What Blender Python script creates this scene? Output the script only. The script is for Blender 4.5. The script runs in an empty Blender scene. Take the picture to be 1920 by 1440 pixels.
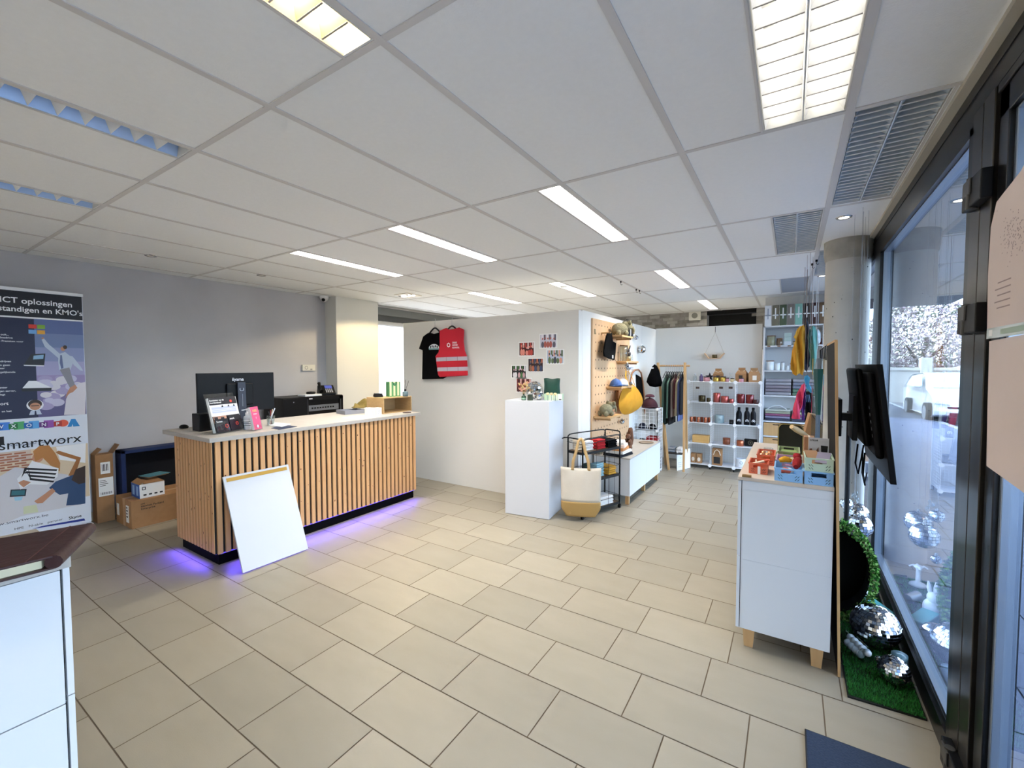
import bpy, bmesh, math, random
from mathutils import Vector, Matrix
import numpy as np
random.seed(7)
scene = bpy.context.scene
COL = scene.collection

# ------------------------------------------------------------------ camera
CAM_H = 1.6
FPX = 815.83          # focal length in pixels of the 1920 wide frame
YAW, PITCH, ROLL = math.radians(32.652), math.radians(2.344), math.radians(-0.112)
_f = Vector((-math.sin(YAW)*math.cos(PITCH), math.cos(YAW)*math.cos(PITCH), -math.sin(PITCH)))
_r = Vector((math.cos(YAW), math.sin(YAW), 0))
_u = _r.cross(_f)
_r, _u = _r*math.cos(ROLL)+_u*math.sin(ROLL), -_r*math.sin(ROLL)+_u*math.cos(ROLL)
cam_data = bpy.data.cameras.new('camera')
cam = bpy.data.objects.new('camera', cam_data)
COL.objects.link(cam)
cam_data.sensor_width = 36
cam_data.lens = 36*FPX/1920
cam_data.clip_start = .02
cam_data.clip_end = 400
_m = Matrix((_r, _u, -_f)).transposed().to_4x4()
_m.translation = Vector((0, 0, CAM_H))
cam.matrix_world = _m
scene.camera = cam

# ------------------------------------------------------------------ world, sun, exposure
scene.view_settings.view_transform = 'Standard'
scene.view_settings.look = 'None'
scene.view_settings.gamma = 1
scene.view_settings.use_curve_mapping = False
scene.view_settings.exposure = 0.78
world = bpy.data.worlds.new('sky')
scene.world = world
world.use_nodes = True
wn = world.node_tree.nodes
bg = wn['Background']
sky = wn.new('ShaderNodeTexSky')
sky.sky_type = 'NISHITA'
sky.sun_disc = False
sky.sun_elevation = math.radians(48)
sky.sun_rotation = math.radians(250)
sky.air_density = 1.0
sky.dust_density = 2.0
hs = wn.new('ShaderNodeHueSaturation'); hs.inputs['Saturation'].default_value = .32
world.node_tree.links.new(sky.outputs[0], hs.inputs['Color']); world.node_tree.links.new(hs.outputs[0], bg.inputs[0])
bg.inputs[1].default_value = 1.65
sun_d = bpy.data.lights.new('sun', 'SUN')
sun_d.energy = 5
sun_d.angle = math.radians(.6)
sun_d.color = (1, .96, .9)
sun_o = bpy.data.objects.new('sun', sun_d)
COL.objects.link(sun_o)
sun_o.rotation_euler = Vector((.62, .22, -.75)).to_track_quat('-Z', 'Y').to_euler()
LAMP_W = 48           # watts of each lit ceiling luminaire

# ------------------------------------------------------------------ materials
def C(h):
    h = h.lstrip('#')
    v = [int(h[i:i+2], 16)/255 for i in (0, 2, 4)]
    return tuple((x/12.92 if x <= .04045 else ((x+.055)/1.055)**2.4) for x in v)+(1,)
_mats = {}
def mat(name, col, rough=.6, metal=0, var=0, scale=8, col2=None, bump=0, emit=0, trans=0, ior=1.45, spec=None, stretch=None, coat=0, bscale=None):
    if name in _mats: return _mats[name]
    m = bpy.data.materials.new(name); m.use_nodes = True
    nt = m.node_tree; b = nt.nodes['Principled BSDF']
    c = C(col) if isinstance(col, str) else col
    b.inputs['Base Color'].default_value = c
    b.inputs['Roughness'].default_value = rough
    b.inputs['Metallic'].default_value = metal
    b.inputs['IOR'].default_value = ior
    if spec is not None: b.inputs['Specular IOR Level'].default_value = spec
    if trans: b.inputs['Transmission Weight'].default_value = trans
    if coat: b.inputs['Coat Weight'].default_value = coat
    if emit:
        b.inputs['Emission Color'].default_value = c
        b.inputs['Emission Strength'].default_value = emit
    if var or bump:
        tc = nt.nodes.new('ShaderNodeTexCoord'); mp = nt.nodes.new('ShaderNodeMapping')
        nt.links.new(tc.outputs['Object'], mp.inputs[0])
        if stretch: mp.inputs['Scale'].default_value = stretch
        nz = nt.nodes.new('ShaderNodeTexNoise'); nz.inputs['Scale'].default_value = scale
        nz.inputs['Detail'].default_value = 6
        nt.links.new(mp.outputs[0], nz.inputs[0])
        if var:
            rp = nt.nodes.new('ShaderNodeValToRGB')
            rp.color_ramp.elements[0].position = .5-var/2 if var < 1 else .3
            rp.color_ramp.elements[1].position = .5+var/2 if var < 1 else .7
            rp.color_ramp.elements[0].color = c
            rp.color_ramp.elements[1].color = C(col2) if col2 else c
            nt.links.new(nz.outputs['Fac'], rp.inputs[0])
            nt.links.new(rp.outputs[0], b.inputs['Base Color'])
        if bump:
            bp = nt.nodes.new('ShaderNodeBump'); bp.inputs['Strength'].default_value = bump
            bp.inputs['Distance'].default_value = .01
            if bscale:
                nz2 = nt.nodes.new('ShaderNodeTexNoise'); nz2.inputs['Scale'].default_value = bscale
                nt.links.new(mp.outputs[0], nz2.inputs[0]); nt.links.new(nz2.outputs['Fac'], bp.inputs['Height'])
            else: nt.links.new(nz.outputs['Fac'], bp.inputs['Height'])
            nt.links.new(bp.outputs[0], b.inputs['Normal'])
    _mats[name] = m
    return m
def glass_mat(name, tint='#ffffff', ior=1.5, rough=0.0, refl=1.0):
    """thin pane: transparent with Fresnel reflection"""
    if name in _mats: return _mats[name]
    m = bpy.data.materials.new(name); m.use_nodes = True
    nt = m.node_tree; nt.nodes.clear()
    out = nt.nodes.new('ShaderNodeOutputMaterial'); mix = nt.nodes.new('ShaderNodeMixShader')
    t = nt.nodes.new('ShaderNodeBsdfTransparent'); t.inputs[0].default_value = C(tint)
    g = nt.nodes.new('ShaderNodeBsdfGlossy'); g.inputs['Roughness'].default_value = rough
    g.inputs[0].default_value = (1, 1, 1, 1)
    lw = nt.nodes.new('ShaderNodeLayerWeight'); lw.inputs[0].default_value = .5
    pw = nt.nodes.new('ShaderNodeMath'); pw.operation = 'POWER'; pw.inputs[1].default_value = 5.0-(ior-1.5)*4
    ml = nt.nodes.new('ShaderNodeMath'); ml.operation = 'MULTIPLY_ADD'; ml.inputs[1].default_value = .955*refl; ml.inputs[2].default_value = .045*refl; ml.use_clamp = True
    nt.links.new(lw.outputs['Facing'], pw.inputs[0]); nt.links.new(pw.outputs[0], ml.inputs[0]); nt.links.new(ml.outputs[0], mix.inputs[0])
    nt.links.new(t.outputs[0], mix.inputs[1]); nt.links.new(g.outputs[0], mix.inputs[2])
    nt.links.new(mix.outputs[0], out.inputs[0])
    _mats[name] = m
    return m

# ------------------------------------------------------------------ mesh building
class MB:
    """collects shapes (world coordinates) that become ONE mesh object"""
    def __init__(s, m=None):
        s.v = []; s.f = []; s.mi = []; s.sm = []; s.mats = []; s.cur = 0; s.T = None; s.smooth = False
        if m: s.use(m)
    def use(s, m, smooth=None):
        if m not in s.mats: s.mats.append(m)
        s.cur = s.mats.index(m)
        if smooth is not None: s.smooth = smooth
        return s
    def add(s, vs, fs, smooth=None):
        o = len(s.v)
        for p in vs:
            p = Vector(p)
            s.v.append(s.T @ p if s.T else p)
        for f in fs:
            s.f.append([i+o for i in f]); s.mi.append(s.cur); s.sm.append(s.smooth if smooth is None else smooth)
        return s
    def box(s, x0, y0, z0, x1, y1, z1):
        x0, x1 = min(x0, x1), max(x0, x1); y0, y1 = min(y0, y1), max(y0, y1); z0, z1 = min(z0, z1), max(z0, z1)
        vs = [(x0,y0,z0),(x1,y0,z0),(x1,y1,z0),(x0,y1,z0),(x0,y0,z1),(x1,y0,z1),(x1,y1,z1),(x0,y1,z1)]
        return s.add(vs, [(3,2,1,0),(4,5,6,7),(0,1,5,4),(1,2,6,5),(2,3,7,6),(3,0,4,7)], False)
    def bar(s, a, b, w, h, up=(0,0,1)):
        """box beam from a to b, w wide, h along up"""
        a, b = Vector(a), Vector(b); d = (b-a).normalized(); upv = Vector(up)
        if abs(d.dot(upv)) > .99: upv = Vector((0,1,0))
        x = d.cross(upv).normalized(); z = x.cross(d)
        vs = [p+x*i*w/2+z*j*h/2 for p in (a, b) for i, j in ((-1,-1),(1,-1),(1,1),(-1,1))]
        return s.add(vs, [(0,1,2,3),(7,6,5,4),(0,4,5,1),(1,5,6,2),(2,6,7,3),(3,7,4,0)], False)
    def quad(s, *p):
        return s.add(p, [tuple(range(len(p)))], False)
    def cyl(s, a, b, r0, r1=None, n=16, caps=True, smooth=True):
        r1 = r0 if r1 is None else r1
        a, b = Vector(a), Vector(b); d = (b-a).normalized()
        x = d.orthogonal().normalized(); y = d.cross(x)
        vs = []
        for p, r in ((a, r0), (b, r1)):
            for i in range(n):
                t = 2*math.pi*i/n; vs.append(p+(x*math.cos(t)+y*math.sin(t))*r)
        s.add(vs, [(i, (i+1) % n, n+(i+1) % n, n+i) for i in range(n)], smooth)
        if caps: s.add(vs, [tuple(range(n-1, -1, -1)), tuple(range(n, 2*n))], False)
        return s
    def lathe(s, c, prof, n=24, smooth=True, axis=None):
        """prof = [(radius, height)...] around vertical axis through c"""
        c = Vector(c); vs = []; m = len(prof)
        for i in range(n):
            t = 2*math.pi*i/n
            for r, h in prof: vs.append(c+Vector((r*math.cos(t), r*math.sin(t), h)))
        fs = []
        for i in range(n):
            j = (i+1) % n
            for k in range(m-1):
                a, b2, c2, d = i*m+k, j*m+k, j*m+k+1, i*m+k+1
                if prof[k][0] < 1e-6: fs.append((a, c2, d))
                elif prof[k+1][0] < 1e-6: fs.append((a, b2, d))
                else: fs.append((a, b2, c2, d))
        return s.add(vs, fs, smooth)
    def tube(s, pts, r, n=8, closed=False, smooth=True):
        pts = [Vector(p) for p in pts]; m = len(pts)
        rings = []; prev = None
        for i in range(m):
            if closed: d = (pts[(i+1) % m]-pts[i-1]).normalized()
            else: d = (pts[min(i+1, m-1)]-pts[max(i-1, 0)]).normalized()
            if prev is None: x = d.orthogonal().normalized()
            else:
                x = (prev-d*prev.dot(d))
                x = x.normalized() if x.length > 1e-6 else d.orthogonal().normalized()
            prev = x; y = d.cross(x)
            rr = r[i] if isinstance(r, (list, tuple)) else r
            rings.append([pts[i]+(x*math.cos(2*math.pi*k/n)+y*math.sin(2*math.pi*k/n))*rr for k in range(n)])
        vs = [p for g in rings for p in g]; fs = []
        for i in range(m if closed else m-1):
            j = (i+1) % m
            for k in range(n): fs.append((i*n+k, i*n+(k+1) % n, j*n+(k+1) % n, j*n+k))
        s.add(vs, fs, smooth)
        if not closed: s.add(rings[0]+rings[-1], [tuple(range(n-1, -1, -1)), tuple(range(n, 2*n))], False)
        return s
    def prism(s, poly, o, U, V, th):
        """polygon (2D) in the plane o+U*a+V*b, extruded by th along U x V"""
        o, U, V = Vector(o), Vector(U), Vector(V); N = U.cross(V).normalized()*th; n = len(poly)
        vs = [o+U*a+V*b for a, b in poly]+[o+U*a+V*b+N for a, b in poly]
        return s.add(vs, [tuple(range(n-1, -1, -1)), tuple(range(n, 2*n))]+[(i, (i+1) % n, n+(i+1) % n, n+i) for i in range(n)], False)
    def sphere(s, c, r, nu=20, nv=12, sc=(1,1,1), R=None, fn=None, smooth=True):
        c = Vector(c); vs = []; fs = []
        for j in range(nv+1):
            ph = math.pi*j/nv
            for i in range(nu):
                th = 2*math.pi*i/nu
                p = Vector((math.sin(ph)*math.cos(th)*sc[0], math.sin(ph)*math.sin(th)*sc[1], -math.cos(ph)*sc[2]))*r
                if fn: p = fn(p)
                if R: p = R @ p
                vs.append(c+p)
        for j in range(nv):
            for i in range(nu):
                a, b, c2, d = j*nu+i, j*nu+(i+1) % nu, (j+1)*nu+(i+1) % nu, (j+1)*nu+i
                if j == 0: fs.append((a, c2, d))
                elif j == nv-1: fs.append((a, b, d))
                else: fs.append((a, b, c2, d))
        return s.add(vs, fs, smooth)
    def sheet(s, fn, nu, nv, smooth=True):
        vs = [fn(i/nu, j/nv) for j in range(nv+1) for i in range(nu+1)]
        return s.add(vs, [(j*(nu+1)+i, j*(nu+1)+i+1, (j+1)*(nu+1)+i+1, (j+1)*(nu+1)+i) for j in range(nv) for i in range(nu)], smooth)
    def text(s, t, o, U, V, size, align='LEFT', th=0, bold=0, sx=1):
        """lettering in plane o+U*a+V*b"""
        vs, fs = text_mesh(t, size, align, bold)
        o, U, V = Vector(o), Vector(U).normalized(), Vector(V).normalized()
        return s.add([o+U*a*sx+V*b for a, b in vs], fs, False)
    def build(s, name, parent=None, loc=None, bevel=0, seg=2, solid=0, subs=0, angle=40):
        me = bpy.data.meshes.new(name)
        if parent is not None: L = world_loc(parent)
        elif loc is not None: L = Vector(loc)
        else:
            xs = [p.x for p in s.v]; ys = [p.y for p in s.v]; zs = [p.z for p in s.v]
            L = Vector(((min(xs)+max(xs))/2, (min(ys)+max(ys))/2, min(zs)))
        me.from_pydata([tuple(p-L) for p in s.v], [], s.f)
        for m in s.mats: me.materials.append(m)
        me.polygons.foreach_set('material_index', s.mi)
        me.polygons.foreach_set('use_smooth', s.sm)
        me.update()
        o = bpy.data.objects.new(name, me); COL.objects.link(o)
        if parent is not None:
            o.parent = parent; o['_w'] = tuple(L)
        else:
            o.location = L; o['_w'] = tuple(L)
        if solid:
            md = o.modifiers.new('thickness', 'SOLIDIFY'); md.thickness = solid; md.offset = 0
        if bevel:
            md = o.modifiers.new('bevel', 'BEVEL'); md.width = bevel; md.segments = seg; md.limit_method = 'ANGLE'
            md.angle_limit = math.radians(angle)
        if subs:
            md = o.modifiers.new('subdivision', 'SUBSURF'); md.levels = subs; md.render_levels = subs
        return o
def world_loc(o): return Vector(o['_w'])
_tc = {}
def text_mesh(t, size, align, bold):
    k = (t, align, bold)
    if k not in _tc:
        cu = bpy.data.curves.new('lettering', 'FONT'); cu.body = t; cu.size = 1; cu.align_x = align
        cu.resolution_u = 3; cu.offset = bold
        ob = bpy.data.objects.new('lettering', cu); COL.objects.link(ob)
        dg = bpy.context.evaluated_depsgraph_get(); dg.update()
        me = bpy.data.meshes.new_from_object(ob.evaluated_get(dg))
        _tc[k] = ([(v.co.x, v.co.y) for v in me.vertices], [tuple(p.vertices) for p in me.polygons])
        bpy.data.objects.remove(ob); bpy.data.curves.remove(cu); bpy.data.meshes.remove(me)
    v, f = _tc[k]
    return [(a*size, b*size) for a, b in v], f

# ------------------------------------------------------------------ things
def thing(name, label, cat, loc=(0,0,0), group=None):
    o = bpy.data.objects.new(name, None); COL.objects.link(o)
    o.empty_display_size = .05; o.location = loc; o['_w'] = tuple(Vector(loc))
    o['label'] = label; o['category'] = cat
    if group: o['group'] = group
    return o
def tag(o, label, cat, group=None):
    o['label'] = label; o['category'] = cat
    if group: o['group'] = group
    return o
def struct(o, label=None):
    o['kind'] = 'structure'
    if label: o['label'] = label
    return o
def copy_tree(o, parent=None):
    c = o.copy(); COL.objects.link(c)
    if parent is not None: c.parent = parent; c.matrix_parent_inverse = o.matrix_parent_inverse
    for ch in [x for x in COL.objects if x.parent == o]: copy_tree(ch, c)
    return c
def dup(src, loc, label, rotz=0, group=None, scale=None):
    c = copy_tree(src); c.location = loc; c['label'] = label
    c['_w'] = tuple(Vector(loc))
    c.rotation_euler = (0, 0, rotz)
    if group: c['group'] = group
    if scale: c.scale = (scale,)*3
    return c
def RT(loc, rz=0, rx=0, ry=0):
    return Matrix.Translation(Vector(loc)) @ Matrix.Rotation(rz, 4, 'Z') @ Matrix.Rotation(ry, 4, 'Y') @ Matrix.Rotation(rx, 4, 'X')
_wood_cache = {}
def at(px, py, axis, val):
    """surveyed point: where the sight line through a photo pixel meets the plane axis=val (metres)"""
    d = _f+_r*((px-960)/FPX)-_u*((py-720)/FPX)
    i = 'xyz'.index(axis); O = Vector((0, 0, CAM_H))
    return O+d*((val-O[i])/d[i])
def jit(a): return random.uniform(-a, a)

# shared materials
WHITE = mat('white_paint', '#e9e9e6', .55, var=.9, scale=3, col2='#e4e4e1')
WALLW = mat('partition_white', '#e6e4df', .8, var=.9, scale=2, col2='#e1ded8', bump=.05)
GREYW = mat('grey_wall_plaster', '#b4b3b6', .85, var=.5, scale=1.6, col2='#c2c1c4', bump=.1)
LAM = mat('white_laminate', '#d6d8db', .35)
LAMT = mat('grey_stone_laminate', '#b9b3ac', .45, var=.8, scale=14, col2='#aaa49c')
OAK = mat('light_wood', '#c9a473', .55, var=.7, scale=6, col2='#b98f5e', stretch=(6, 6, .6))
PINE = mat('pine_slats', '#d8aa78', .5, var=.8, scale=5, col2='#c99664', stretch=(14, 14, .9))
PLY = mat('plywood', '#d9b48c', .6, var=.7, scale=4, col2='#cfa67c', stretch=(5, 5, .6))
BLACK = mat('black_metal', '#08080a', .45, spec=.3)
BLKPL = mat('black_plastic', '#050507', .45, spec=.25)
DARKF = mat('anthracite_frame', '#0c0d10', .3)
CHROME = mat('mirror_facets', '#f2f4f6', .06, metal=1)
GROUT = mat('dark_grout', '#6a5d4d', .9)
KRAFT = mat('kraft_card', '#a57c54', .75, var=.6, scale=20, col2='#98704a')
WMETAL = mat('white_coated_wire', '#f0f1f3', .35)
CLEAR = glass_mat('clear_acrylic', '#f7fafb', 1.35)
GLASSJ = glass_mat('clear_glassware', '#e8eef0', 1.5, refl=1.6)
PAPER = mat('white_paper', '#f2f2f0', .6)
TXT = mat('black_print', '#14141a', .6)
GREYTXT = mat('grey_print', '#6f7480', .6)
# ================================================================== the room
GX0, GDX, GY0, GDY, CEIL = -1.1554, .67133, 1.0088, 1.33675, 2.671
XL, XR, YF, YB = -6.10, .56, -3.2, 9.30
def gx(k): return GX0+k*GDX
def gy(a): return GY0+a*GDY

# floor: 50 x 33 tiles in staggered rows
fm = MB(GROUT); fm.box(XL, YF, -.06, .66, YB, -.0025)
TILES = [mat('floor_tile_a', '#978f80', .42, var=.9, scale=3, col2='#8c8576', stretch=(1, 3, 1), bump=.04, bscale=90),
         mat('floor_tile_b', '#928b7d', .45, var=.9, scale=3, col2='#898273', stretch=(1, 3, 1), bump=.04, bscale=90),
         mat('floor_tile_c', '#9b9384', .40, var=.9, scale=3, col2='#908979', stretch=(1, 3, 1), bump=.04, bscale=90)]
OFFS = {-2: .12, -1: .46, 0: .30, 1: .064, 2: .37, 3: .16, 4: .24, 5: .078, 6: .375, 7: .45, 8: .28, 9: .186, 10: .36, 11: .06}
rr = random.Random(3)
for k in range(-15, 24):
    y1 = 1.560+k*.3275; y0 = y1-.3275
    off = OFFS.get(k, rr.random()*.4955)
    if y1 > YB: break
    i = int((XL-off)/.4955)-1
    while off+i*.4955 < .66:
        a, b = max(off+i*.4955, XL), min(off+(i+1)*.4955, .66)
        if b-a > .01:
            fm.use(rr.choice(TILES)); g = .0028
            fm.quad((a+g, y0+g, 0), (b-g, y0+g, 0), (b-g, y1-g, 0), (a+g, y1-g, 0))
        i += 1
struct(fm.build('floor', loc=(0, 0, 0)))

# lamp openings in the ceiling: (x0, x1, y0, y1, kind)
hw = .155
LIGHTS = []
def cell(k, a, kind, da=0, w=hw): LIGHTS.append((gx(k)-w-.012, gx(k)-.02, gy(a)+.02, gy(a+1)-.02, kind))
cell(0, 1, 'lit'); cell(-2, 1, 'lit'); cell(-4, 1, 'lit'); cell(0, 3, 'lit'); cell(-2, 3, 'lit'); cell(-4, 3, 'lit')
cell(0, 5, 'lit'); cell(-2, -1, 'mirror'); cell(-4, -1, 'mirror'); cell(0, -1, 'warm')
LIGHTS.append((-.127, .170, gy(0)+.02, gy(1)-.02, 'big'))
LIGHTS.append((.206, .505, gy(1)+.02, gy(2)-.04, 'grey'))
LIGHTS.append((-.135, .165, gy(2)+.02, gy(3)-.06, 'grey'))
LIGHTS.append((.206, .505, gy(3)+.02, gy(4)-.04, 'grey'))
LIGHTS.append((-.135, .165, gy(4)+.02, gy(5)-.04, 'blank'))
cell(0, -3, 'lit'); cell(-3, -3, 'lit'); cell(-6, -3, 'lit')  # unseen luminaires behind the camera, added to light the room
xs = sorted(set([XL, .62]+[gx(k) for k in range(-7, 3)]+[v for L in LIGHTS for v in L[:2]]))
ys = sorted(set([YF, YB]+[gy(a) for a in range(-3, 7)]+[v for L in LIGHTS for v in L[2:4]]))
cm = MB(mat('ceiling_tile', '#f3f5f4', .9, var=.8, scale=40, col2='#eef0ef', bump=.1, bscale=160))
for i in range(len(xs)-1):
    for j in range(len(ys)-1):
        mx, my = (xs[i]+xs[i+1])/2, (ys[j]+ys[j+1])/2
        if any(L[0] < mx < L[1] and L[2] < my < L[3] for L in LIGHTS): continue
        cm.quad((xs[i], ys[j], CEIL), (xs[i], ys[j+1], CEIL), (xs[i+1], ys[j+1], CEIL), (xs[i+1], ys[j], CEIL))
TBAR = mat('ceiling_grid_bar', '#d2d0cd', .6)
cm.use(TBAR); b = .0155
for k in range(-7, 3): cm.box(gx(k)-b, YF, CEIL-.004, gx(k)+b, YB, CEIL+.002)
for a in range(-3, 7): cm.box(XL, gy(a)-b*.8, CEIL-.0037, .6, gy(a)+b*.8, CEIL+.002)
for L in LIGHTS:
    for x in (L[0]-.012, L[1]+.004):
        cm.box(x, L[2]-.01, CEIL-.0033, x+.01, L[3]+.01, CEIL+.002)
cm.use(mat('edge_trim_cream', '#c2bdb0', .6)); cm.box(.525, YF, CEIL-.02, .56, YB, CEIL)
struct(cm.build('ceiling', loc=(0, 0, 0)))
m = MB(mat('roof_slab', '#77736c', .9)); m.box(XL-.3, YF-.3, 3.0, .75, 26, 3.75); m.box(.565, YF-.3, 2.76, .75, 26, 3.0)
struct(m.build('wall_upper'))
m = MB(mat('canopy_soffit', '#a3a29e', .8)); m.box(.76, YF-.3, 2.86, 2.7, 12.5, 3.2); struct(m.build('ceiling_canopy'))

# walls
m = MB(GREYW); m.box(XL-.2, YF, 0, XL, 4.95, CEIL); struct(m.build('wall_left'))
m = MB(mat('pillar_paint', '#d9d8d2', .75)); m.box(XL, 4.15, 0, -5.828, 4.95, CEIL); struct(m.build('wall_pillar'))
m = MB(WALLW); m.box(XL-.2, 4.95, 0, XL, YB, .9); m.box(XL-.2, 4.95, 2.40, XL, YB, CEIL); m.box(XL-.2, 8.6, .9, XL, YB, 2.4)
struct(m.build('wall_corner'))
m = MB(mat('skirting_tile', '#b5a48a', .5)); m.box(XL, YF, 0, XL+.012, 4.15, .09); struct(m.build('baseboard_left'))
m = MB(WALLW); m.box(-4.76, 4.50, 0, -2.0, 4.60, 2.225); struct(m.build('wall_partition', bevel=.002))
m = MB(WALLW); m.box(-2.1, 4.60, 0, -2.0, 7.89, 2.235); m.box(-2.0, 7.79, 0, -.385, 7.89, 2.25); struct(m.build('wall_display'))
BR = mat('whitewashed_brick', '#a5a29d', .9, var=.7, scale=9, col2='#77746e', bump=.6)
m = MB(WALLW); m.box(-.36, 8.0, 0, XR, 8.1, CEIL); struct(m.build('wall_back'))
m = MB(BR)
hb = .062
rb = random.Random(5)
B2 = [BR, mat('brick_pale', '#b9b6b0', .9, var=.7, scale=12, col2='#8d8a85', bump=.5), mat('brick_dark', '#8f8b84', .9, var=.6, scale=12, col2='#6d6a65', bump=.5)]
for (xa, xb) in ((XL, -1.41), (-.56, -.30)):
    m.use(BR); m.box(xa, YB, 1.9, xb, YB+.1, CEIL)
    for r in range(int((CEIL-1.9)/hb)):
        x = xa-rb.random()*.2
        while x < xb:
            w = rb.choice((.11, .21, .21, .3))
            m.use(rb.choice(B2)); z = 1.9+r*hb
            m.box(max(x, xa), YB-.004-rb.random()*.012, z+.003, min(x+w-.006, xb), YB+.01, min(z+hb-.004, CEIL)); x += w
m.use(mat('dark_void', '#050505', .9)); m.box(-1.41, YB+.25, 1.4, -.56, YB+.3, CEIL)
m.box(-1.41, YB, 2.6, -.56, YB+.3, CEIL)
struct(m.build('wall_brick'))
m = MB(WALLW); m.box(XL, YB+.02, 0, XR, YB+.12, 1.9); struct(m.build('wall_rear'))
m = MB(WALLW); m.box(XL, YF-.1, 0, XR, YF, CEIL); struct(m.build('wall_front'))

# bright side window behind the pillar, with its shutter box
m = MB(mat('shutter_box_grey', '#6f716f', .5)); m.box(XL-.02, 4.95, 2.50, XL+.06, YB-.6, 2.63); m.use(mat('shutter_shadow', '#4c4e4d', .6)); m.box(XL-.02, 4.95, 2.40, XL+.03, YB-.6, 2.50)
struct(m.build('trim_1'))
t = thing('window_1', '', '', (XL, 6.0, .9)); del t['label']; del t['category']; t['kind'] = 'structure'
m = MB(mat('window_frame_white', '#e8e8e6', .4))
for y in (4.95, 6.15, 7.35, 8.55): m.box(XL-.1, y, .9, XL-.04, y+.06, 2.4)
m.box(XL-.1, 4.95, .9, XL-.04, 8.6, .96); m.box(XL-.1, 4.95, 2.34, XL-.04, 8.6, 2.4); m.build('window_frame', t)
m = MB(mat('frosted_film', '#ffffff', .9, emit=.0)); 
fr = bpy.data.materials.new('white_blind_fabric'); fr.use_nodes = True; nt = fr.node_tree; nt.nodes.clear()
o_ = nt.nodes.new('ShaderNodeOutputMaterial'); mx_ = nt.nodes.new('ShaderNodeMixShader'); tl = nt.nodes.new('ShaderNodeBsdfTranslucent'); tp = nt.nodes.new('ShaderNodeBsdfTransparent')
tl.inputs[0].default_value = (.42, .43, .45, 1); mx_.inputs[0].default_value = .88
nt.links.new(tp.outputs[0], mx_.inputs[1]); nt.links.new(tl.outputs[0], mx_.inputs[2]); nt.links.new(mx_.outputs[0], o_.inputs[0])
m = MB(fr); m.box(XL-.075, 5.0, .95, XL-.072, 8.57, 2.36); m.build('pane', t)

# ------------------------------------------------ glazed street front (x = .56 ... .64)
FX0, FX1, GXP = .56, .64, .60
FR = DARKF
PANE = glass_mat('window_glass', '#dbe7f3', 1.6, refl=1.0)
def frame_bar(m, y0, y1, z0, z1, x0=FX0, x1=FX1): m.box(x0, y0, z0, x1, y1, z1)
m = MB(FR)
m.box(FX0, YF, 2.53, FX1, YB, 2.80)                       # head
m.box(FX0-.004, YF, 2.60, FX0, YB, 2.612)
struct(m.build('trim_2'))
def window(n, y0, y1, zb=.0):
    t = bpy.data.objects.new('window_%d' % n, None); COL.objects.link(t); t.location = (GXP, (y0+y1)/2, 0); t['_w'] = tuple(t.location); t['kind'] = 'structure'
    m = MB(FR)
    m.box(FX0, y0, 0, FX1, y1, .10); m.box(FX0+.012, y0, .10, FX1, y1, .125)
    m.box(FX0, y0, 2.47, FX1, y1, 2.53)
    m.box(FX0, y0, .1, FX1, y0+.05, 2.5); m.box(FX0, y1-.05, .1, FX1, y1, 2.5)
    m.use(mat('glazing_gasket_silver', '#8b97a6', .3, metal=.7)); 
    for (a, b) in ((y0+.05, y0+.058), (y1-.058, y1-.05)): m.box(FX0+.02, a, .12, FX1-.01, b, 2.47)
    m.box(FX0+.02, y0+.05, .125, FX1-.01, y1-.05, .131); m.box(FX0+.02, y0+.05, 2.464, FX1-.01, y1-.05, 2.47)
    m.build('window_frame', t)
    m = MB(PANE); m.box(GXP, y0+.05, .12, GXP+.004, y1-.05, 2.47); m.build('pane', t)
    return t
window(2, 2.34, 4.42)
window(3, 4.58, 7.9)
window(4, -.9, 1.05)  # unseen window behind the camera, added to let in daylight
m = MB(WALLW); m.box(FX0, YF, 0, FX1, -.9, 2.53); struct(m.build('wall_daylight_block'))  # unseen solid stretch behind the camera, added to cut the daylight
m = MB(FR); m.box(FX0, 4.42, 0, FX1, 4.58, 2.53); m.box(FX0, 7.9, 0, FX1, YB, 2.53); struct(m.build('trim_3'))
# door post with its two profiles
POST = mat('door_post_bronze', '#3b3733', .28, metal=.6)
m = MB(FR); m.box(FX0+.012, 2.12, 0, FX1, 2.34, 2.53)
m.use(POST); m.box(FX0-.004, 2.128, .02, FX0+.02, 2.227, 2.53); m.box(FX0-.004, 2.233, .02, FX0+.02, 2.335, 2.53)
struct(m.build('trim_4', bevel=.003))
t = bpy.data.objects.new('door_1', None); COL.objects.link(t); t.location = (GXP, 1.75, 0); t['_w'] = tuple(t.location); t['kind'] = 'structure'
m = MB(FR)
m.box(FX0+.006, 1.07, .02, FX1, 2.115, .16); m.box(FX0+.006, 1.07, 2.41, FX1, 2.115, 2.50)
m.box(FX0+.006, 2.04, .02, FX1, 2.115, 2.5); m.box(FX0+.006, 1.07, .02, FX1, 1.17, 2.5)
m.box(FX0, 1.05, 2.5, FX1, 2.12, 2.53)
m.use(mat('glazing_gasket_silver', '')); m.box(FX0+.02, 2.02, .16, FX1-.01, 2.04, 2.41); m.box(FX0+.02, 1.17, .16, FX1-.01, 1.19, 2.41); m.box(FX0+.02, 1.17, 2.40, FX1-.01, 2.03, 2.41)
m.build('door_frame', t, bevel=.003)
m = MB(PANE); m.box(GXP, 1.17, .16, GXP+.004, 2.03, 2.41); m.build('pane', t)
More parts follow.
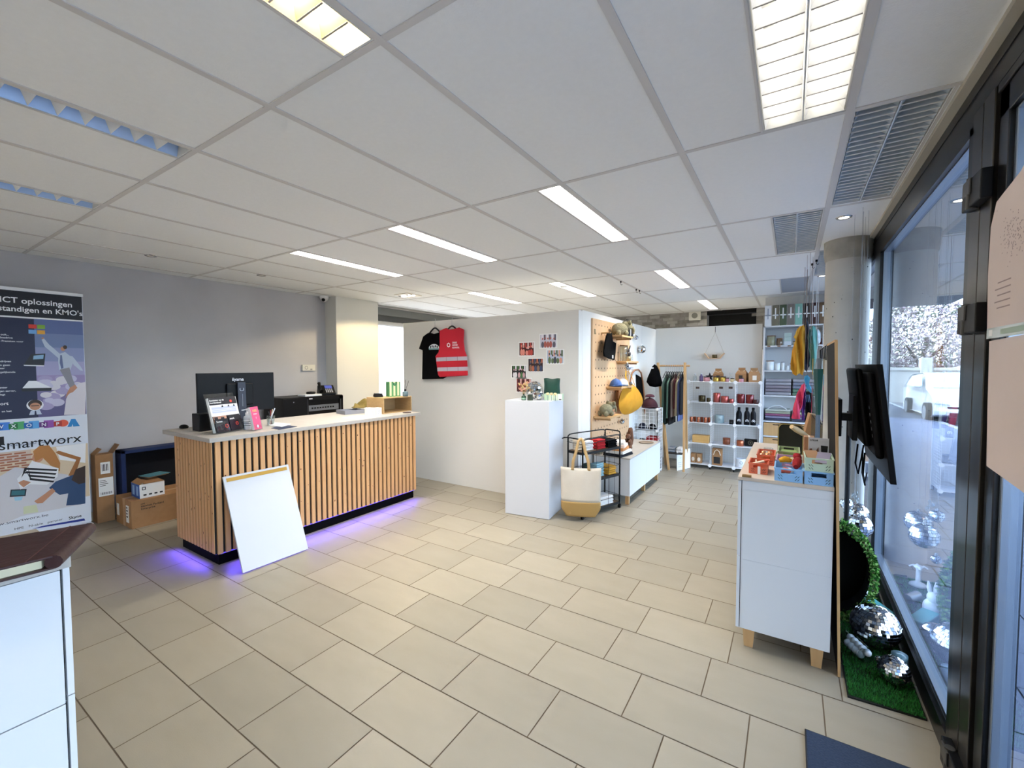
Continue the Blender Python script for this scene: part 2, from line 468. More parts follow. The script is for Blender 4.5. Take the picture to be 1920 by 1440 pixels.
for z in (.10, 1.765, 2.215):
    h = MB(BLKPL); h.box(.525, 2.11, z-.05, .558, 2.30, z+.05); h.use(mat('hinge_cap_grey', '#3a3936', .4)); h.box(.519, 2.20, z-.005, .527, 2.27, z+.05)
    h.cyl((.535, 2.23, z-.055), (.535, 2.23, z+.055), .016, n=14)
    h.build('hinge', t, bevel=.004)
m = MB(mat('doorstep_metal', '#5b5e62', .4, metal=.6)); m.box(.53, 1.05, 0, .68, 2.12, .02); struct(m.build('trim_5'))

# concrete column
CONC = mat('raw_concrete', '#cfcdc6', .85, var=.6, scale=5, col2='#b9b7b0', bump=.5)
cc = MB(CONC, ); cc.smooth = True
cc.lathe((.395, 4.76, 0), [(.158, 0), (.158, 2.54), (.166, 2.56), (.168, CEIL)], n=48)
cc.use(mat('concrete_pits', '#4a4843', .9))
rc = random.Random(11)
for i in range(46):
    a = rc.uniform(math.pi*.9, math.pi*1.8); z = rc.uniform(.2, 2.5); r_ = rc.uniform(.002, .005)
    cc.sphere((.395+.158*math.cos(a), 4.76+.158*math.sin(a), z), r_, 6, 4, sc=(1, 1, rc.uniform(.6, 1.8)))
cc.use(mat('cracked_plaster', '#c2beb3', .95, var=.6, scale=9, col2='#928e83', bump=.8))
cc.lathe((.395, 4.76, 0), [(.161, 2.50+0), (.172, 2.56), (.172, CEIL)], n=36)
struct(cc.build('wall_column', loc=(.395, 4.76, 0)))

# ------------------------------------------------ ceiling luminaires
LOW = mat('louvre_white', '#f2f2f0', .5)
LOM = mat('louvre_reflected_blue', '#b9d2f2', .25, metal=.35)  # the blue reflected in the mirror louvres is put into their colour
LOG = mat('louvre_grey', '#d5dfe6', .5)
HOUS = mat('lamp_housing', '#dcdcd8', .5)
TUBE_ON = mat('tube_lit', '#fff7ea', .5, emit=4.5)
TUBE_OFF = mat('tube_off', '#d7dbe0', .4)
LBL = {
 0: 'lit louvred ceiling light over the open floor, right of the centre, largest of its row',
 1: 'lit sawtooth edged ceiling light above the counter end, middle of three in its row',
 2: 'lit ceiling light near the grey wall behind the counter, leftmost of its row of three',
 3: 'short lit ceiling light right of the small ceiling hooks, above the display corner',
 4: 'lit ceiling light above the partition with the pinned photos',
 5: 'thin lit ceiling light over the hanging shirts, left of the one above the photos',
 6: 'farthest lit ceiling light, in front of the brick wall and black opening',
 7: 'unlit ceiling light with mirror louvres coloured in reflected blue, long strip at the upper left edge',
 8: 'unlit pale louvred ceiling light at the left edge above the roller banner',
 9: 'ceiling light with yellow glowing mirror louvres cut by the top edge of the photo',
 10: 'large bright twin louvred ceiling light at the top right with white blades',
 11: 'unlit grey twin louvred ceiling fitting beside the dark window head',
 12: 'unlit blue grey slatted ceiling fitting next to the small lit downlight and concrete column',
 13: 'unlit grey louvred ceiling fitting half hidden behind the concrete column',
 14: 'plain grey unlit ceiling fitting panel before the white bookcase',
 15: 'added unseen ceiling light behind the camera nearest the window front',
 16: 'added unseen ceiling light behind the camera in the middle',
 17: 'added unseen ceiling light behind the camera near the grey wall'}
for n, (x0, x1, y0, y1, kind) in enumerate(LIGHTS):
    t = thing('ceiling_light', LBL[n], 'ceiling light', ((x0+x1)/2, (y0+y1)/2, CEIL-.004), 'louvred ceiling lights')
    H = .085; z0 = CEIL
    m = MB(HOUS)
    m.box(x0-.001, y0, z0+H, x1+.001, y1, z0+H+.01)
    for (a, b_, c, d) in ((x0-.001, y0, x0+.002, y1), (x1-.002, y0, x1+.001, y1), (x0, y0-.001, x1, y0+.002), (x0, y1-.002, x1, y1+.001)): m.box(a, b_, z0-.002, c, d, z0+H)
    m.build('housing', t)
    w = x1-x0
    if kind == 'blank':
        m = MB(mat('panel_blue_grey', '#a2a8b2', .5)); m.box(x0+.004, y0+.004, z0+.012, x1-.004, y1-.004, z0+.016); m.build('cover', t); continue
    lm = {'lit': LOW, 'big': LOW, 'mirror': LOM, 'warm': mat('louvre_yellow_lit', '#e6dcc0', .3, metal=.5), 'grey': LOG}[kind]  # yellow lamp glow is put into the colour of the warm louvres
    ncol = 2 if kind in ('big', 'grey') else 1
    m = MB(lm)
    step = {'lit': .074, 'big': .095, 'mirror': .085, 'warm': .085, 'grey': .052}[kind]
    dep = {'lit': .045, 'big': .05, 'mirror': .055, 'warm': .055, 'grey': .03}[kind]
    cw = w/ncol
    for c in range(ncol):
        a, b_ = x0+.006+c*cw, x0+(c+1)*cw-.006
        # sloping side reflectors
        s_ = .022 if ncol == 1 else .02
        m.quad((a, y0, z0), (a, y1, z0), (a+s_, y1, z0+dep), (a+s_, y0, z0+dep))
        m.quad((b_, y1, z0), (b_, y0, z0), (b_-s_, y0, z0+dep), (b_-s_, y1, z0+dep))
        k = int((y1-y0)/step)
        for i in range(1, k):
            y = y0+(y1-y0)*i/k; tw = .026 if kind in ('mirror', 'warm') else .010
            vs = [(a, y, z0), (b_, y, z0), (a+s_*.8, y-tw, z0+dep), (b_-s_*.8, y-tw, z0+dep), (a+s_*.8, y+tw, z0+dep), (b_-s_*.8, y+tw, z0+dep)]
            if kind == 'grey': vs = [(a, y-.008, z0), (b_, y-.008, z0), (a, y+.012, z0+dep), (b_, y+.012, z0+dep), (a, y+.014, z0+dep), (b_, y+.014, z0+dep)]
            if kind == 'mirror': m.use(LOW)
            m.add(vs, [(0, 1, 3, 2), (1, 0, 4, 5), (2, 3, 5, 4)], False)
            if kind == 'grey': m.use(LOW); m.box(a, y-.0105, z0-.003, b_, y-.0065, z0+.001); m.use(lm)
            if kind == 'mirror': m.use(lm)
            if kind in ('lit', 'big', 'warm'): fb = .003 if kind != 'big' else .0025; m.use(mat('louvre_edge_shade', '#a5a19c', .6)); m.box(a+.002, y-fb, z0-.002, b_-.002, y+fb, z0-.0002); m.use(lm)  # shade on the blade undersides is put into the grey edge colour
    if ncol == 2: m.use(HOUS if kind == 'big' else LOG); m.box(x0+cw-.003, y0, z0-.004, x0+cw+.003, y1, z0+dep)
    m.build('louvre', t)
    on = kind in ('lit', 'big', 'warm')
    m = MB((mat('tube_soft', '#fff7ea', .5, emit=1.6) if kind == 'big' else TUBE_ON) if on else TUBE_OFF); m.smooth = True
    for c in range(ncol):
        xc = x0+(c+.5)*cw; m.cyl((xc, y0+.03, z0+.072), (xc, y1-.03, z0+.072), .0085, n=10)
    m.build('tube', t)
    if on:
        ld = bpy.data.lights.new('lamp', 'AREA'); ld.shape = 'RECTANGLE'; ld.size = w-.05; ld.size_y = y1-y0-.05
        ld.energy = LAMP_W*(1.0 if kind == 'lit' else (.045 if kind == 'big' else .3)); ld.color = (1, .95, .87) if kind != 'warm' else (1, .82, .5)
        lo = bpy.data.objects.new('lamp', ld); COL.objects.link(lo); lo.parent = t; lo.location = (0, 0, dep+.012)
# recessed spots
SPOT = [(.30, 3.98, 1, 'lit recessed downlight with chrome ring beside the concrete column top'),
        (.29, 6.4, 1, 'lit recessed downlight half hidden by the concrete column'),
        (-5.21, 1.69, 0, 'unlit recessed downlight near the grey wall, nearer the left edge'),
        (-5.25, 2.75, 0, 'unlit recessed downlight near the grey wall, farther along above the monitor'),
        (-2.6, 5.35, 0, 'unlit recessed downlight above the white side wall near the pegboard')]
for x, y, on, lb in SPOT:
    t = thing('ceiling_spotlight', lb, 'downlight', (x, y, CEIL), 'recessed downlights')
    m = MB(mat('chrome_ring', '#c8c8c4', .25, metal=.8), ); m.smooth = True
    m.lathe((x, y, CEIL), [(.030, .0), (.034, -.007), (.046, -.007), (.050, 0)], n=28); m.build('ring', t)
    m = MB(mat('spot_lens_on', '#fff3dc', .5, emit=9) if on else mat('spot_lens_off', '#e8e4da', .4)); m.lathe((x, y, CEIL), [(0, -.004), (.031, -.004)], n=24); m.build('lens', t)
t = thing('ceiling_spotlight', 'warm glowing multi spot ceiling lamp with small black clips above the side window', 'ceiling light', (-4.86, 4.70, CEIL))
m = MB(mat('spot_plate', '#ece6d8', .4)); m.box(-5.0, 4.55, CEIL-.012, -4.72, 4.85, CEIL-.001); m.build('plate', t, bevel=.004)
m = MB(mat('spot_lens_on', '')); 
for dx in (-.09, 0, .09): m.lathe((-4.86+dx, 4.70, CEIL-.012), [(0, -.010), (.034, -.010), (.036, 0)], n=20)
m.build('lens', t)
m = MB(BLKPL)
for dx in (-.12, .03, .12): m.box(-4.86+dx, 4.62, CEIL-.02, -4.85+dx, 4.66, CEIL-.012)
m.build('clip', t)
ld = bpy.data.lights.new('lamp', 'SPOT'); ld.energy = 55; ld.color = (1, .78, .45); ld.spot_size = math.radians(150); ld.shadow_soft_size = .08
lo = bpy.data.objects.new('lamp', ld); COL.objects.link(lo); lo.parent = t; lo.location = (0, 0, -.05)
# ================================================================== outside
PAV = mat('pavement_slab', '#717a90', .75, var=.7, scale=2.5, col2='#6f788f', bump=.3, bscale=60)
m = MB(mat('pavement_joint', '#555b66', .9)); m.box(.70, -6, -.12, 3.6, 30, -.045)
m.use(PAV)
ro = random.Random(2)
y = -6
r = 0
while y < 18:
    x = .70+(0 if r % 2 else -.3)
    while x < 3.6:
        a, b = max(x, .70), min(x+.6, 3.6)
        if b-a > .05:
            dz = ro.uniform(-.003, .003); m.quad((a+.004, y+.004, -.04+dz), (b-.004, y+.004, -.04-dz), (b-.004, y+.396, -.04+dz), (a+.004, y+.396, -.04-dz))
        x += .6
    y += .4; r += 1
m.use(mat('kerb_stone', '#9aa0a6', .8)); m.box(3.6, -6, -.2, 3.75, 30, -.03)
o = m.build('floor_pavement', loc=(2, 5, 0)); struct(o)
m = MB(mat('asphalt', '#6f7072', .9, var=.6, scale=30, col2='#626467', bump=.3)); m.box(3.75, -6, -.25, 14, 40, -.14); m.use(mat('road_paint', '#e6e6e2', .7)); m.box(6.9, -6, -.14, 7.0, 40, -.138)
m.use(mat('kerb_stone', '')); m.box(14, -6, -.2, 18, 40, -.05)
struct(m.build('floor_road', loc=(8, 10, 0)))
# white garden wall with panels
m = MB(mat('garden_wall_render', '#a9a9a4', .8)); m.box(-2, 27, -.2, 16, 27.2, 1.35); m.box(-2, 26.95, 1.35, 16, 27.25, 1.5)
for i in range(8): m.box(-1.6+i*2.2, 26.85, -.2, -1.2+i*2.2, 27.3, 1.95)
tag(m.build('garden_wall', bevel=.02), 'pale rendered garden wall with piers across the street behind the parked car', 'wall')
# flowering tree, a cloud of leaf cards with real depth on trunk
t = thing('flowering_tree', 'pale pink flowering tree behind the garden wall across the street', 'tree', (5.6, 29.5, 0))
m = MB(mat('bark', '#4d4038', .9)); m.tube([(5.6, 29.5, -.1), (5.5, 29.5, 1.5), (5.7, 29.6, 3)], [.16, .12, .08]); m.tube([(5.5, 29.5, 1.5), (4.9, 29.3, 2.6)], [.09, .05]); m.tube([(5.5, 29.5, 1.6), (6.4, 29.6, 2.7)], [.09, .05]); m.build('trunk', t)
m = MB(mat('leaf_blossom', '#a5989c', .7)); m2 = mat('leaf_mauve', '#6f5c64', .7); m3 = mat('leaf_green_dark', '#4e5a46', .7); m1 = m.mats[0]
rt = random.Random(9)
for i in range(5200):
    a = rt.uniform(0, 2*math.pi); r_ = rt.random()**.4*2.4; h = rt.uniform(-1, 1)
    k = math.sqrt(max(0, 1-h*h*.8)); c = Vector((5.5+r_*k*math.cos(a), 29.5+r_*k*math.sin(a)*.7, 3.1+h*1.7)); d = Vector((rt.gauss(0, 1), rt.gauss(0, 1), rt.gauss(0, 1))).normalized(); e = d.orthogonal().normalized(); s_ = rt.uniform(.05, .11)
    m.use(rt.choice((m1, m1, m2, m3))); m.quad(c-d*s_, c+e*s_*.6, c+d*s_, c-e*s_*.6)
m.build('foliage', t)
# parked white hatchback, nose towards the shop
CX, CY = 4.35, 17.2
t = thing('parked_car', 'white hatchback car parked outside beyond the window, front towards the shop', 'car', (CX, CY+2, -.14))
CAR = mat('car_white', '#c9cdd0', .25, coat=.6); CG = mat('car_glass', '#9fc2c8', .08); CK = mat('car_black', '#17181b', .5)
m = MB(CAR)
side = [(0, .42), (.02, .30), (.35, .22), (3.9, .22), (4.05, .4), (4.05, .95), (3.85, 1.28), (3.5, 1.44), (2.2, 1.50), (1.75, 1.44), (1.02, 1.02), (.25, .84), (.05, .68)]
def secx(p, w): return w
vs = []; n = len(side)
for k, (w, inset) in enumerate(((-.78, 1), (-.86, 0), (.86, 0), (.78, 1))):
    for (yy, zz) in side:
        f = 1 if zz < .95 else 1-(zz-.95)*.34
        ins = .03*inset
        vs.append((CX+w*f, CY+yy+(ins if yy < 1 else -ins), -.14+zz-(.02*inset)))
fs = [tuple(range(n-1, -1, -1)), tuple(range(3*n, 4*n))]
for k in range(3):
    for i in range(n): fs.append((k*n+i, k*n+(i+1) % n, (k+1)*n+(i+1) % n, (k+1)*n+i))
m.add(vs, fs, False)
m.use(CK); m.box(CX-.5, CY-.005, .14, CX+.5, CY+.03, .24); m.box(CX-.55, CY-.01, .36, CX+.55, CY+.05, .41)
m.build('body', t, bevel=.03)
m = MB(CG)
def wsh(w, yy, zz): return (CX+w, CY+yy, -.14+zz)
m.quad(wsh(-.68, 1.05, 1.04+.02), wsh(.68, 1.05, 1.06), wsh(.58, 1.70, 1.43), wsh(-.58, 1.70, 1.43))
for s_ in (-1, 1): m.quad(wsh(s_*.868, 1.25, 1.04), wsh(s_*.868, 3.5, 1.04), wsh(s_*.745, 3.3, 1.38), wsh(s_*.745, 1.95, 1.38))
m.build('windscreen', t)
m = MB(mat('headlamp', '#b9c4cc', .1, metal=.4))
for s_ in (-1, 1): m.prism([(0, 0), (.34, .03), (.30, .14), (.06, .10)], wsh(s_*.50, -.02+.02, .60), (s_*1, 0, 0), (0, .25, .97), .03*s_)
m.build('headlight', t, bevel=.01)
for wx in (-.80, .80):
    for wy in (.75, 3.25):
        m = MB(CK); m.smooth = True; m.cyl((CX+wx-.1, CY+wy, .165), (CX+wx+.1, CY+wy, .165), .305, n=28); m.use(mat('alloy_rim', '#c3c8cc', .3, metal=.7)); 
        sx = CX+wx+(.103 if wx > 0 else -.103); m.cyl((sx-.004, CY+wy, .165), (sx+.004, CY+wy, .165), .21, n=20)
        m.build('wheel', t)
m = MB(CAR)
for s_ in (-1, 1): m.sphere((CX+s_*.95, CY+1.35, .95), .1, 10, 8, sc=(1, .6, .7))
m.build('wing_mirror', t)
# ================================================================== reception side
def poly_at(m, pts, axis, val, flip=False):
    """flat printed shape on a plane, corners surveyed on that plane"""
    P = [at(a, b, axis, val) for a, b in pts]
    m.add(P[::-1] if flip else P, [tuple(range(len(P)))], False)
def disc(m, c, U, V, ru, rv=None, n=20, a0=0, a1=2*math.pi):
    rv = ru if rv is None else rv; c, U, V = Vector(c), Vector(U).normalized(), Vector(V).normalized()
    m.add([c+U*ru*math.cos(a0+(a1-a0)*i/n)+V*rv*math.sin(a0+(a1-a0)*i/n) for i in range(n if a1-a0 > 6.28 else n+1)], [tuple(range(n if a1-a0 > 6.28 else n+1))], False)
def ring(m, c, U, V, r0, r1, n=28, a0=0, a1=2*math.pi):
    c, U, V = Vector(c), Vector(U).normalized(), Vector(V).normalized(); full = a1-a0 > 6.28; k = n if full else n+1
    P = [c+(U*math.cos(a0+(a1-a0)*i/n)+V*math.sin(a0+(a1-a0)*i/n))*r for r in (r0, r1) for i in range(k)]
    m.add(P, [(i, (i+1) % k, k+(i+1) % k, k+i) for i in range(n)], False)
NAVY = mat('navy_print', '#1d2444', .5); DKP = mat('dark_print', '#181a24', .5); RED = mat('red_print', '#cf3a2c', .5)
GRN = mat('green_print', '#7fae3c', .5); LBL_ = mat('light_blue_print', '#6fa6dd', .5); YEL = mat('amber_print', '#e0a43a', .5)
PWH = mat('print_white', '#f0f2f6', .5)
Y_, Z_ = (0, 1, 0), (0, 0, 1)

# ---- reception counter
t = thing('reception_counter', 'reception counter clad in vertical pine slats with a grey stone look worktop', 'counter', (-4.2, 2.7, 0))
m = MB(mat('plinth_black', '#020203', .7, spec=.1)); m.box(-4.53, 1.63, 0, -3.86, 3.78, .095); m.build('plinth', t)
m = MB(mat('backing_black', '#0d0b0a', .8)); m.box(-4.545, 1.602, .095, -3.852, 3.815, 1.0); m.build('body', t)
m = MB(PINE)
KNOT = mat('pine_knot', '#5b2f14', .6)
rs = random.Random(4)
n = 38; p = (3.822-1.615)/n
for i in range(n):
    y = 1.617+i*p; m.box(-3.852, y, .095+rs.uniform(-.002, .002), -3.834, y+p*.63, 1.004)
for i in range(13):
    x = -4.545+i*.0545; m.box(x, 1.5965, .10, x+.0375, 1.602, 1.004)
m.use(KNOT)
for i in range(46):
    k = rs.randrange(n); y = 1.617+k*p+rs.uniform(.008, .03); z = rs.uniform(.12, .98); r_ = rs.uniform(.003, .008)
    disc(m, (-3.8335, y, z), Y_, Z_, r_*.8, r_)
for i in range(22):
    k = rs.randrange(13); x = -4.545+k*.0545+rs.uniform(.008, .033); disc(m, (x, 1.5963, rs.uniform(.12, .95)), (1, 0, 0), Z_, .0045, rs.uniform(.005, .012))
m.build('slat_cladding', t)
m = MB(LAMT); m.box(-4.70, 1.565, 1.005, -3.805, 3.865, 1.04); m.build('worktop', t, bevel=.002)
m = MB(mat('led_strip_violet', '#6a55ff', .5, emit=.5))
m.box(-3.857, 1.64, .086, -3.849, 3.79, .094); m.box(-4.52, 1.612, .086, -3.87, 1.618, .094); m.build('led_strip', t)
for (x, y, sx, sy) in ((-3.77, 2.72, .04, 2.1), (-4.2, 1.53, .62, .04)):
    ld = bpy.data.lights.new('led', 'AREA'); ld.shape = 'RECTANGLE'; ld.size = sx; ld.size_y = sy; ld.energy = 3.2 if sy > 1 else 1.2; ld.color = (.13, .08, 1); ld.spread = math.radians(130)
    lo = bpy.data.objects.new('led', ld); COL.objects.link(lo); lo.parent = t; lo.location = Vector((x+(-.045 if sy > 1 else 0), y+(0 if sy > 1 else .05), .088))-world_loc(t); lo.rotation_euler = (0, -.75, 0) if sy > 1 else (-.75, 0, 0)

CT = 1.04
# ---- monitor (seen from behind)
MX = -4.47
a, b = at(368, 700, 'x', MX), at(514, 770, 'x', MX)
y0, y1, z0, z1 = a.y, b.y, at(440, 772, 'x', MX).z, a.z
t = thing('computer_monitor', 'large black computer monitor on the counter, seen from behind', 'monitor', (MX, (y0+y1)/2, CT))
m = MB(mat('monitor_shell', '#040509', .45, spec=.25)); m.box(MX-.02, y0, z0, MX+.008, y1, z1); m.build('screen', t, bevel=.004)
m = MB(mat('monitor_shell', '')); ym = (y0+y1)/2+.01
m.box(MX+.008, ym-.12, z0+.06, MX+.03, ym+.12, z1-.1); m.build('back_cover', t, bevel=.01)
m = MB(mat('monitor_stand', '#1f2230', .35)); yst = at(453, 740, 'x', MX+.05).y
m.add([(MX+.03, yst-.035, z1-.09), (MX+.03, yst+.035, z1-.09), (MX+.045, yst+.035, CT+.01), (MX+.045, yst-.035, CT+.01), (MX+.055, yst-.035, z1-.09), (MX+.055, yst+.035, z1-.09), (MX+.072, yst+.035, CT+.01), (MX+.072, yst-.035, CT+.01)],
      [(0, 1, 2, 3), (7, 6, 5, 4), (0, 4, 5, 1), (1, 5, 6, 2), (2, 6, 7, 3), (3, 7, 4, 0)])
m.use(mat('stand_slot', '#8a8f9a', .4)); ring(m, (MX+.0585, yst, z1-.155), Y_, Z_, .014, .020, a0=-.6-math.pi, a1=.6); m.box(MX+.0655, yst-.002, z1-.32, MX+.067, yst+.002, z1-.2)
st = m.build('stand', t, bevel=.002)
m = MB(mat('monitor_stand', '')); m.box(MX-.10, yst-.13, CT, MX+.11, yst+.13, CT+.012); m.build('base', t, bevel=.005)
m = MB(mat('logo_silver', '#d5d8df', .3)); m.text('iiyama', (MX+.0085, yst-.062, z1-.075), Y_, Z_, .042, bold=.01); m.build('logo', [c_ for c_ in t.children if c_.name.startswith('screen')][0])
m = MB(BLKPL); p0 = at(371, 809, 'z', CT); p1 = at(415, 806, 'z', CT)
m.box(-4.425, p0.y, CT, -4.285, p1.y+.03, CT+.15); tag(m.build('mini_computer', bevel=.004), 'small black computer box standing under the left end of the monitor', 'computer')
m = MB(BLKPL, ); m.smooth = True; m.sphere(at(345, 803, 'z', CT)+Vector((0, 0, .012)), .045, 18, 10, sc=(1.1, .75, .5), fn=lambda p: Vector((p.x, p.y, max(p.z, -.012))))
tag(m.build('computer_mouse'), 'black computer mouse on the near left corner of the counter', 'mouse')

# ---- leaflet holder with its leaflets
p0, p1 = at(405, 815, 'z', CT), at(457, 806, 'z', CT)
t = thing('leaflet_holder', 'clear acrylic leaflet holder at the front corner of the counter', 'holder', (p0.x, p0.y, CT))
d = (p1-p0); W = d.length; ez = math.atan2(d.y, d.x)
Tm = Matrix.Translation(p0+Vector((0, 0, .0085))) @ Matrix.Rotation(ez, 4, 'Z')    # local: x along the front, -y towards viewer
tilt = Matrix.Rotation(math.radians(-14), 4, 'X')
m = MB(CLEAR); m.T = Tm @ tilt
m.box(-.004, .030, .002, W+.004, .033, .34); m.box(-.004, -.012, .002, W+.004, -.010, .09); m.box(-.006, -.012, .002, -.004, .033, .09); m.box(W+.004, -.012, .002, W+.006, .033, .09)
m.box(-.006, -.012, .0, W+.006, .033, .003)
m.T = Tm; m.quad((-.004, .03, .002), (W+.004, .03, .002), (W+.004, .15, .002), (-.004, .15, .002)); m.build('holder_body', t)
m = MB(PAPER); m.T = Tm @ tilt; m.box(.002, .006, .004, W-.002, .028, .30)
m.use(DKP); e = .0055
def L(u0, v0, u1, v1, mm, off=0):
    m.use(mm); m.quad((u0*W, e-off, v0*.3+.004), (u1*W, e-off, v0*.3+.004), (u1*W, e-off, v1*.3+.004), (u0*W, e-off, v1*.3+.004))
L(.02, .78, .98, .99, DKP); L(.02, 0, .98, .46, DKP); L(.05, .26, .50, .46, mat('photo_skin', '#b98b74', .5), .0003); L(.08, .30, .2, .44, mat('photo_dark', '#27222a', .5), .0006); L(.3, .28, .42, .42, mat('photo_dark', ''), .0006)
L(.06, .55, .92, .72, mat('text_block', '#c5cbe0', .5), .0003); L(.06, .64, .92, .65, PAPER, .0006); L(.06, .60, .92, .61, PAPER, .0006)
m.use(PAPER); m.text('Aansluiting van de', (.04*W, e-.0006, .272), (1, 0, 0), Z_, .019, bold=.02); m.text('huurdersbond', (.04*W, e-.0006, .252), (1, 0, 0), Z_, .019, bold=.02)
m.use(RED); disc(m, (.78*W, e-.0006, .262), (1, 0, 0), Z_, .012)
m.use(DKP)
for u in (.4, .62, .82): m.prism([(0, 0), (.02, 0), (.012, .022)], (u*W, e-.001, .215), (1, 0, 0), (0, 0, 1), .0004)
m.build('leaflet', t)
m = MB(DKP); m.T = Tm @ tilt; m.box(.01, -.008, .004, W*.48, -.003, .115); m.box(W*.52, -.008, .004, W*.98, -.003, .13)
m.use(PAPER); m.text('Samen', (.02, -.0085, .085), (1, 0, 0), Z_, .022, bold=.02); m.text('sterk', (W*.55, -.0085, .10), (1, 0, 0), Z_, .022, bold=.02)
m.use(RED); ring(m, (W*.4, -.0086, .05), (1, 0, 0), Z_, .010, .017); ring(m, (W*.78, -.0086, .06), (1, 0, 0), Z_, .008, .015)
m.build('small_leaflet', t)

# ---- hand gel, pink leaflet stand, pen cup, papers
c = at(463, 800, 'z', CT)
c = Vector((-4.10, c.y*4.10/4.271, CT)); c = at(464, 805, 'z', CT)
t = thing('hand_gel_bottle', 'clear hand gel pump bottle with white cap beside the leaflet holder', 'bottle', c)
m = MB(mat('gel_clear', '#cfd3d8', .15)); m.smooth = True
m.lathe(c, [(0, 0), (.030, 0), (.031, .01), (.031, .10), (.026, .118), (.012, .125), (.012, .13)], 24); m.build('bottle_body', t)
m = MB(PAPER); m.smooth = True; m.lathe(c, [(.0315, .03), (.0315, .085)], 24); m.use(mat('label_grey', '#5f6a70', .5))
for k in range(3): m.lathe(c, [(.0318, .035+k*.016), (.0318, .041+k*.016)], 24)
m.build('label', t)
m = MB(mat('pump_white', '#f4f4f4', .35)); m.smooth = True; m.lathe(c, [(.014, .125), (.014, .15), (.006, .152), (.006, .17), (.010, .17), (.010, .185), (0, .186)], 16); m.bar(c+Vector((0, 0, .178)), c+Vector((-.03, -.03, .172)), .008, .008); m.build('pump', t)
p0, p1 = at(478, 808, 'z', CT), at(502, 803, 'z', CT); d = p1-p0; ez = math.atan2(d.y, d.x); Wp = .098
t = thing('leaflet_stand', 'small clear stand holding pink leaflets on the counter', 'holder', p0)
m = MB(CLEAR); m.T = Matrix.Translation(p0+Vector((0, 0, .0065))) @ Matrix.Rotation(ez, 4, 'Z') @ Matrix.Rotation(math.radians(-12), 4, 'X')
m.box(0, .026, 0, Wp, .028, .2); m.box(0, -.004, 0, Wp, -.002, .05); m.box(-.002, -.004, 0, 0, .028, .16); m.box(Wp, -.004, 0, Wp+.002, .028, .1); m.box(0, -.004, -.001, Wp, .028, .001); m.build('stand_body', t)
m = MB(mat('pink_leaflet', '#e0527c', .5)); m.T = Matrix.Translation(p0+Vector((0, 0, .0065))) @ Matrix.Rotation(ez, 4, 'Z') @ Matrix.Rotation(math.radians(-12), 4, 'X')
m.box(.002, .002, .002, Wp-.002, .024, .205); m.use(mat('leaflet_orange', '#f3b36b', .5)); m.text('NEE', (Wp/2, .0015, .16), (1, 0, 0), Z_, .03, 'CENTER', bold=.03); m.use(PWH); m.text('meer', (Wp/2, .0015, .135), (1, 0, 0), Z_, .022, 'CENTER'); m.text('?', (Wp/2, .0015, .095), (1, 0, 0), Z_, .03, 'CENTER'); disc(m, (Wp/2, .0015, .03), (1, 0, 0), Z_, .012, .014)
m.use(mat('leaflet_paper_edge', '#e9dfe0', .6)); m.box(-.0015, .003, .002, .0018, .023, .204); m.build('pink_leaflet', t)
c = at(508, 797, 'z', CT)
t = thing('pen_cup', 'glass cup with pens behind the pink leaflets', 'cup', c)
m = MB(GLASSJ); m.smooth = True; m.lathe(c, [(0, .002), (.032, .002), (.036, .09), (.033, .09), (.029, .006), (0, .006)], 20); m.build('cup_body', t)
for i, (dx, dy, h, col) in enumerate(((.02, .03, .16, '#dfe7f5'), (-.02, .01, .14, '#7c1c28'), (.0, -.02, .13, '#222226'), (-.015, .028, .15, '#c9b7a0'))):
    m = MB(mat('pen_%s' % ['pale', 'wine', 'dark', 'beige'][i], col, .4)); m.smooth = True; m.cyl(c+Vector((-dx*.6, -dy*.6, .008)), c+Vector((dx, dy, h)), .005, n=8); m.build('pen', t)
def flat_sheet(name, label, cat, pts, z, th, mm, extra=None):
    m = MB(mm); P = [at(a, b, 'z', z) for a, b in pts]; n = len(P)
    m.add([Vector((p.x, p.y, z)) for p in P]+[Vector((p.x, p.y, z+th)) for p in P], [tuple(range(n-1, -1, -1)), tuple(range(n, 2*n))]+[(i, (i+1) % n, n+(i+1) % n, n+i) for i in range(n)], False)
    if extra: extra(m, P)
    return tag(m.build(name), label, cat)
flat_sheet('paper_sheet', 'white paper sheets lying on the counter behind the blue flyer', 'paper', [(503, 798), (517, 793), (545, 796), (528, 801)], CT+.0005, .006, PAPER)
flat_sheet('flyer', 'dark blue flyer lying flat on the counter edge', 'flyer', [(508, 803), (530, 796), (557, 800), (524, 806)], CT+.0005, .002, mat('blue_flyer', '#22304f', .4))
flat_sheet('paper_sheet', 'white printed sheets lying flat in the middle of the counter top', 'paper', [(642, 783), (672, 779), (705, 781), (676, 787)], CT+.0005, .002, PAPER)

# ---- wooden crate on its side with things on and next to it
c0 = Vector((-4.10, 3.50, CT))
CRW = mat('crate_wood', '#c3a374', .6, var=.7, scale=5, col2='#b08f60', stretch=(3, .8, 8))
pa, pb = at(713, 776, 'z', CT), at(776, 771, 'z', CT); pc = at(690, 769, 'z', CT)
cy0, cy1 = pa.y, pb.y+.02; cx1 = (pa.x+pb.x)/2; H = at(713, 747, 'x', cx1).z-CT; cx0 = cx1-.30
t = thing('wooden_crate', 'open pine wine crate lying on its side on the counter end', 'crate', (cx1-.15, (cy0+cy1)/2, CT))
m = MB(CRW); th = .012
m.box(cx0, cy0, CT, cx1, cy1, CT+th); m.box(cx0, cy0, CT+H-th, cx1, cy1, CT+H); m.box(cx0, cy0, CT+th, cx1, cy0+th, CT+H-th); m.box(cx0, cy1-th, CT+th, cx1, cy1, CT+H-th); m.box(cx0, cy0+th, CT+th, cx0+th, cy1-th, CT+H-th)
m.build('crate_body', t, bevel=.001)
CZ = CT+H
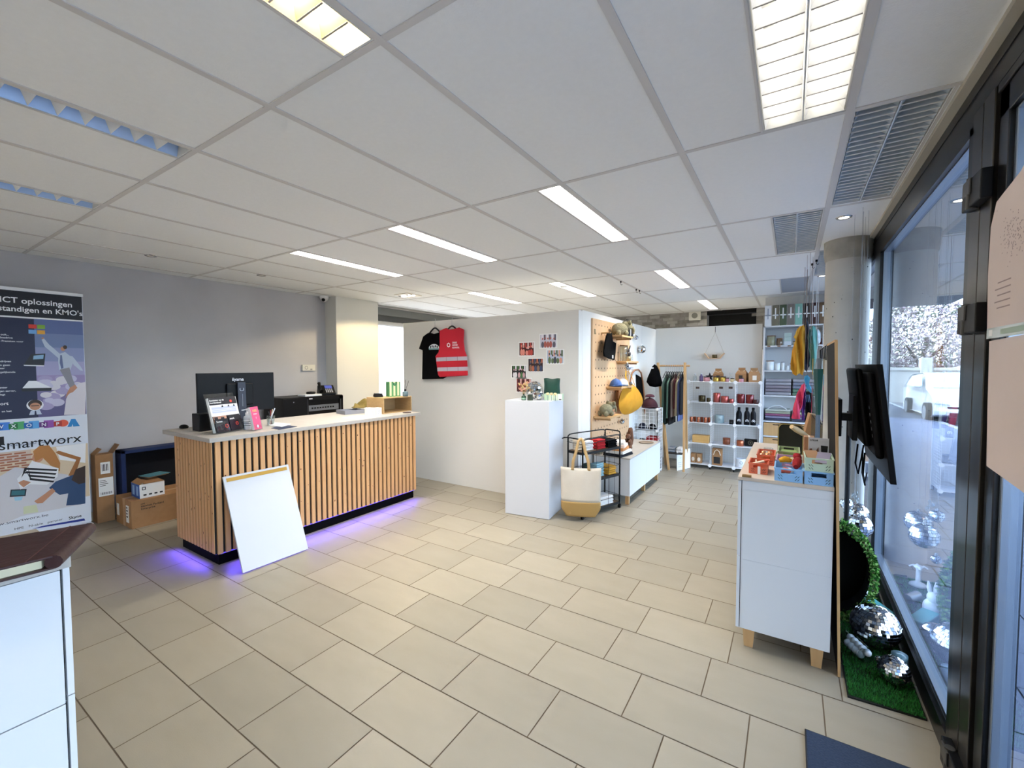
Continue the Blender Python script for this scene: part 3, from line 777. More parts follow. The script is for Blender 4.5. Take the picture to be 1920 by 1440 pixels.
def onc(px, py): p = at(px, py, 'z', CZ); return p
# striped carton
p = at(741, 744, 'z', CZ); q = at(729, 744, 'z', CZ); q2 = at(751, 743, 'z', CZ); w = (q2-q).length; ez = math.atan2(q2.y-q.y, q2.x-q.x)
t = thing('striped_carton', 'green and cream striped carton on the wooden crate', 'box', q)
hh = at(735, 716, 'x', q.x).z-CZ
m = MB(mat('carton_green', '#4f8f5a', .5)); m.T = Matrix.Translation(q) @ Matrix.Rotation(ez, 4, 'Z'); m.box(0, 0, 0, w, w*.6, hh)
m.use(mat('carton_cream', '#e9e3b0', .5))
for k in range(3): m.box(w*(.08+.32*k), -.0006, .012, w*(.24+.32*k), .0005, hh)
m.use(mat('carton_green', '')); disc(m, (w/2, -.0012, hh-.03), (1, 0, 0), Z_, .02); m.build('carton', t)
m = MB(mat('ribbon_dark_green', '#1e4a35', .5)); m.T = Matrix.Translation(q) @ Matrix.Rotation(ez, 4, 'Z'); m.tube([(w*.35, -.004, hh+.004), (w*.4, -.01, hh-.03), (w*.5, -.012, hh-.045), (w*.6, -.01, hh-.03), (w*.65, -.004, hh+.004)], .004, 6); m.build('handle', t)
# reed diffuser
p = at(760, 743, 'z', CZ)
t = thing('reed_diffuser', 'grey glass reed diffuser with dark sticks on the wooden crate', 'diffuser', p)
m = MB(mat('smoky_glass', '#5f7378', .15)); m.smooth = True; m.lathe(p, [(0, 0), (.031, 0), (.034, .006), (.034, .052), (.030, .06), (.012, .062), (.012, .066)], 24); m.build('bottle_body', t)
m = MB(BLKPL); m.smooth = True; m.lathe(p, [(.014, .062), (.014, .088), (.006, .089)], 16); m.build('collar', t)
for i in range(6):
    m = MB(mat('reed_stick', '#3a2f2a', .7)); a = i*1.05+.3; m.cyl(p+Vector((0, 0, .06)), p+Vector((.045*math.cos(a), .05*math.sin(a), .185+.01*(i % 3))), .0018, n=6); m.build('reed', t)
# dark desk calculator stack behind
p = at(725, 741, 'z', CZ); p = Vector((cx0+.09, cy0+.10, CZ)); t = thing('card_terminal', 'black card terminal at the back of the wooden crate top', 'terminal', p)
m = MB(BLKPL); m.T = RT(p, math.radians(60)); m.box(-.05, -.05, 0, .05, .05, .03); m.box(-.045, -.045, .03, .045, .035, .045); m.use(mat('terminal_screen', '#7f8d8f', .3)); m.quad((-.035, -.03, .0455), (.035, -.03, .0455), (.035, .0, .0455), (-.035, .0, .0455)); m.build('terminal_body', t, bevel=.005)
# olive cloth on tray
p0, p1 = at(653, 775, 'z', CT), at(683, 776, 'z', CT)
t = thing('document_tray', 'low grey tray under the olive cloth on the counter', 'tray', (p0.x, (p0.y+p1.y)/2, CT))
m = MB(mat('tray_grey', '#8b8d96', .4)); m.T = RT(at(672, 774, 'z', CT)+Vector((-.03, -.06, 0)), math.radians(80)); m.box(-.15, -.11, 0, .11, .11, .004)
for (a, b, c, d) in ((-.15, -.11, .11, -.104), (-.15, .104, .11, .11), (-.15, -.11, -.144, .11), (.104, -.11, .11, .11)): m.box(a, b, 0, c, d, .045)
m.build('tray_body', t)
pt = world_loc(t)
m = MB(mat('olive_knit', '#7d6a35', .95, var=.6, scale=40, col2='#6a5a2c', bump=.6)); m.smooth = True
cc0 = at(677, 766, 'z', CT+.045)
def drp(u, v):
    x = (u-.5)*.20; y = (v-.5)*.15; h = .045+.05*math.exp(-((x-.06)**2)/.004-((y)**2)/.006)+.028*math.sin(u*9+v*4)*math.exp(-(y*y)/.01)+.018
    if u < .08 or u > .92 or v < .08 or v > .92: h *= .45
    a = math.radians(62); return (cc0.x+x*math.cos(a)-y*math.sin(a), cc0.y+x*math.sin(a)+y*math.cos(a), CT+.03+max(h, .03))
m.sheet(drp, 26, 14); tag(m.build('cloth', solid=.008), 'crumpled olive green cloth on the low tray beside the crate', 'cloth')
for k, (px, lb) in enumerate(((692, 'left of two small white cardboard boxes in front of the crate'), (708, 'right of two small white cardboard boxes in front of the crate'))):
    p = at(px, 778, 'z', CT); m = MB(PAPER); m.T = RT(p, math.radians(-5)); m.box(-.035, -.035, 0, .035, .03, .085); m.use(GREYTXT)
    ring(m, (.0354, -.003, .045), Y_, Z_, .009, .012); m.box(.035, -.02, .018, .0353, .015, .021)
    tag(m.build('small_carton', bevel=.001), lb, 'box', 'small white cartons')
m = MB(mat('dark_leather', '#3b2a26', .5)); m.smooth = True; m.lathe(at(763, 774, 'z', CT), [(0, 0), (.05, 0), (.05, .006), (0, .007)], 24); tag(m.build('coaster'), 'dark round coaster inside the crate opening edge', 'coaster')

# ---- whiteboard leaning on the counter
t = thing('display_board', 'white board with a gold strip leaning against the slatted counter', 'board', (-3.52, 1.92, 0))
B = [Vector((-3.524, 1.652, .004)), Vector((-3.519, 2.186, .004)), Vector((-3.812, 2.220, .70)), Vector((-3.812, 1.684, .712))]
U = (B[1]-B[0]).normalized(); Vv = ((B[3]-B[0])-U*U.dot(B[3]-B[0])).normalized(); Wd = .535; Hd = (B[3]-B[0]).length
m = MB(mat('board_white', '#c6c9ce', .45)); m.prism([(0, 0), (Wd, 0), (Wd, Hd), (0, Hd)], B[0]-Vector((.014, 0, 0)), U, Vv, .016); m.build('panel', t, bevel=.001)
N = U.cross(Vv).normalized()
m = MB(mat('gold_strip', '#b28a2f', .45)); m.prism([(.02, Hd-.048), (Wd-.02, Hd-.048), (Wd-.02, Hd-.018), (.02, Hd-.018)], B[0]-Vector((.014, 0, 0))+N*.0162, U, Vv, .0012); m.build('gold_strip', t)

# ---- network rack with telephone and router
RX = -5.5
ra, rb_ = at(531, 745, 'x', RX), at(643, 741, 'x', RX)
zr = 1.19
t = thing('server_cabinet', 'black low server cabinet standing behind the counter', 'cabinet', (RX-.2, (ra.y+rb_.y)/2, 0))
y0, y1 = ra.y, rb_.y; ys_ = at(577, 755, 'x', RX).y
m = MB(BLKPL); m.box(-5.98, y0, .03, RX-.01, y1, zr); m.build('housing', t, bevel=.003)
m = MB(BLACK); m.box(RX-.01, y0, .05, RX+.002, ys_-.005, zr-.01); m.use(mat('lock_silver', '#b8bcc2', .3, metal=.8)); disc(m, (RX+.003, (y0+ys_)/2-.03, zr-.06), Y_, Z_, .007); m.build('side_panel', t)
m = MB(BLACK); m.box(RX-.01, ys_, .05, RX+.002, ys_+.012, zr-.01); m.box(RX-.01, y1-.06, .05, RX+.002, y1, zr-.01); m.box(RX-.01, ys_, zr-.05, RX+.002, y1, zr-.01)
m.use(mat('badge_white', '#e8e8ea', .4)); m.box(RX+.002, ys_+.02, zr-.035, RX+.003, ys_+.07, zr-.022)
m.use(mat('rack_edge_grey', '#5b5e66', .4)); m.box(RX+.001, ys_-.002, .06, RX+.004, ys_+.002, zr-.03); m.box(RX+.001, y1-.045, .06, RX+.004, y1-.04, zr-.06)
m.build('door_frame', t)
m = MB(mat('rack_device_grey', '#6d7178', .5)); m.box(RX-.06, ys_+.02, zr-.20, RX-.008, y1-.07, zr-.12); m.use(BLKPL)
for k in range(9): m.box(RX-.009, ys_+.06+k*.04, zr-.17, RX-.006, ys_+.085+k*.04, zr-.15)
m.build('switch_unit', t)
# phone
c = at(612, 742, 'z', zr)
t = thing('desk_telephone', 'black office desk telephone with a blue screen on the server cabinet', 'telephone', c)
m = MB(BLKPL); m.T = RT((-5.68, at(612, 740, 'x', -5.68).y, zr), math.radians(70))   # local -y faces the room
m.add([(-.11, -.09, 0), (.11, -.09, 0), (.11, .09, 0), (-.11, .09, 0), (-.11, -.09, .025), (.11, -.09, .025), (.11, .05, .14), (-.11, .05, .14)], [(3, 2, 1, 0), (4, 5, 6, 7), (0, 1, 5, 4), (1, 2, 6, 5), (2, 3, 7, 6), (3, 0, 4, 7)])
m.build('phone_base', t, bevel=.006)
def phq(m, u0, v0, u1, v1, off):
    def P(u, v): return (u, -.09+.14*v, .025+.115*v+off)
    m.quad(P(u0, v0), P(u1, v0), P(u1, v1), P(u0, v1))
Tm = RT((-5.68, at(612, 740, 'x', -5.68).y, zr), math.radians(70))
m = MB(mat('phone_screen', '#4a57a8', .3, emit=.3)); m.T = Tm; phq(m, -.02, .58, .08, .92, .002); m.build('screen', t)
m = MB(mat('phone_key', '#c9ccd2', .4)); m.T = Tm
for i in range(4):
    for j in range(4): phq(m, -.02+i*.026, .10+j*.11, -.003+i*.026, .17+j*.11, .003)
m.build('keypad', t)
m = MB(BLKPL); m.T = Tm; m.smooth = True; m.tube([(-.085, -.09, .06), (-.085, -.04, .075), (-.085, .02, .125), (-.085, .06, .17)], [.024, .016, .016, .024], 12); m.build('handset', t)
c = Vector((-5.62, at(583, 742, 'x', -5.62).y, zr))
m = MB(mat('router_white', '#e9ebee', .4)); m.T = RT(c); m.box(-.09, -.14, 0, .09, .11, .03); tag(m.build('router', bevel=.006), 'flat white router box on the server cabinet beside the telephone', 'router')
m = MB(BLKPL); m.smooth = True; m.lathe(c+Vector((0, .0, .0305)), [(0, 0), (.055, 0), (.062, .012), (.055, .03), (0, .034)], 24); tag(m.build('conference_puck'), 'black round speaker puck on top of the white router', 'speaker')

# ---- thermostat and camera
a, b = at(565, 684, 'x', XL), at(589, 695, 'x', XL)
t = thing('wall_thermostat', 'cream wall thermostat with round dial on the grey wall', 'thermostat', (XL, (a.y+b.y)/2, b.z))
m = MB(mat('cream_plastic', '#dcdad0', .45)); m.box(XL, a.y, b.z, XL+.03, b.y, a.z); m.build('plate', t, bevel=.004)
m = MB(mat('dial_grey', '#9a9a94', .4)); ring(m, (XL+.031, a.y+.06, (a.z+b.z)/2), Y_, Z_, .018, .026); m.box(XL+.03, b.y-.08, b.z+.01, XL+.032, b.y-.05, b.z+.03); m.build('dial', t)
c = Vector((-5.98, 4.06, CEIL-.004))
t = thing('security_camera', 'small white dome security camera in the ceiling corner above the grey wall', 'camera', c)
m = MB(mat('camera_white', '#ebebea', .35)); m.smooth = True; m.lathe(c, [(.065, 0), (.065, -.03), (.05, -.06), (.02, -.085), (0, -.09)], 24); m.build('dome', t)
m = MB(BLKPL); m.smooth = True; m.sphere(c+Vector((.03, -.035, -.062)), .026, 16, 10); m.build('eye', t)

# ---- boxes against the grey wall
def cardbox(name, label, x0, y0, z0, x1, y1, z1, extra=None, flaps=None):
    t = thing(name, label, 'box', ((x0+x1)/2, (y0+y1)/2, z0))
    m = MB(KRAFT); m.box(x0, y0, z0, x1, y1, z1); m.build('carton', t, bevel=.002)
    return t
t = cardbox('cardboard_box', 'tall narrow brown cardboard box with open flaps beside the roller banner', -6.07, 1.405, 0, -5.935, 1.545, .70)
m = MB(KRAFT)
m.add([(-6.07, 1.405, .70), (-5.935, 1.405, .70), (-5.935, 1.46, .76), (-6.07, 1.46, .76)], [(0, 1, 2, 3)]); m.build('flap', t, solid=.004)
m = MB(KRAFT); m.add([(-5.935, 1.545, .70), (-6.07, 1.545, .70), (-6.07, 1.60, .785), (-5.935, 1.60, .785)], [(0, 1, 2, 3)]); m.build('flap', t, solid=.004)
m = MB(PAPER); m.box(-5.936, 1.445, .50, -5.9335, 1.52, .62); m.box(-5.936, 1.425, .27, -5.9335, 1.54, .46); m.use(TXT)
for k in range(5): m.box(-5.9334, 1.455+k*.011, .53, -5.933, 1.455+k*.011+.004+.003*(k % 2), .60)
for k in range(4): m.box(-5.9334, 1.435, .43-k*.018, -5.933, 1.48+.01*(k % 3), .435-k*.018)
for k in range(10): m.box(-5.9334, 1.44+k*.009, .285, -5.933, 1.44+k*.009+.003+.002*(k % 2), .31)
m.build('shipping_label', t)
t = cardbox('cardboard_box', 'wide brown cardboard box on the floor beside the counter, printed side outward', -5.86, 1.535, 0, -5.43, 2.35, .275)
m = MB(mat('carton_tape', '#b98f66', .3)); m.box(-5.66, 1.5335, .0, -5.60, 1.536, .275); m.box(-5.66, 1.535, .275, -5.60, 2.35, .2765); m.build('tape', t)
m = MB(PAPER); m.box(-5.57, 1.5325, .05, -5.50, 1.536, .22); m.box(-5.83, 1.5325, .08, -5.77, 1.536, .20); m.use(TXT)
for k in range(4): m.box(-5.56, 1.532, .19-k*.03, -5.53+.01*(k % 2), 1.5326, .205-k*.03)
m.build('shipping_label', t)
m = MB(TXT)
for k, s_ in enumerate(('HPE', 'Hewlett Packard', 'Enterprise')): m.text(s_, (-5.4285, 1.61, .225-k*.026), Y_, Z_, .028 if k else .02, bold=.01)
m.build('print', t)
wb = at(262, 935, 'x', -5.5)
t = thing('toner_box', 'white and blue carton with open brown flaps on top of the wide cardboard box', 'box', (-5.6, 1.7, .2765))
y0b, y1b, zt = at(262, 930, 'x', -5.47).y, at(309, 926, 'x', -5.47).y, .415
m = MB(PAPER); m.box(-5.69, y0b, .277, -5.47, y1b, zt); m.use(mat('box_blue', '#2452a8', .45)); m.box(-5.69, y0b-.0015, .277, -5.47, y0b, zt); m.use(mat('box_light_blue', '#9cc3e8', .45)); m.box(-5.55, y0b-.003, .30, -5.50, y0b-.0014, zt-.02); m.box(-5.65, y0b-.003, .30, -5.60, y0b-.0014, zt-.02)
m.use(TXT); m.box(-5.4702, y0b+.02, .36, -5.4695, y0b+.05, .39); m.use(PAPER); m.box(-5.4696, y0b+.026, .366, -5.469, y0b+.044, .384); m.use(TXT)
for k in range(4): m.box(-5.4702, y0b+.03+k*.045, .30, -5.4695, y0b+.055+k*.045, .315)
m.build('carton', t)
m = MB(KRAFT); m.add([(-5.69, y0b, zt), (-5.47, y0b, zt), (-5.47, y0b+.05, zt+.035), (-5.69, y0b+.05, zt+.035)], [(0, 1, 2, 3)]); m.build('flap', t, solid=.003)
m = MB(KRAFT); m.add([(-5.69, y0b+.04, zt+.012), (-5.69, y1b, zt+.01), (-5.47, y1b, zt+.006), (-5.47, y0b+.04, zt+.006)], [(0, 1, 2, 3)]); m.build('flap', t, solid=.003)
t = thing('storage_bin', 'large dark navy blue open fronted box against the grey wall', 'box', (-5.98, 1.9, 0))
NV = mat('navy_felt', '#182a55', .9); m = MB(NV); m.box(-6.08, 1.60, 0, -5.90, 1.64, .715); m.box(-6.08, 1.60, .68, -5.90, 2.5, .715); m.box(-6.08, 2.46, 0, -5.90, 2.5, .70); m.box(-6.08, 1.6, 0, -5.90, 2.5, .03)
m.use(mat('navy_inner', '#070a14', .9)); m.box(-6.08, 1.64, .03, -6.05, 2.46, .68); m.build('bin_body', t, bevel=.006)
t2 = MB(mat('teal_folder', '#4f8291', .5)); t2.T = RT((-5.68, 1.82, .455), math.radians(15)); t2.box(-.09, -.11, 0, .07, .10, .005); t2.use(KRAFT); t2.box(-.08, -.10, -.01, .06, .09, 0)
tag(t2.build('folder'), 'teal folder lying on the open flaps of the white and blue carton', 'folder')

# ---- roller banner
BX = -5.80
by0, by1, bz0, bz1 = .42, at(163, 556, 'x', BX).y, .075, 2.285
by1 = 1.33
t = thing('roller_banner', 'roller banner for an IT firm with white headline text at the left edge', 'banner', (BX, (by0+by1)/2, 0))
m = MB(mat('alu_silver', '#d3d6da', .35, metal=.6)); m.box(BX-.10, by0, 0, BX+.08, by1, .075); m.build('base', t, bevel=.01)
m = MB(mat('alu_white', '#eceef2', .35)); m.box(BX-.008, by0, bz1-.006, BX+.014, by1+.003, bz1+.02); m.build('top_rail', t)
m = MB(mat('alu_silver', '')); m.cyl((BX-.02, (by0+by1)/2, .07), (BX-.02, (by0+by1)/2, bz1), .009, n=10); m.build('pole', t)
m = MB(mat('banner_film', '#dfe6f2', .5)); m.box(BX-.001, by0, bz0, BX+.001, by1, bz1); m.build('panel', t)
m = MB(DKP); X1 = BX+.0016
def q_(mm, pts, lift=0):
    m.use(mm); poly_at(m, pts, 'x', X1+lift)
def R_(mm, y0, z0, y1, z1, lift=0):
    m.use(mm); X = X1+lift; m.quad((X, y0, z0), (X, y1, z0), (X, y1, z1), (X, y0, z1))
zl = at(80, 596, 'x', BX).z; R_(DKP, by0, zl, by1-.004, bz1-.008); R_(PWH, by0, zl-.014, by1, zl, .0003)
zc = at(80, 783, 'x', BX).z+.005
ysp = at(68, 700, 'x', BX).y
R_(NAVY, by0, zc, ysp, zl-.014)
skyc = ['#5a6b9c', '#7384ae', '#8d97c0', '#a9a6cc', '#9d90bd', '#7c739f', '#5e5a86']
for i, c_ in enumerate(skyc):
    a0 = zc+(zl-.014-zc)*(6-i)/7; R_(mat('sky_print_%s' % 'abcdefg'[i], c_, .5), ysp, a0, by1-.004, a0+(zl-.014-zc)/7)
CLD = mat('cloud_print', '#c9c6de', .5); CLD2 = mat('cloud_print_warm', '#dcd8e0', .5); CLD3 = mat('cloud_print_violet', '#aaa0c8', .5)
rk = random.Random(8)
for k in range(34):
    px_, py_ = rk.uniform(76, 158), rk.uniform(703, 765); P = at(px_, py_, 'x', X1+.0004+.00002*k); r_ = rk.uniform(.02, .055)
    P.y = min(P.y, by1-.06); P.y = max(P.y, ysp+.055); m.use(rk.choice((CLD, CLD2, CLD3))); disc(m, P, Y_, Z_, r_, r_*.7)
q_(CLD2, [(120, 778), (124, 748), (134, 727), (150, 718), (161, 716), (160, 777)], .0013)
# the flying man: shirt, trousers, feet, arms
SK = mat('skin_print', '#c08a6c', .5); SH = mat('shirt_print', '#c3cede', .5); TR = mat('trouser_print', '#8d8c94', .5); HR = mat('hair_print', '#3a2b25', .5)
q_(SH, [(78, 637), (82, 634), (92, 646), (104, 656), (113, 664), (110, 672), (96, 660), (84, 650)], .0014)
q_(SH, [(110, 664), (122, 660), (132, 668), (137, 680), (132, 693), (111, 694), (109, 678)], .0015)
q_(SH, [(130, 667), (136, 668), (151, 687), (156, 695), (151, 695), (138, 684)], .0016)
q_(mat('tie_print', '#5d6a94', .5), [(113, 666), (116, 666), (119, 690), (115, 692), (112, 680)], .0018)
q_(TR, [(112, 693), (130, 689), (136, 710), (141, 722), (131, 727), (123, 712)], .0017)
q_(SK, [(131, 727), (141, 721), (145, 727), (137, 735), (130, 738), (122, 747), (126, 736)], .0018)
m.use(SK); disc(m, at(118, 654, 'x', X1+.0019), Y_, Z_, .016, .02); m.use(HR); disc(m, at(122, 651, 'x', X1+.0021), Y_, Z_, .014, .018)
m.use(SK); disc(m, at(80, 634, 'x', X1+.0019), Y_, Z_, .008)
# four coloured squares
for (px_, py_, c_) in ((61, 612, RED), (77, 613, GRN), (61, 622, LBL_), (77, 623, YEL)):
    P = at(px_, py_, 'x', X1+.001); m.use(c_); m.quad(P+Vector((0, -.025, -.018)), P+Vector((0, .025, -.018)), P+Vector((0, .025, .018)), P+Vector((0, -.025, .018)))
# desk phone, server and helper icons
q_(mat('icon_dark', '#20242c', .5), [(45, 684), (58, 664), (85, 663), (83, 685)], .002); q_(mat('icon_screen', '#8fb7d6', .5), [(63, 667), (82, 665), (81, 673), (62, 674)], .0023); q_(PWH, [(44, 684), (83, 685), (82, 687), (45, 686)], .0023)
q_(PWH, [(42, 728), (54, 714), (68, 714), (97, 727)], .002); q_(mat('icon_dark', ''), [(41, 728), (97, 727), (96, 733), (41, 734)], .002)
P = at(66, 762, 'x', X1+.0022); m.use(PWH); disc(m, P+Vector((0, 0, .012)), Y_, Z_, .054, .05); m.use(HR); disc(m, P+Vector((.0002, 0, .022)), Y_, Z_, .044, .04); m.use(SK); disc(m, P+Vector((.0004, 0, .0)), Y_, Z_, .034, .034); m.use(HR); m.quad(*[P+Vector((.0006, a, b)) for a, b in ((-.025, .002), (.025, .002), (.025, .010), (-.025, .010))])
m.use(SH); m.quad(*[P+Vector((.0003, a, b)) for a, b in ((-.04, -.075), (.04, -.075), (.028, -.036), (-.028, -.036))]); m.use(NAVY); m.quad(*[P+Vector((.0005, a, b)) for a, b in ((-.007, -.075), (.007, -.075), (.004, -.04), (-.004, -.04))])
# headline and copy
m.use(PWH)
def tx(s_, px_, py_, size, mm=PWH, lift=.0012, align='LEFT', bold=.01, slope=None):
    m.use(mm); P = at(px_, py_, 'x', X1+lift); m.text(s_, P, Y_, Z_, size, align, bold=bold)
tx('ICT oplossingen', 136, 576.5, .070, align='RIGHT', bold=.015); tx('voor zelfstandigen en KMO\'s', 155, 592.5, .066, align='RIGHT', bold=.015)
for s_, px_, py_ in (('...je ook...', 17, 629), ('via Onedrive', 24, 635), ('365 Premium voor', 44, 642), ('voor bedrijven', 21, 679), ('een geen', 19, 686), ('meer', 9, 692), ('en vergelijkende', 29, 699), ('center', 14, 728), ('eigen server,', 30, 734), ('gelegt', 10, 741), ('en laat', 22, 772)):
    tx(s_, px_, py_, .022, align='RIGHT')
tx('support', 16, 759, .038, align='RIGHT')
# product icons strip
for k, (px_, c1, c2, ch) in enumerate(((4, '#1f4fa0', '#3f7fd6', 'W'), (32, '#1d6b3c', '#4da667', 'X'), (60, '#1b62ad', '#5aa3df', 'O'), (88, '#5f2a78', '#8e4fa8', 'N'), (115, '#b5352a', '#dd5b3e', 'P'))):
    P = at(px_, 800-.055*px_, 'x', X1+.0012); m.use(mat('icon_deep_%s' % ch, c1, .5)); m2 = mat('icon_lite_%s' % ch, c2, .5)
    m.use(m2)
    if ch == 'P': disc(m, P+Vector((0, .012, 0)), Y_, Z_, .036, .033)
    else: m.quad(*[P+Vector((0, a, b)) for a, b in ((-.02, -.035), (.045, -.035), (.045, .035), (-.02, .035))])
    m.use(mat('icon_deep_%s' % ch, '')); m.quad(*[P+Vector((.0004, a, b)) for a, b in ((-.05, -.026), (.004, -.026), (.004, .022), (-.05, .022))]); m.use(PWH); m.text(ch, P+Vector((.0008, -.036, -.016)), Y_, Z_, .042, bold=.02)
P = at(137, 793, 'x', X1+.0012); m.use(mat('icon_azure', '#2f86c8', .5)); m.add([P+Vector((0, a, b)) for a, b in ((-.04, -.035), (-.012, -.035), (.014, .038), (-.012, .038))], [(0, 1, 2, 3)]); m.add([P+Vector((.0003, a, b)) for a, b in ((.0, -.035), (.046, -.035), (.016, .038), (-.006, .02))], [(0, 1, 2, 3)])
tx('smartworx', 153, 828, .118, TXT, align='RIGHT', bold=.004); R_(TXT, by0, at(0, 835, 'x', BX).z, at(8, 835, 'x', BX).y, at(0, 819, 'x', BX).z, .001)
m.use(mat('blue_line_print', '#33436f', .5)); P = at(82, 829, 'x', X1+.0012); m.text('Hardware   Cloud   Telefonie   Beveiliging', P+Vector((0, -.21, -.008)), Y_, Z_, .022)
# meeting picture
zp1, zp0 = at(80, 838, 'x', BX).z-.01, at(80, 950, 'x', BX).z+.02
R_(mat('photo_wall_cream', '#d9c7ab', .5), by0, zp0, by1-.004, zp1, .0002)
BRK = mat('photo_brick', '#a5684e', .5); R_(mat('photo_mortar', '#c9b7aa', .5), by0, at(0, 870, 'x', BX).z, at(58, 850, 'x', BX).y, zp1, .0004)
for r in range(7):
    for c_ in range(8):
        y0_ = by0+c_*.085+(.04 if r % 2 else 0); z0_ = zp1-.03-r*.023
        if y0_ < at(52, 850, 'x', BX).y: R_(BRK, y0_, z0_, y0_+.07, z0_+.014, .0006)
q_(PWH, [(105, 838), (161, 831), (160, 868), (112, 862)], .0005); q_(mat('chair_print', '#a06a3a', .5), [(104, 848), (110, 845), (152, 858), (140, 893), (128, 892), (143, 862), (112, 853)], .0009)
q_(mat('table_print', '#d3d3da', .5), [(0, 893), (28, 876), (100, 886), (161, 895), (160, 945), (0, 1000)], .0007)
q_(mat('hair_blonde_print', '#b57b3f', .5), [(62, 846), (74, 836), (92, 835), (104, 850), (113, 868), (112, 884), (94, 872), (80, 858), (66, 866)], .0014)
m.use(SK); disc(m, at(71, 858, 'x', X1+.0012), Y_, Z_, .035, .045)
q_(PWH, [(52, 876), (60, 864), (82, 870), (110, 878), (108, 894), (88, 909), (56, 908), (38, 918), (32, 898)], .0016)
for k in range(7): q_(TXT, [(40+k*2, 896-k*4), (46+k*2, 877+k*3.2), (108-k, 880+k*3.6), (106-k, 883+k*3.6), (50+k, 881+k*3.2)], .0018+.00005*k) if k in (0, 2, 4, 6) else None
q_(SK, [(34, 905), (44, 900), (58, 904), (44, 914)], .002)
q_(mat('denim_print', '#2f4a72', .5), [(92, 915), (104, 903), (138, 890), (160, 893), (160, 945), (124, 948), (128, 925), (112, 928)], .002)
q_(HR, [(134, 900), (142, 880), (160, 873), (160, 905), (148, 908)], .0022); q_(SK, [(64, 940), (84, 926), (98, 915), (104, 921), (80, 943), (70, 944)], .0022)
q_(mat('icon_dark', ''), [(20, 918), (50, 917), (48, 930), (18, 932)], .0012); q_(mat('teal_screen_print', '#2f6b78', .5), [(22, 920), (47, 919), (46, 928), (21, 929)], .0015); q_(mat('note_blue_print', '#9fd0e6', .5), [(26, 932), (43, 931), (40, 938), (28, 939)], .0015); q_(mat('note_green_print', '#d2d9b8', .5), [(44, 950), (68, 946), (72, 960), (44, 964)], .0015)
q_(mat('banner_film', ''), [(0, 985), (40, 968), (160, 944), (160, 972), (0, 1000)], .0024)
m.use(NAVY); P = at(45, 975, 'x', X1+.003); m.text('www.smartworx.be', at(91, 967, 'x', X1+.003), Y_, Z_, .034, 'RIGHT', sx=1.35); m.use(TXT); m.text('HPE   N-able   partner', at(118, 975, 'x', X1+.003), Y_, Z_, .028, 'RIGHT', sx=1.2); m.text('Skyne', at(153, 969, 'x', X1+.003), Y_, Z_, .038, 'RIGHT', bold=.02)
q_(mat('band_blue_print', '#1c2f86', .5), [(80, 986), (158, 972), (160, 976), (60, 992)], .0028)
m.build('print', t)

# ---- left foreground cabinet with worktop and leather portfolio
t = thing('storage_cabinet', 'white storage cabinet with grey worktop in the left foreground', 'cabinet', (-2.2, -.3, 0))
m = MB(LAM); m.box(-2.40, -1.3, .10, -1.990, .392, .95); m.build('carcass', t)
m = MB(LAM); m.box(-1.990, .378, .10, -1.970, .394, .522); m.box(-1.990, .378, .526, -1.970, .394, .948); m.build('side_strip', t)
for k, (za, zb) in enumerate(((.10, .500), (.504, .945))):
    for (ya, yb) in ((-.46, .372), (-1.3, -.464)):
        m = MB(LAM); m.box(-1.989, ya, za, -1.970, yb, zb); 
        m.use(mat('door_shadow_gap', '#20201f', .8)); m.box(-1.992, yb, za, -1.985, yb+.005, zb); m.build('door', t, bevel=.001)
m = MB(LAM); m.box(-1.969, -1.3, .905, -1.968, .372, .907)
m = MB(LAMT); m.box(-2.41, -1.3, .95, -1.962, .397, .985); m.build('worktop', t, bevel=.001)
for x in (-2.36, -2.04):
    for y in (-1.25, .34):
        m = MB(OAK); m.box(x-.02, y-.02, 0, x+.02, y+.02, .10); m.build('leg', t)
ZP = .9855
t = thing('leather_portfolio', 'closed dark brown leather portfolio folder on the left foreground cabinet', 'folder', (-2.1, .3, ZP))
LEA = mat('brown_leather', '#34171a', .5, var=.6, scale=25, col2='#2a1114', bump=.25)
def lift(px_, py_, z): p = at(px_, py_, 'z', z); return p
A = [at(104, 1040, 'z', ZP+.035), at(167, 981, 'z', ZP+.04), at(-330, 1045, 'z', ZP+.04), at(-330, 1095, 'z', ZP+.035)]
A = [Vector((-1.965, .345, 0)), Vector((-2.205, .545, 0)), Vector((-2.60, .07, 0)), Vector((-2.36, -.13, 0))]
A = [at(100, 1043, 'z', ZP+.04), at(166, 982, 'z', ZP+.04)]
dd = (A[1]-A[0]); ln = dd.length; dn = Vector((-.60, -1.0, 0)).normalized()
A2 = [A[0], A[1], A[1]+Vector((-.16, -.50, 0)), A[0]+Vector((-.07, -.62, 0))]
def slab(m, z0, z1, ins=0):
    c_ = sum(A2, Vector())/4; P = [Vector((p.x, p.y, 0))+(Vector((c_.x, c_.y, 0))-Vector((p.x, p.y, 0))).normalized()*ins for p in A2]
    m.add([Vector((p.x, p.y, z0)) for p in P]+[Vector((p.x, p.y, z1)) for p in P], [(3, 2, 1, 0), (4, 5, 6, 7)]+[(i, (i+1) % 4, 4+(i+1) % 4, 4+i) for i in range(4)], False)
m = MB(LEA); slab(m, ZP, ZP+.006); m.build('back_cover', t, bevel=.002)
m = MB(LEA); slab(m, ZP+.034, ZP+.042); m.build('front_cover', t, bevel=.003)
m = MB(mat('portfolio_pages', '#d9cfae', .8)); slab(m, ZP+.006, ZP+.030, .03); m.build('pages', t)
m = MB(LEA); m.smooth = True; m.tube([A2[0]+Vector((0, 0, -.018)), A2[1]+Vector((0, 0, -.018))], .021, 12); m.build('spine', t)
m = MB(mat('leather_seam', '#5e3a38', .5)); s0 = A2[0]+(A2[3]-A2[0])*.09; s1 = A2[1]+(A2[2]-A2[1])*.09
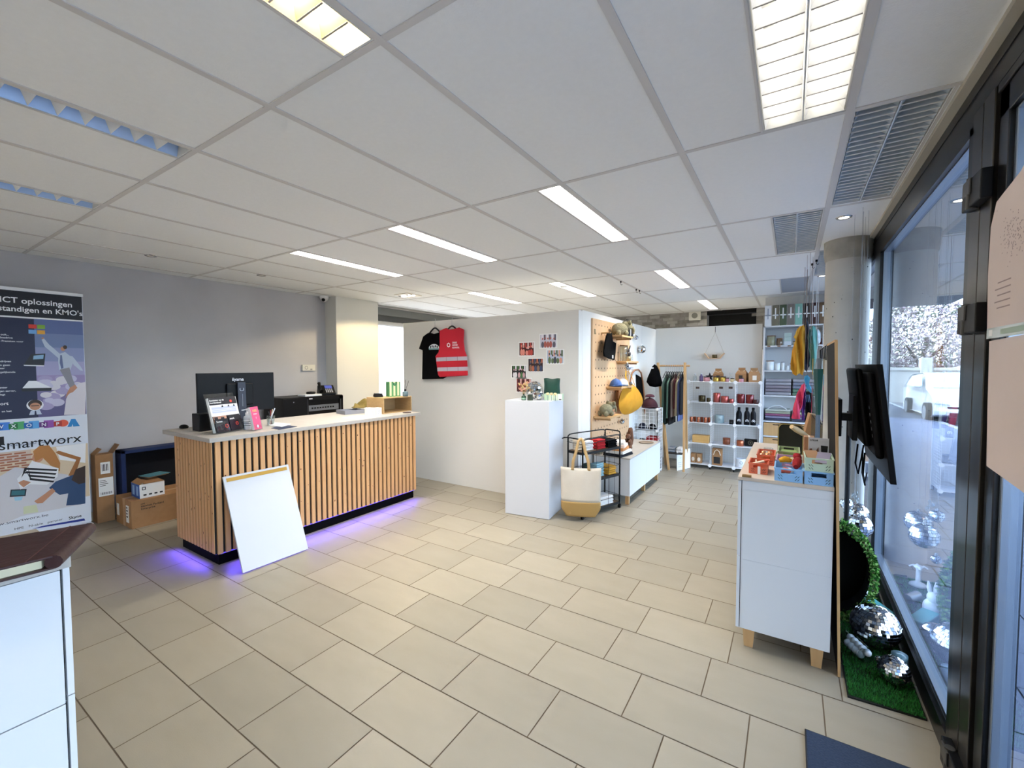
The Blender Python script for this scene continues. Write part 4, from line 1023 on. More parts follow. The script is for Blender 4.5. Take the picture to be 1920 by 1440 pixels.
m.bar(Vector((s0.x, s0.y, ZP+.0425)), Vector((s1.x, s1.y, ZP+.0425)), .003, .002); m.build('seam', t)
# ================================================================== partition, pedestal, trolley
def rot_at(c, rz): return Matrix.Translation(Vector(c)) @ Matrix.Rotation(rz, 4, 'Z')
MGAP = mat('mirror_ball_gap', '#3d4148', .5, metal=.3)
FAC = [mat('mirror_facets', ''), mat('mirror_facets_warm', '#efe9dc', .08, metal=1), mat('mirror_facets_cool', '#d7e2f0', .05, metal=1)]
def disco(label, c, r, rows=10, hang=None, group='mirror balls', sc=(1, 1, 1), tilt=0, name='mirror_ball'):
    t = thing(name, label, 'mirror ball', Vector(c)-Vector((0, 0, r*sc[2])), group)
    c = Vector(c); M = Matrix.Rotation(tilt, 4, 'Y')
    m = MB(MGAP); m.smooth = True; m.sphere(c, r*.975, 24, 14, sc=sc, R=M.to_3x3()); m.build('core', t)
    m = MB(FAC[0]); rd = random.Random(int(r*10000)+rows)
    for j in range(rows):
        p0, p1 = math.pi*(j+.06)/rows, math.pi*(j+.94)/rows; pm = (p0+p1)/2
        k = max(4, int(2*rows*math.sin(pm)))
        for i in range(k):
            a0, a1 = 2*math.pi*(i+.06)/k, 2*math.pi*(i+.94)/k
            P = [M @ Vector((r*math.sin(p)*math.cos(a)*sc[0], r*math.sin(p)*math.sin(a)*sc[1], -r*math.cos(p)*sc[2])) for p, a in ((p0, a0), (p0, a1), (p1, a1), (p1, a0))]
            e = rd.uniform(-.035, .035); P[0] = P[0]*(1+e); P[2] = P[2]*(1-e)
            m.use(rd.choice(FAC)); m.quad(*[c+p for p in P])
    m.build('mirror_tiles', t)
    if hang:
        m = MB(mat('nylon_thread', '#8d9096', .7)); m.cyl(c+Vector((0, 0, r*sc[2])), (c.x, c.y, hang), .0007, n=5); m.build('thread', t)
        m = MB(mat('chrome_ring', '')); m.cyl(c+Vector((0, 0, r*sc[2]-.002)), c+Vector((0, 0, r*sc[2]+.012)), .008, n=10); m.build('cap', t)
    return t
def shape_at(pts, axis, val, th, m, name, parent=None, bevel=.004, sub=None):
    """flat-ish solid with the surveyed outline on plane axis=val, thickness th towards the room"""
    P = [at(a, b, axis, val) for a, b in pts]
    n = Vector({'y': (0, -1, 0), 'x': (1, 0, 0)}[axis])*th
    k = len(P); m.add(P+[p+n for p in P], [tuple(range(k-1, -1, -1)), tuple(range(k, 2*k))]+[(i, (i+1) % k, k+(i+1) % k, k+i) for i in range(k)], False)
    return m
# ---- hanging T-shirt and safety vest
def hanger_on(t, cx, y, zt, w, mm):
    m = MB(mm); m.smooth = True
    m.tube([(cx-w/2, y, zt-.20), (cx-.10, y, zt-.15), (cx-.065, y, zt-.115), (cx-.025, y, zt-.085), (cx, y, zt-.08), (cx+.025, y, zt-.085), (cx+.065, y, zt-.115), (cx+.10, y, zt-.15), (cx+w/2, y, zt-.20)], .011, 8)
    m.build('hanger', t)
    m = MB(mat('hook_steel', '#b9bcc2', .3, metal=.8)); m.smooth = True
    m.tube([(cx, y, zt-.08), (cx, y, zt+.0), (cx+.014, y, zt+.018), (cx+.012, y, zt+.04), (cx-.004, y, zt+.048)], .0022, 6); m.build('hook', t)
BLKF = mat('black_cotton', '#060608', .95, bump=.3, scale=30, spec=.1)
p = at(812, 617, 'y', 4.47)
t = thing('t_shirt', 'black T-shirt with a white print hanging half behind the red vest', 'shirt', (p.x, 4.47, at(812, 712, 'y', 4.47).z))
hanger_on(t, at(815, 622, 'y', 4.47).x, 4.476, at(815, 604, 'y', 4.47).z, .30, BLKPL)
m = MB(BLKF); shape_at([(803, 625), (795, 631), (787, 654), (794, 657), (793, 711), (832, 710), (838, 707), (840, 625), (830, 620), (823, 624), (815, 626), (808, 624)], 'y', 4.482, .022, m, '')
m.build('fabric', t, bevel=.008)
m = MB(mat('shirt_print_white', '#e3e8ea', .7)); P = at(813.5, 653, 'y', 4.459); disc(m, P, (1, 0, 0), Z_, .095, .058, a1=math.pi); m.use(mat('shirt_print_blue', '#7fa6ad', .7)); m.quad(P+Vector((-.09, 0, -.02)), P+Vector((.09, 0, -.02)), P+Vector((.095, 0, 0)), P+Vector((-.095, 0, 0)))
m.use(BLKF)
for k in range(5): disc(m, P+Vector((-.06+k*.03, -.0005, .018+.008*(k % 2))), (1, 0, 0), Z_, .009, .018)
m.build('print', t)
REDV = mat('vest_red', '#b3152a', .8, bump=.2, scale=12)
t = thing('safety_vest', 'red safety vest with two reflective bands hanging over the black T-shirt', 'vest', (at(848, 650, 'y', 4.43).x, 4.43, at(848, 707, 'y', 4.43).z))
hanger_on(t, at(847, 617, 'y', 4.44).x, 4.443, at(847, 600, 'y', 4.44).z, .30, BLKPL)
YV = 4.452
m = MB(REDV); shape_at([(838, 615), (826, 620), (826, 645), (824, 660), (818, 668), (823, 703), (826, 707), (866, 705), (878, 704), (876, 667), (872, 657), (870, 640), (871, 618), (862, 614), (853, 617), (844, 618)], 'y', YV, .022, m, ''); m.build('fabric', t, bevel=.007)
SIL = mat('reflective_band', '#c9c4cf', .35, metal=.2)
for (a, b) in (((818, 670.5), (876.5, 668)), ((820, 689), (877.5, 687.5))):
    m = MB(SIL); P, Q = at(a[0], a[1], 'y', YV-.0225), at(b[0], b[1], 'y', YV-.0225); h = .052
    m.quad(P, Q, Q+Vector((0, 0, -h)), P+Vector((0, 0, -h))); m.use(mat('band_stitch', '#8b6f7c', .6))
    for k in (.33, .68): R_0 = P.lerp(Q, k); m.quad(R_0+Vector((0, -.0004, 0)), R_0+Vector((.006, -.0004, 0)), R_0+Vector((.006, -.0004, -h)), R_0+Vector((0, -.0004, -h)))
    m.build('reflective_band', t)
m = MB(PWH); P = at(841, 647, 'y', YV-.0226); ring(m, P, (1, 0, 0), Z_, .016, .024)
for k in range(8): a = k*math.pi/4; disc(m, P+Vector((.026*math.cos(a), -.0002, .026*math.sin(a))), (1, 0, 0), Z_, .007, n=8)
for k, s_ in enumerate(('DEAD', 'GOOD', 'SCHOOL')): m.text(s_, at(848, 644+4.6*k, 'y', YV-.0228), (1, 0, 0), Z_, .030, bold=.03)
m.build('print', t)

# ---- pinned photographs
PH = [((1013, 628, 1043, 651), ('#c9c7d4', '#a85a50', '#e9e6ec', '#5c5a68'), 'highest pinned photo on the partition, people in white and red'),
      ((974, 643, 1001, 666), ('#3a0f10', '#d98a7c', '#b5453c', '#e0c9c2'), 'pinned photo of people on a dark red stage, left of the highest photo'),
      ((1026, 657, 1056, 681), ('#b9c2d6', '#3a3d4a', '#d9a08a', '#5c6d4b'), 'rightmost pinned photo, people outdoors under trees'),
      ((991, 673, 1018, 696), ('#2b1512', '#8a6a58', '#3c4a6a', '#b5664a'), 'pinned dark photo of a person in blue, in the middle of the group'),
      ((960, 686, 986, 708), ('#15161a', '#c39aa0', '#3f6b3c', '#e4e2e4'), 'leftmost pinned photo, person in pale pink beside green plants'),
      ((969, 710, 996, 735), ('#6d2a28', '#c98b88', '#3b1a1e', '#d9b2ac'), 'lowest pinned photo half hidden by the dried flowers')]
rp = random.Random(21)
for (x0, y0, x1, y1), cs, lb in PH:
    a, b = at(x0, y0, 'y', 4.4985), at(x1, y1, 'y', 4.4985)
    m = MB(PAPER); m.box(a.x-.012, 4.4975, b.z-.012, b.x+.012, 4.4995, a.z+.012)
    M_ = [mat('photo_tone_%s' % c_[1:], c_, .4) for c_ in cs]
    m.use(M_[0]); Yp = 4.497; W, Hh = b.x-a.x, a.z-b.z
    def rect(u0, v0, u1, v1, lift): m.quad((a.x+W*u0, Yp-lift, b.z+Hh*v0), (a.x+W*u1, Yp-lift, b.z+Hh*v0), (a.x+W*u1, Yp-lift, b.z+Hh*v1), (a.x+W*u0, Yp-lift, b.z+Hh*v1))
    rect(0, 0, 1, 1, 0)
    for k in range(6):
        u = .08+k*.16; m.use(M_[3] if k % 2 else M_[2]); rect(u, .7-.2*rp.random(), u+.1, 1, .0003)
    for k in range(5):
        u = .14+k*.18+rp.uniform(-.03, .03); h = rp.uniform(.45, .62); m.use(rp.choice(M_[1:])); c_ = Vector((a.x+W*u, Yp-.0006-.0001*k, b.z+Hh*h*.4)); disc(m, c_, (1, 0, 0), Z_, W*.09, Hh*h*.45)
        m.use(M_[1]); disc(m, (a.x+W*u, Yp-.0012, b.z+Hh*(h+.14)), (1, 0, 0), Z_, W*.045, Hh*.08)
    tag(m.build('pinned_photo'), lb, 'photo', 'photos pinned on the partition')

# ---- white pedestal with its display
PZ = 1.235; PR = math.radians(8.5)
P2 = Vector((-2.085, 3.969, 0))
def ped(u, v): return P2+Vector((math.cos(PR), math.sin(PR), 0))*u+Vector((-math.sin(PR), math.cos(PR), 0))*v
P2 = Vector((-2.085, 3.962, 0)); PRv = math.radians(5)
m = MB(mat('pedestal_white', '#d0d3d9', .5)); m.T = rot_at(P2, math.radians(7.4)); m.box(-.507, 0, .004, 0, .45, PZ); m.use(mat('pedestal_foot', '#16161a', .7)); m.box(-.495, .012, 0, -.012, .44, .004)
# right side face leans on its own angle in the photo, keep a square plinth
tag(m.build('display_pedestal', bevel=.002), 'tall white display pedestal standing in front of the photo wall', 'pedestal')
def onq(px, Y): return Vector((at(px, 745, 'y', Y).x, Y, PZ))
def onp(px, py): return at(px, py, 'z', PZ)
DG = mat('dark_green_glass', '#2c4638', .15)
p = onq(982, 3.99)
t = thing('dried_flower_vase', 'green glass bottle with beige dried flowers on the white pedestal', 'vase', p)
m = MB(DG); m.smooth = True; m.lathe(p, [(0, 0), (.024, 0), (.026, .004), (.026, .035), (.022, .045), (.010, .052), (.009, .068), (.011, .07)], 20); m.use(mat('label_sage', '#8fb59b', .5)); m.lathe(p, [(.0263, .010), (.0263, .028)], 20); m.build('vase_body', t)
m = MB(mat('dry_straw', '#b89a63', .9)); rf = random.Random(5)
tips = []
for i in range(16):
    a = rf.uniform(0, 6.28); q = p+Vector((rf.uniform(.01, .07)*math.cos(a), .03*math.sin(a), rf.uniform(.11, .19))); tips.append(q)
    m.tube([p+Vector((0, 0, .06)), p.lerp(q, .6)+Vector((0, 0, .03)), q], .0014, 5)
m.build('stems', t)
m = MB(mat('dry_petal', '#d9bd86', .9)); m2 = mat('dry_petal_pink', '#cf9a86', .9)
for q in tips:
    m.use(rf.choice((m.mats[0], m.mats[0], m2)))
    for k in range(9): d = Vector((rf.gauss(0, 1), rf.gauss(0, 1), rf.gauss(0, 1))).normalized(); e = d.orthogonal().normalized(); s_ = rf.uniform(.008, .016); c_ = q+d*.008; m.quad(c_-d*s_, c_+e*s_*.6, c_+d*s_, c_-e*s_*.6)
m.build('blossoms', t)
p = onq(994, 4.0)
m = MB(mat('olive_candle_glass', '#3b4537', .3)); m.smooth = True; m.lathe(p, [(0, 0), (.030, 0), (.032, .004), (.028, .058), (.030, .064), (.027, .064), (.026, .03), (0, .03)], 22)
tag(m.build('tealight_glass'), 'dark olive tealight glass between the flower vase and the mirror balls', 'candle holder')
disco('large mirror ball at the back of the white pedestal', onq(1002, 4.27)+Vector((0, 0, .098)), .098, 11)
disco('small mirror ball in front of the large one on the white pedestal', onq(1010, 4.09)+Vector((0, 0, .052)), .052, 9)
p = onq(1035, 4.20)
t = thing('pouch', 'dark green leather pouch standing on the white pedestal', 'pouch', p)
GP = mat('green_pouch', '#123d33', .35, bump=.4, scale=14)
YPc = 4.27
m = MB(GP); 
def pou(u, v):
    a0, a1 = at(1020, 735, 'y', YPc), at(1050, 710, 'y', YPc); z0 = PZ+.002
    w = a1.x-a0.x; x = a0.x+w*u+.006*math.sin(v*7)*(u-.5); z = z0+(a1.z-z0)*v+.004*math.sin(u*9)
    d = .028*(math.sin(math.pi*u)**.6)*(math.sin(math.pi*(v*.93+.05))**.7)
    return (x, YPc-d, z)
m.smooth = True; m.sheet(pou, 16, 12); m.sheet(lambda u, v: (pou(1-u, v)[0], 2*YPc-pou(1-u, v)[1], pou(1-u, v)[2]), 16, 12)
m.build('pouch_body', t)
m = MB(mat('brass_zip', '#a88a4a', .3, metal=.8)); a0, a1 = at(1020, 712, 'y', YPc), at(1050, 710.5, 'y', YPc); m.bar(a0+Vector((.004, -.002, -.006)), a1+Vector((-.004, -.002, -.006)), .004, .003); m.build('zip', t)
a0, a1 = onq(1020, 4.12), onq(1054, 4.16)
t = thing('tea_box', 'pale green striped box on the white pedestal in front of the pouch', 'box', (a0+a1)/2)
m = MB(mat('box_pale_green', '#b9cfae', .5)); d = (a1-a0); ez = math.atan2(d.y, d.x); W = d.length; m.T = Matrix.Translation(a0) @ Matrix.Rotation(ez, 4, 'Z'); m.box(0, 0, 0, W, .06, .068)
m.use(mat('box_cream', '#e9ecd9', .5))
for k in range(4): m.box(W*(.32+.12*k), -.0006, .0, W*(.38+.12*k), 0, .068)
m.use(mat('box_white_end', '#eef0ea', .5)); m.box(W*.78, -.0007, .0, W, 0, .068); m.use(TXT); m.box(W*.82, -.001, .006, W*.96, -.0006, .016); m.build('carton', t)
for k, px_ in enumerate((1027, 1034, 1041)):
    q = onq(px_, 4.07); t = thing('sample_vial', ['left', 'middle', 'right'][k]+' of three small glass vials with wooden caps on the pedestal', 'vial', q, 'three wood capped vials')
    m = MB(GLASSJ); m.smooth = True; m.lathe(q, [(0, .001), (.009, .001), (.009, .056), (.007, .06)], 14); m.build('vial_body', t)
    m = MB(mat('vial_cap_wood', '#dfc391', .5)); m.smooth = True; m.lathe(q, [(0, .060), (.014, .060), (.0145, .066), (.0145, .084), (0, .086)], 18); m.build('cap', t)

# ---- black wire trolley
A_, B_, D_ = Vector((-2.0, 4.235, 0)), Vector((-1.80, 4.165, 0)), Vector((-1.60, 4.74, 0)); C_ = A_+D_-B_
t = thing('serving_trolley', 'three tier black wire trolley with clothes beside the white pedestal', 'trolley', (A_+D_)/2)
def lz(p, z): return Vector((p.x, p.y, z))
for p in (A_, B_, C_, D_):
    m = MB(BLACK); m.smooth = True; m.cyl(lz(p, .055), lz(p, .84), .009, n=10); m.build('post', t)
for p in (A_, B_, C_, D_):
    m = MB(BLKPL); m.smooth = True; m.cyl(lz(p, .024)+Vector((-.012, 0, 0)), lz(p, .024)+Vector((.012, 0, 0)), .024, n=18); m.cyl(lz(p, .03), lz(p, .06), .008, n=8); m.build('caster', t)
WALN = mat('walnut_tray', '#6b543c', .5, var=.6, scale=6, col2='#594430')
SHZ = (.055, .375, .68)
for z in SHZ:
    m = MB(WALN); m.add([lz(p, z) for p in (A_, B_, D_, C_)]+[lz(p, z+.018) for p in (A_, B_, D_, C_)], [(3, 2, 1, 0), (4, 5, 6, 7)]+[(i, (i+1) % 4, 4+(i+1) % 4, 4+i) for i in range(4)], False)
    m.use(BLACK)
    for a, b in ((A_, B_), (B_, D_), (D_, C_), (C_, A_)): m.bar(lz(a, z+.006), lz(b, z+.006), .008, .026)
    m.build('shelf', t)
def loop(z, r, out=.0):
    c_ = (A_+D_)/2; pts = []
    Q = [A_, B_, D_, C_]
    Q = [q+(q-c_).normalized()*out for q in Q]
    for i in range(4):
        q, pv, nx = Q[i], Q[i-1], Q[(i+1) % 4]
        for s_ in (1, .5, .15): pts.append(q+(pv-q).normalized()*.05*s_)
        for s_ in (.15, .5, 1): pts.append(q+(nx-q).normalized()*.05*s_)
    return [lz(p, z) for p in pts]
m = MB(BLACK); m.smooth = True
for z in (.145, .495, .79): m.tube(loop(z, 0, .018), .0028, 6, closed=True)
for a, b in ((A_, B_), (B_, D_), (D_, C_), (C_, A_)):
    for k in (.35, .68):
        q = a.lerp(b, k); m.cyl(lz(q, .06), lz(q, .79), .0018, n=5)
m.build('wire_basket', t)
for a, b in ((A_, C_), (C_, D_), (A_, B_), (B_, D_)):
    m = MB(BLACK); m.smooth = True; d = (b-a); zt = .87 if (a, b) in ((A_, C_), (C_, D_)) else .835
    m.tube([lz(a, .80), lz(a, zt-.02), lz(a+d*.04, zt-.004), lz(a+d*.12, zt), lz(b-d*.12, zt), lz(b-d*.04, zt-.004), lz(b, zt-.02), lz(b, .80)], .007, 8); m.build('handle', t)
m = MB(BLKPL); m.smooth = True; m.tube([lz(A_, .835), lz(A_, .836)+Vector((-.03, -.035, 0)), lz(A_, .83)+Vector((-.045, -.055, -.003))], [.006, .008, .004], 8); m.build('grip', t)
# folded clothes on it
def folded(name, label, c, w, d, h, rz, mm, cat='shirt', group=None, layers=2):
    m = MB(mm); m.T = rot_at(c, rz)
    hh = h/layers
    def prof(z0, z1, y0, y1):
        n = 6; pts = [(y1, z0)]; r = (z1-z0)/2
        pts += [(y0+r-r*math.sin(math.pi*i/n), z0+r-r*math.cos(math.pi*i/n)) for i in range(n+1)] + [(y1, z1)]
        return pts
    for k in range(layers):
        pr = prof(hh*k+.0004, hh*(k+1)-.0004, -d/2+.004*(k % 2), d/2); n = len(pr)
        vs = [(-w/2+.006*math.sin(k*2), y, z) for y, z in pr]+[(w/2-.004*k, y, z) for y, z in pr]
        m.add(vs, [tuple(range(n)), tuple(range(2*n-1, n-1, -1))]+[((i+1) % n, i, n+i, n+(i+1) % n) for i in range(n)], False)
    o = m.build(name, bevel=min(.009, h*.2), seg=3); return tag(o, label, cat, group)
TRZ = math.atan2((D_-B_).y, (D_-B_).x)-math.pi/2    # long axis BD; front faces +x side
CREAM = mat('cream_cotton', '#ddd2c2', .95, bump=.3, scale=40); WHC = mat('white_cotton', '#e4e2e0', .95, bump=.3, scale=40); REDC = mat('red_cotton', '#a8141c', .9, bump=.3, scale=40)
LBC = mat('light_blue_cotton', '#86aebb', .95, bump=.3, scale=40); MUC = mat('mustard_cotton', '#b98a2e', .95, bump=.3, scale=40); PNC = mat('pink_cotton', '#a06f80', .95, bump=.3, scale=40); SGC = mat('sage_dark_cotton', '#3e5350', .95, bump=.3, scale=40); TAN = mat('tan_cotton', '#b8996b', .9, bump=.3, scale=40)
def onT(f, s, z):   # s along A->... short side 0..1, f along B->D 0..1
    q = B_+(D_-B_)*f+(A_-B_)*s; return Vector((q.x, q.y, z))
def stack(f, s, z, n, w, d, h, mm, names, grp, rz=None, cat='shirt'):
    for k in range(n):
        folded('folded_shirt', names[k] if k < len(names) else names[-1], onT(f, s, z+k*h), w, d, h-.001, (TRZ if rz is None else rz)+math.radians(90)+random.uniform(-.05, .05), mm, cat, grp)
z2 = SHZ[2]+.020
ordn = ['lowest', 'second', 'third', 'topmost']
stack(.17, .72, z2, 4, .12, .08, .030, CREAM, [o+' folded cream shirt of the left stack in the top trolley basket' for o in ordn], 'folded cream shirts on the trolley')
stack(.26, .36, z2, 3, .12, .07, .034, WHC, [o+' folded white shirt behind the tote handle in the top trolley basket' for o in ordn], 'folded white shirts on the trolley')
stack(.54, .45, z2, 3, .13, .15, .034, REDC, [o+' folded red garment in the top trolley basket' for o in ordn], 'folded red garments on the trolley')
stack(.83, .45, z2, 2, .14, .18, .044, BLKF, [o+' folded black garment in the top trolley basket' for o in ordn], 'folded black garments on the trolley')
z1 = SHZ[1]+.020
stack(.14, .5, z1, 2, .12, .12, .045, PNC, [o+' folded dusty pink garment on the middle trolley shelf' for o in ordn], 'pink garments on the trolley')
stack(.40, .76, z1, 3, .11, .07, .045, SGC, [o+' folded dark sage garment on the middle trolley shelf' for o in ordn], 'sage garments on the trolley')
stack(.50, .32, z1, 4, .14, .09, .037, LBC, [o+' folded light blue shirt on the middle trolley shelf' for o in ordn], 'light blue shirts on the trolley')
stack(.82, .42, z1, 2, .13, .16, .048, MUC, [o+' folded mustard garment on the middle trolley shelf' for o in ordn], 'mustard garments on the trolley')
stack(.62, .45, SHZ[0]+.020, 3, .28, .17, .030, WHC, [o+' folded white garment on the bottom trolley shelf' for o in ordn], 'white garments on the trolley')

# ---- tote bag hung on the trolley corner
YT = 4.085
t = thing('tote_bag', 'cream canvas tote bag with tan bottom hanging on the black trolley', 'bag', (-1.77, YT, .055))
CAN = mat('canvas_cream', '#d3ccc0', .95, var=.5, scale=6, col2='#c8c0b3', bump=.2, bscale=220); CTAN = mat('canvas_tan', '#a98a55', .9, bump=.2, scale=200)
BT = Matrix.Translation(Vector((-1.785, YT, 0))) @ Matrix.Rotation(math.radians(22), 4, 'Z')
zA, zB, zC = .565, .215, .06
def bagf(u, v):
    w = .205*(1-.03*v); x = (u-.5)*2*w
    z = zA+(zB-zA)*v-.012*math.sin(math.pi*u)*(1-v)
    return (x, -.035*math.sin(math.pi*u)**.7*(v**.6)-.004*math.sin(u*14)*(1-v), z)
m = MB(CAN); m.T = BT; m.smooth = True; m.sheet(bagf, 18, 12); m.sheet(lambda u, v: (bagf(1-u, v)[0], .012-.4*bagf(1-u, v)[1], bagf(1-u, v)[2]), 18, 12); m.build('bag_body', t, solid=.003)
m = MB(CTAN); m.T = BT
def bot(u, v, s_):
    w = .200; z = zB+(zC-zB)*v; cut = max(0, (v-.45)/.55)*.055; x = (u-.5)*2*(w-cut)
    return (x, (-.035 if s_ else .02)*math.sin(math.pi*u)**.7*(1-.5*v)+(0 if s_ else .004), z)
m.smooth = True; m.sheet(lambda u, v: bot(u, v, 1), 18, 8); m.sheet(lambda u, v: bot(1-u, v, 0), 18, 8); m.build('bottom_panel', t, solid=.003)
for k, dy in enumerate((-.004, .014)):
    m = MB(TAN); m.T = BT
    pts = [(-.085, dy, zA-.03), (-.078, dy, zA+.06), (-.05, dy+.02, .72), (-.028, dy+.045, .825), (-.004, dy+.065, .85), (.02, dy+.045, .825), (.045, dy+.02, .72), (.075, dy, zA+.06), (.082, dy, zA-.03)]
    def rib(u, v):
        f_ = u*(len(pts)-1); i = min(int(f_), len(pts)-2); a = Vector(pts[i]).lerp(Vector(pts[i+1]), f_-i)
        tdir = (Vector(pts[i+1])-Vector(pts[i])).normalized(); nrm = Vector((tdir.z, 0, -tdir.x)); return a+nrm*(v-.5)*.030
    m.smooth = True; m.sheet(rib, 32, 1); m.build('handle', t, solid=.003)

# ---- low white sideboard under the pegboard
SX = -1.53
t = thing('sideboard', 'low white sideboard with wooden feet under the pegboard', 'sideboard', (-1.76, 5.57, 0))
m = MB(LAM); m.box(-1.965, 4.89, .10, SX-.02, 6.26, .525); m.build('carcass', t, bevel=.001)
m = MB(LAMT); m.box(-1.97, 4.885, .526, SX+.002, 6.265, .54); m.build('top', t)
for a, b in ((4.89, 5.572), (5.576, 6.26)):
    m = MB(LAM); m.box(SX-.019, a, .10, SX, b, .523); m.build('door', t, bevel=.0015)
for x in (-1.93, SX-.035):
    for y in (4.92, 5.56, 6.20):
        m = MB(OAK); m.box(x-.02, y-.02, 0, x+.02, y+.02, .10); m.build('leg', t)
SZ = .5405
cols = [('#15171f', 'lowest folded dark shirt'), ('#d9d6d2', 'folded grey white shirt second from below'), ('#c98a55', 'folded apricot shirt in the middle'), ('#e8cdbf', 'folded pale pink shirt'), ('#e9dfd8', 'topmost folded blush shirt')]
cp = Vector((-1.72, 5.03, 0))
for k, (c_, lb) in enumerate(cols):
    folded('folded_shirt', lb+' of the pile on the low sideboard', (cp.x+.01*(k % 2), cp.y, SZ+k*.034), .30-.02*k, .24-.02*k, .033, math.radians(90+6*k-10), mat('cotton_pile_%s' % 'abcde'[k], c_, .95, bump=.3, scale=40), 'shirt', 'shirts piled on the sideboard')
# squirrel figure: seated body, head with ears, raised tail
q = Vector((-1.72, 5.42, SZ))
t = thing('squirrel_figure', 'brown squirrel figure sitting on the low sideboard behind the shirts', 'figurine', q)
FUR = mat('brown_carved_wood', '#6a4328', .8, var=.6, scale=30, col2='#4c2e1b', bump=.5)
m = MB(FUR); m.smooth = True
m.sphere(q+Vector((0, 0, .075)), .055, 18, 12, sc=(.9, 1.05, 1.35)); m.sphere(q+Vector((.012, -.05, .175)), .036, 16, 10, sc=(.85, 1.25, .9)); m.sphere(q+Vector((.012, -.095, .165)), .014, 10, 8)
m.tube([q+Vector((.02, -.03, .13)), q+Vector((.035, -.07, .105)), q+Vector((.02, -.085, .12))], [.016, .012, .009], 8); m.tube([q+Vector((-.02, -.03, .13)), q+Vector((-.025, -.07, .105)), q+Vector((.0, -.085, .12))], [.016, .012, .009], 8)
for s_ in (-1, 1): m.sphere(q+Vector((s_*.035, -.03, .03)), .032, 12, 8, sc=(.7, 1.4, .95)); m.cyl(q+Vector((.012+s_*.018, -.035, .2)), q+Vector((.012+s_*.022, -.03, .232)), .009, .001, 8)
m.build('body', t)
m = MB(FUR); m.smooth = True; m.tube([q+Vector((0, .03, .02)), q+Vector((0, .085, .06)), q+Vector((0, .10, .13)), q+Vector((0, .075, .20)), q+Vector((0, .09, .255)), q+Vector((0, .12, .26))], [.016, .032, .038, .036, .026, .008], 12); m.build('tail', t)
for k, (dy, lb) in enumerate(((4.96, 'clear glass candle jar nearest the front end of the sideboard'), (5.06, 'clear glass candle jar second from the front, against the pegboard'), (5.17, 'clear glass jar with dark lid, third in the row against the pegboard'))):
    q = Vector((-1.925, dy, SZ)); t = thing('candle_jar', lb, 'jar', q, 'candle jars against the pegboard')
    m = MB(GLASSJ); m.smooth = True; m.lathe(q, [(0, .001), (.03, .001), (.032, .01), (.032, .075), (.029, .075), (.028, .006), (0, .006)], 18); m.build('jar_body', t)
    m = MB([mat('wax_cream', '#e9dcc3', .6), mat('wax_peach', '#e3b28c', .6), mat('wax_white', '#eeece8', .6)][k]); m.smooth = True; m.lathe(q, [(0, .007), (.027, .007), (.027, .045), (0, .045)], 16); m.build('wax', t)
m = MB(mat('wood_ring_tray', '#8a7a68', .5)); m.smooth = True; m.lathe((-1.66, 6.02, SZ), [(0, 0), (.09, 0), (.10, .012), (.094, .012), (.088, .005), (0, .005)], 28); tag(m.build('plate'), 'flat round grey plate at the far end of the low sideboard', 'plate')

# ---- pegboard with shelves
t = thing('pegboard', 'tall birch plywood pegboard fixed to the white side wall', 'pegboard', (-1.985, 5.55, .54))
pz0, pz1 = .545, 2.165
m = MB(PLY); m.box(-1.999, 4.853, pz0, -1.978, 6.255, pz1); m.build('panel', t, bevel=.001)
m = MB(mat('peg_hole_dark', '#4a3526', .9))
for i in range(13):
    for j in range(15):
        y = 4.95+i*.1; z = pz0+.08+j*.105
        disc(m, (-1.9775, y, z), Y_, Z_, .011, n=10)
m.build('holes', t)
m = MB(mat('peg_plate', '#8a7a5a', .6)); m.box(-1.979, 4.90, 1.98, -1.974, 4.94, 2.04); m.build('bracket', t)
PSH = [(-1.764, 5.27, 5.72, 1.985), (-1.841, 5.679, 6.235, 1.665), (-1.778, 5.305, 5.80, 1.338), (-1.768, 4.884, 5.324, .998)]
for k, (x, ya, yb, z) in enumerate(PSH):
    m = MB(OAK); m.box(-1.9765, ya, z-.022, x, yb, z); 
    for y in (ya+.05, yb-.05): m.cyl((-1.9765, y, z-.034), (x-.01, y, z-.034), .011, n=10)
    tag(m.build('peg_shelf', bevel=.001), ['highest wooden shelf on the pegboard, carrying the pump bottles', 'second wooden peg shelf from the top, carrying the rabbit figure', 'third wooden peg shelf, carrying the caps', 'lowest wooden shelf on the pegboard'][k], 'shelf', 'peg shelves')
# items on the pegboard shelves
PLU = mat('olive_plush', '#6d6650', .98, var=.6, scale=60, col2='#8b8466', bump=.9)
def plush_bear(label, c, s, rz):
    t = thing('plush_elephant', label, 'soft toy', c, 'olive plush animals'); m = MB(PLU); m.smooth = True
    T = rot_at(c, rz)
    def S(p, r, sc): m.T = T; m.sphere(Vector(p)*s, r*s, 16, 10, sc=sc)
    S((0, 0, .075), .07, (1.5, .9, 1.0)); S((.11, 0, .115), .052, (1.1, .95, .95)); S((.155, 0, .10), .03, (1.3, .8, .7))
    for x in (-.06, .05):
        for y in (-.045, .045): S((x, y, .03), .03, (1, .9, 1.1))
    for y in (-.045, .045): S((.10, y, .145), .026, (.6, 1, 1.1))
    m.T = T; m.tube([Vector((.18, 0, .10))*s, Vector((.205, 0, .07))*s, Vector((.20, 0, .03))*s], [.02*s, .016*s, .012*s], 8)
    m.build('body', t)
plush_bear('olive plush animal on the highest pegboard shelf beside the black pump bottles', Vector((-1.86, 5.47, 1.986)), 1.15, math.radians(60))
plush_bear('olive plush animal on the lowest pegboard shelf', Vector((-1.87, 5.02, .999)), 1.0, math.radians(75))
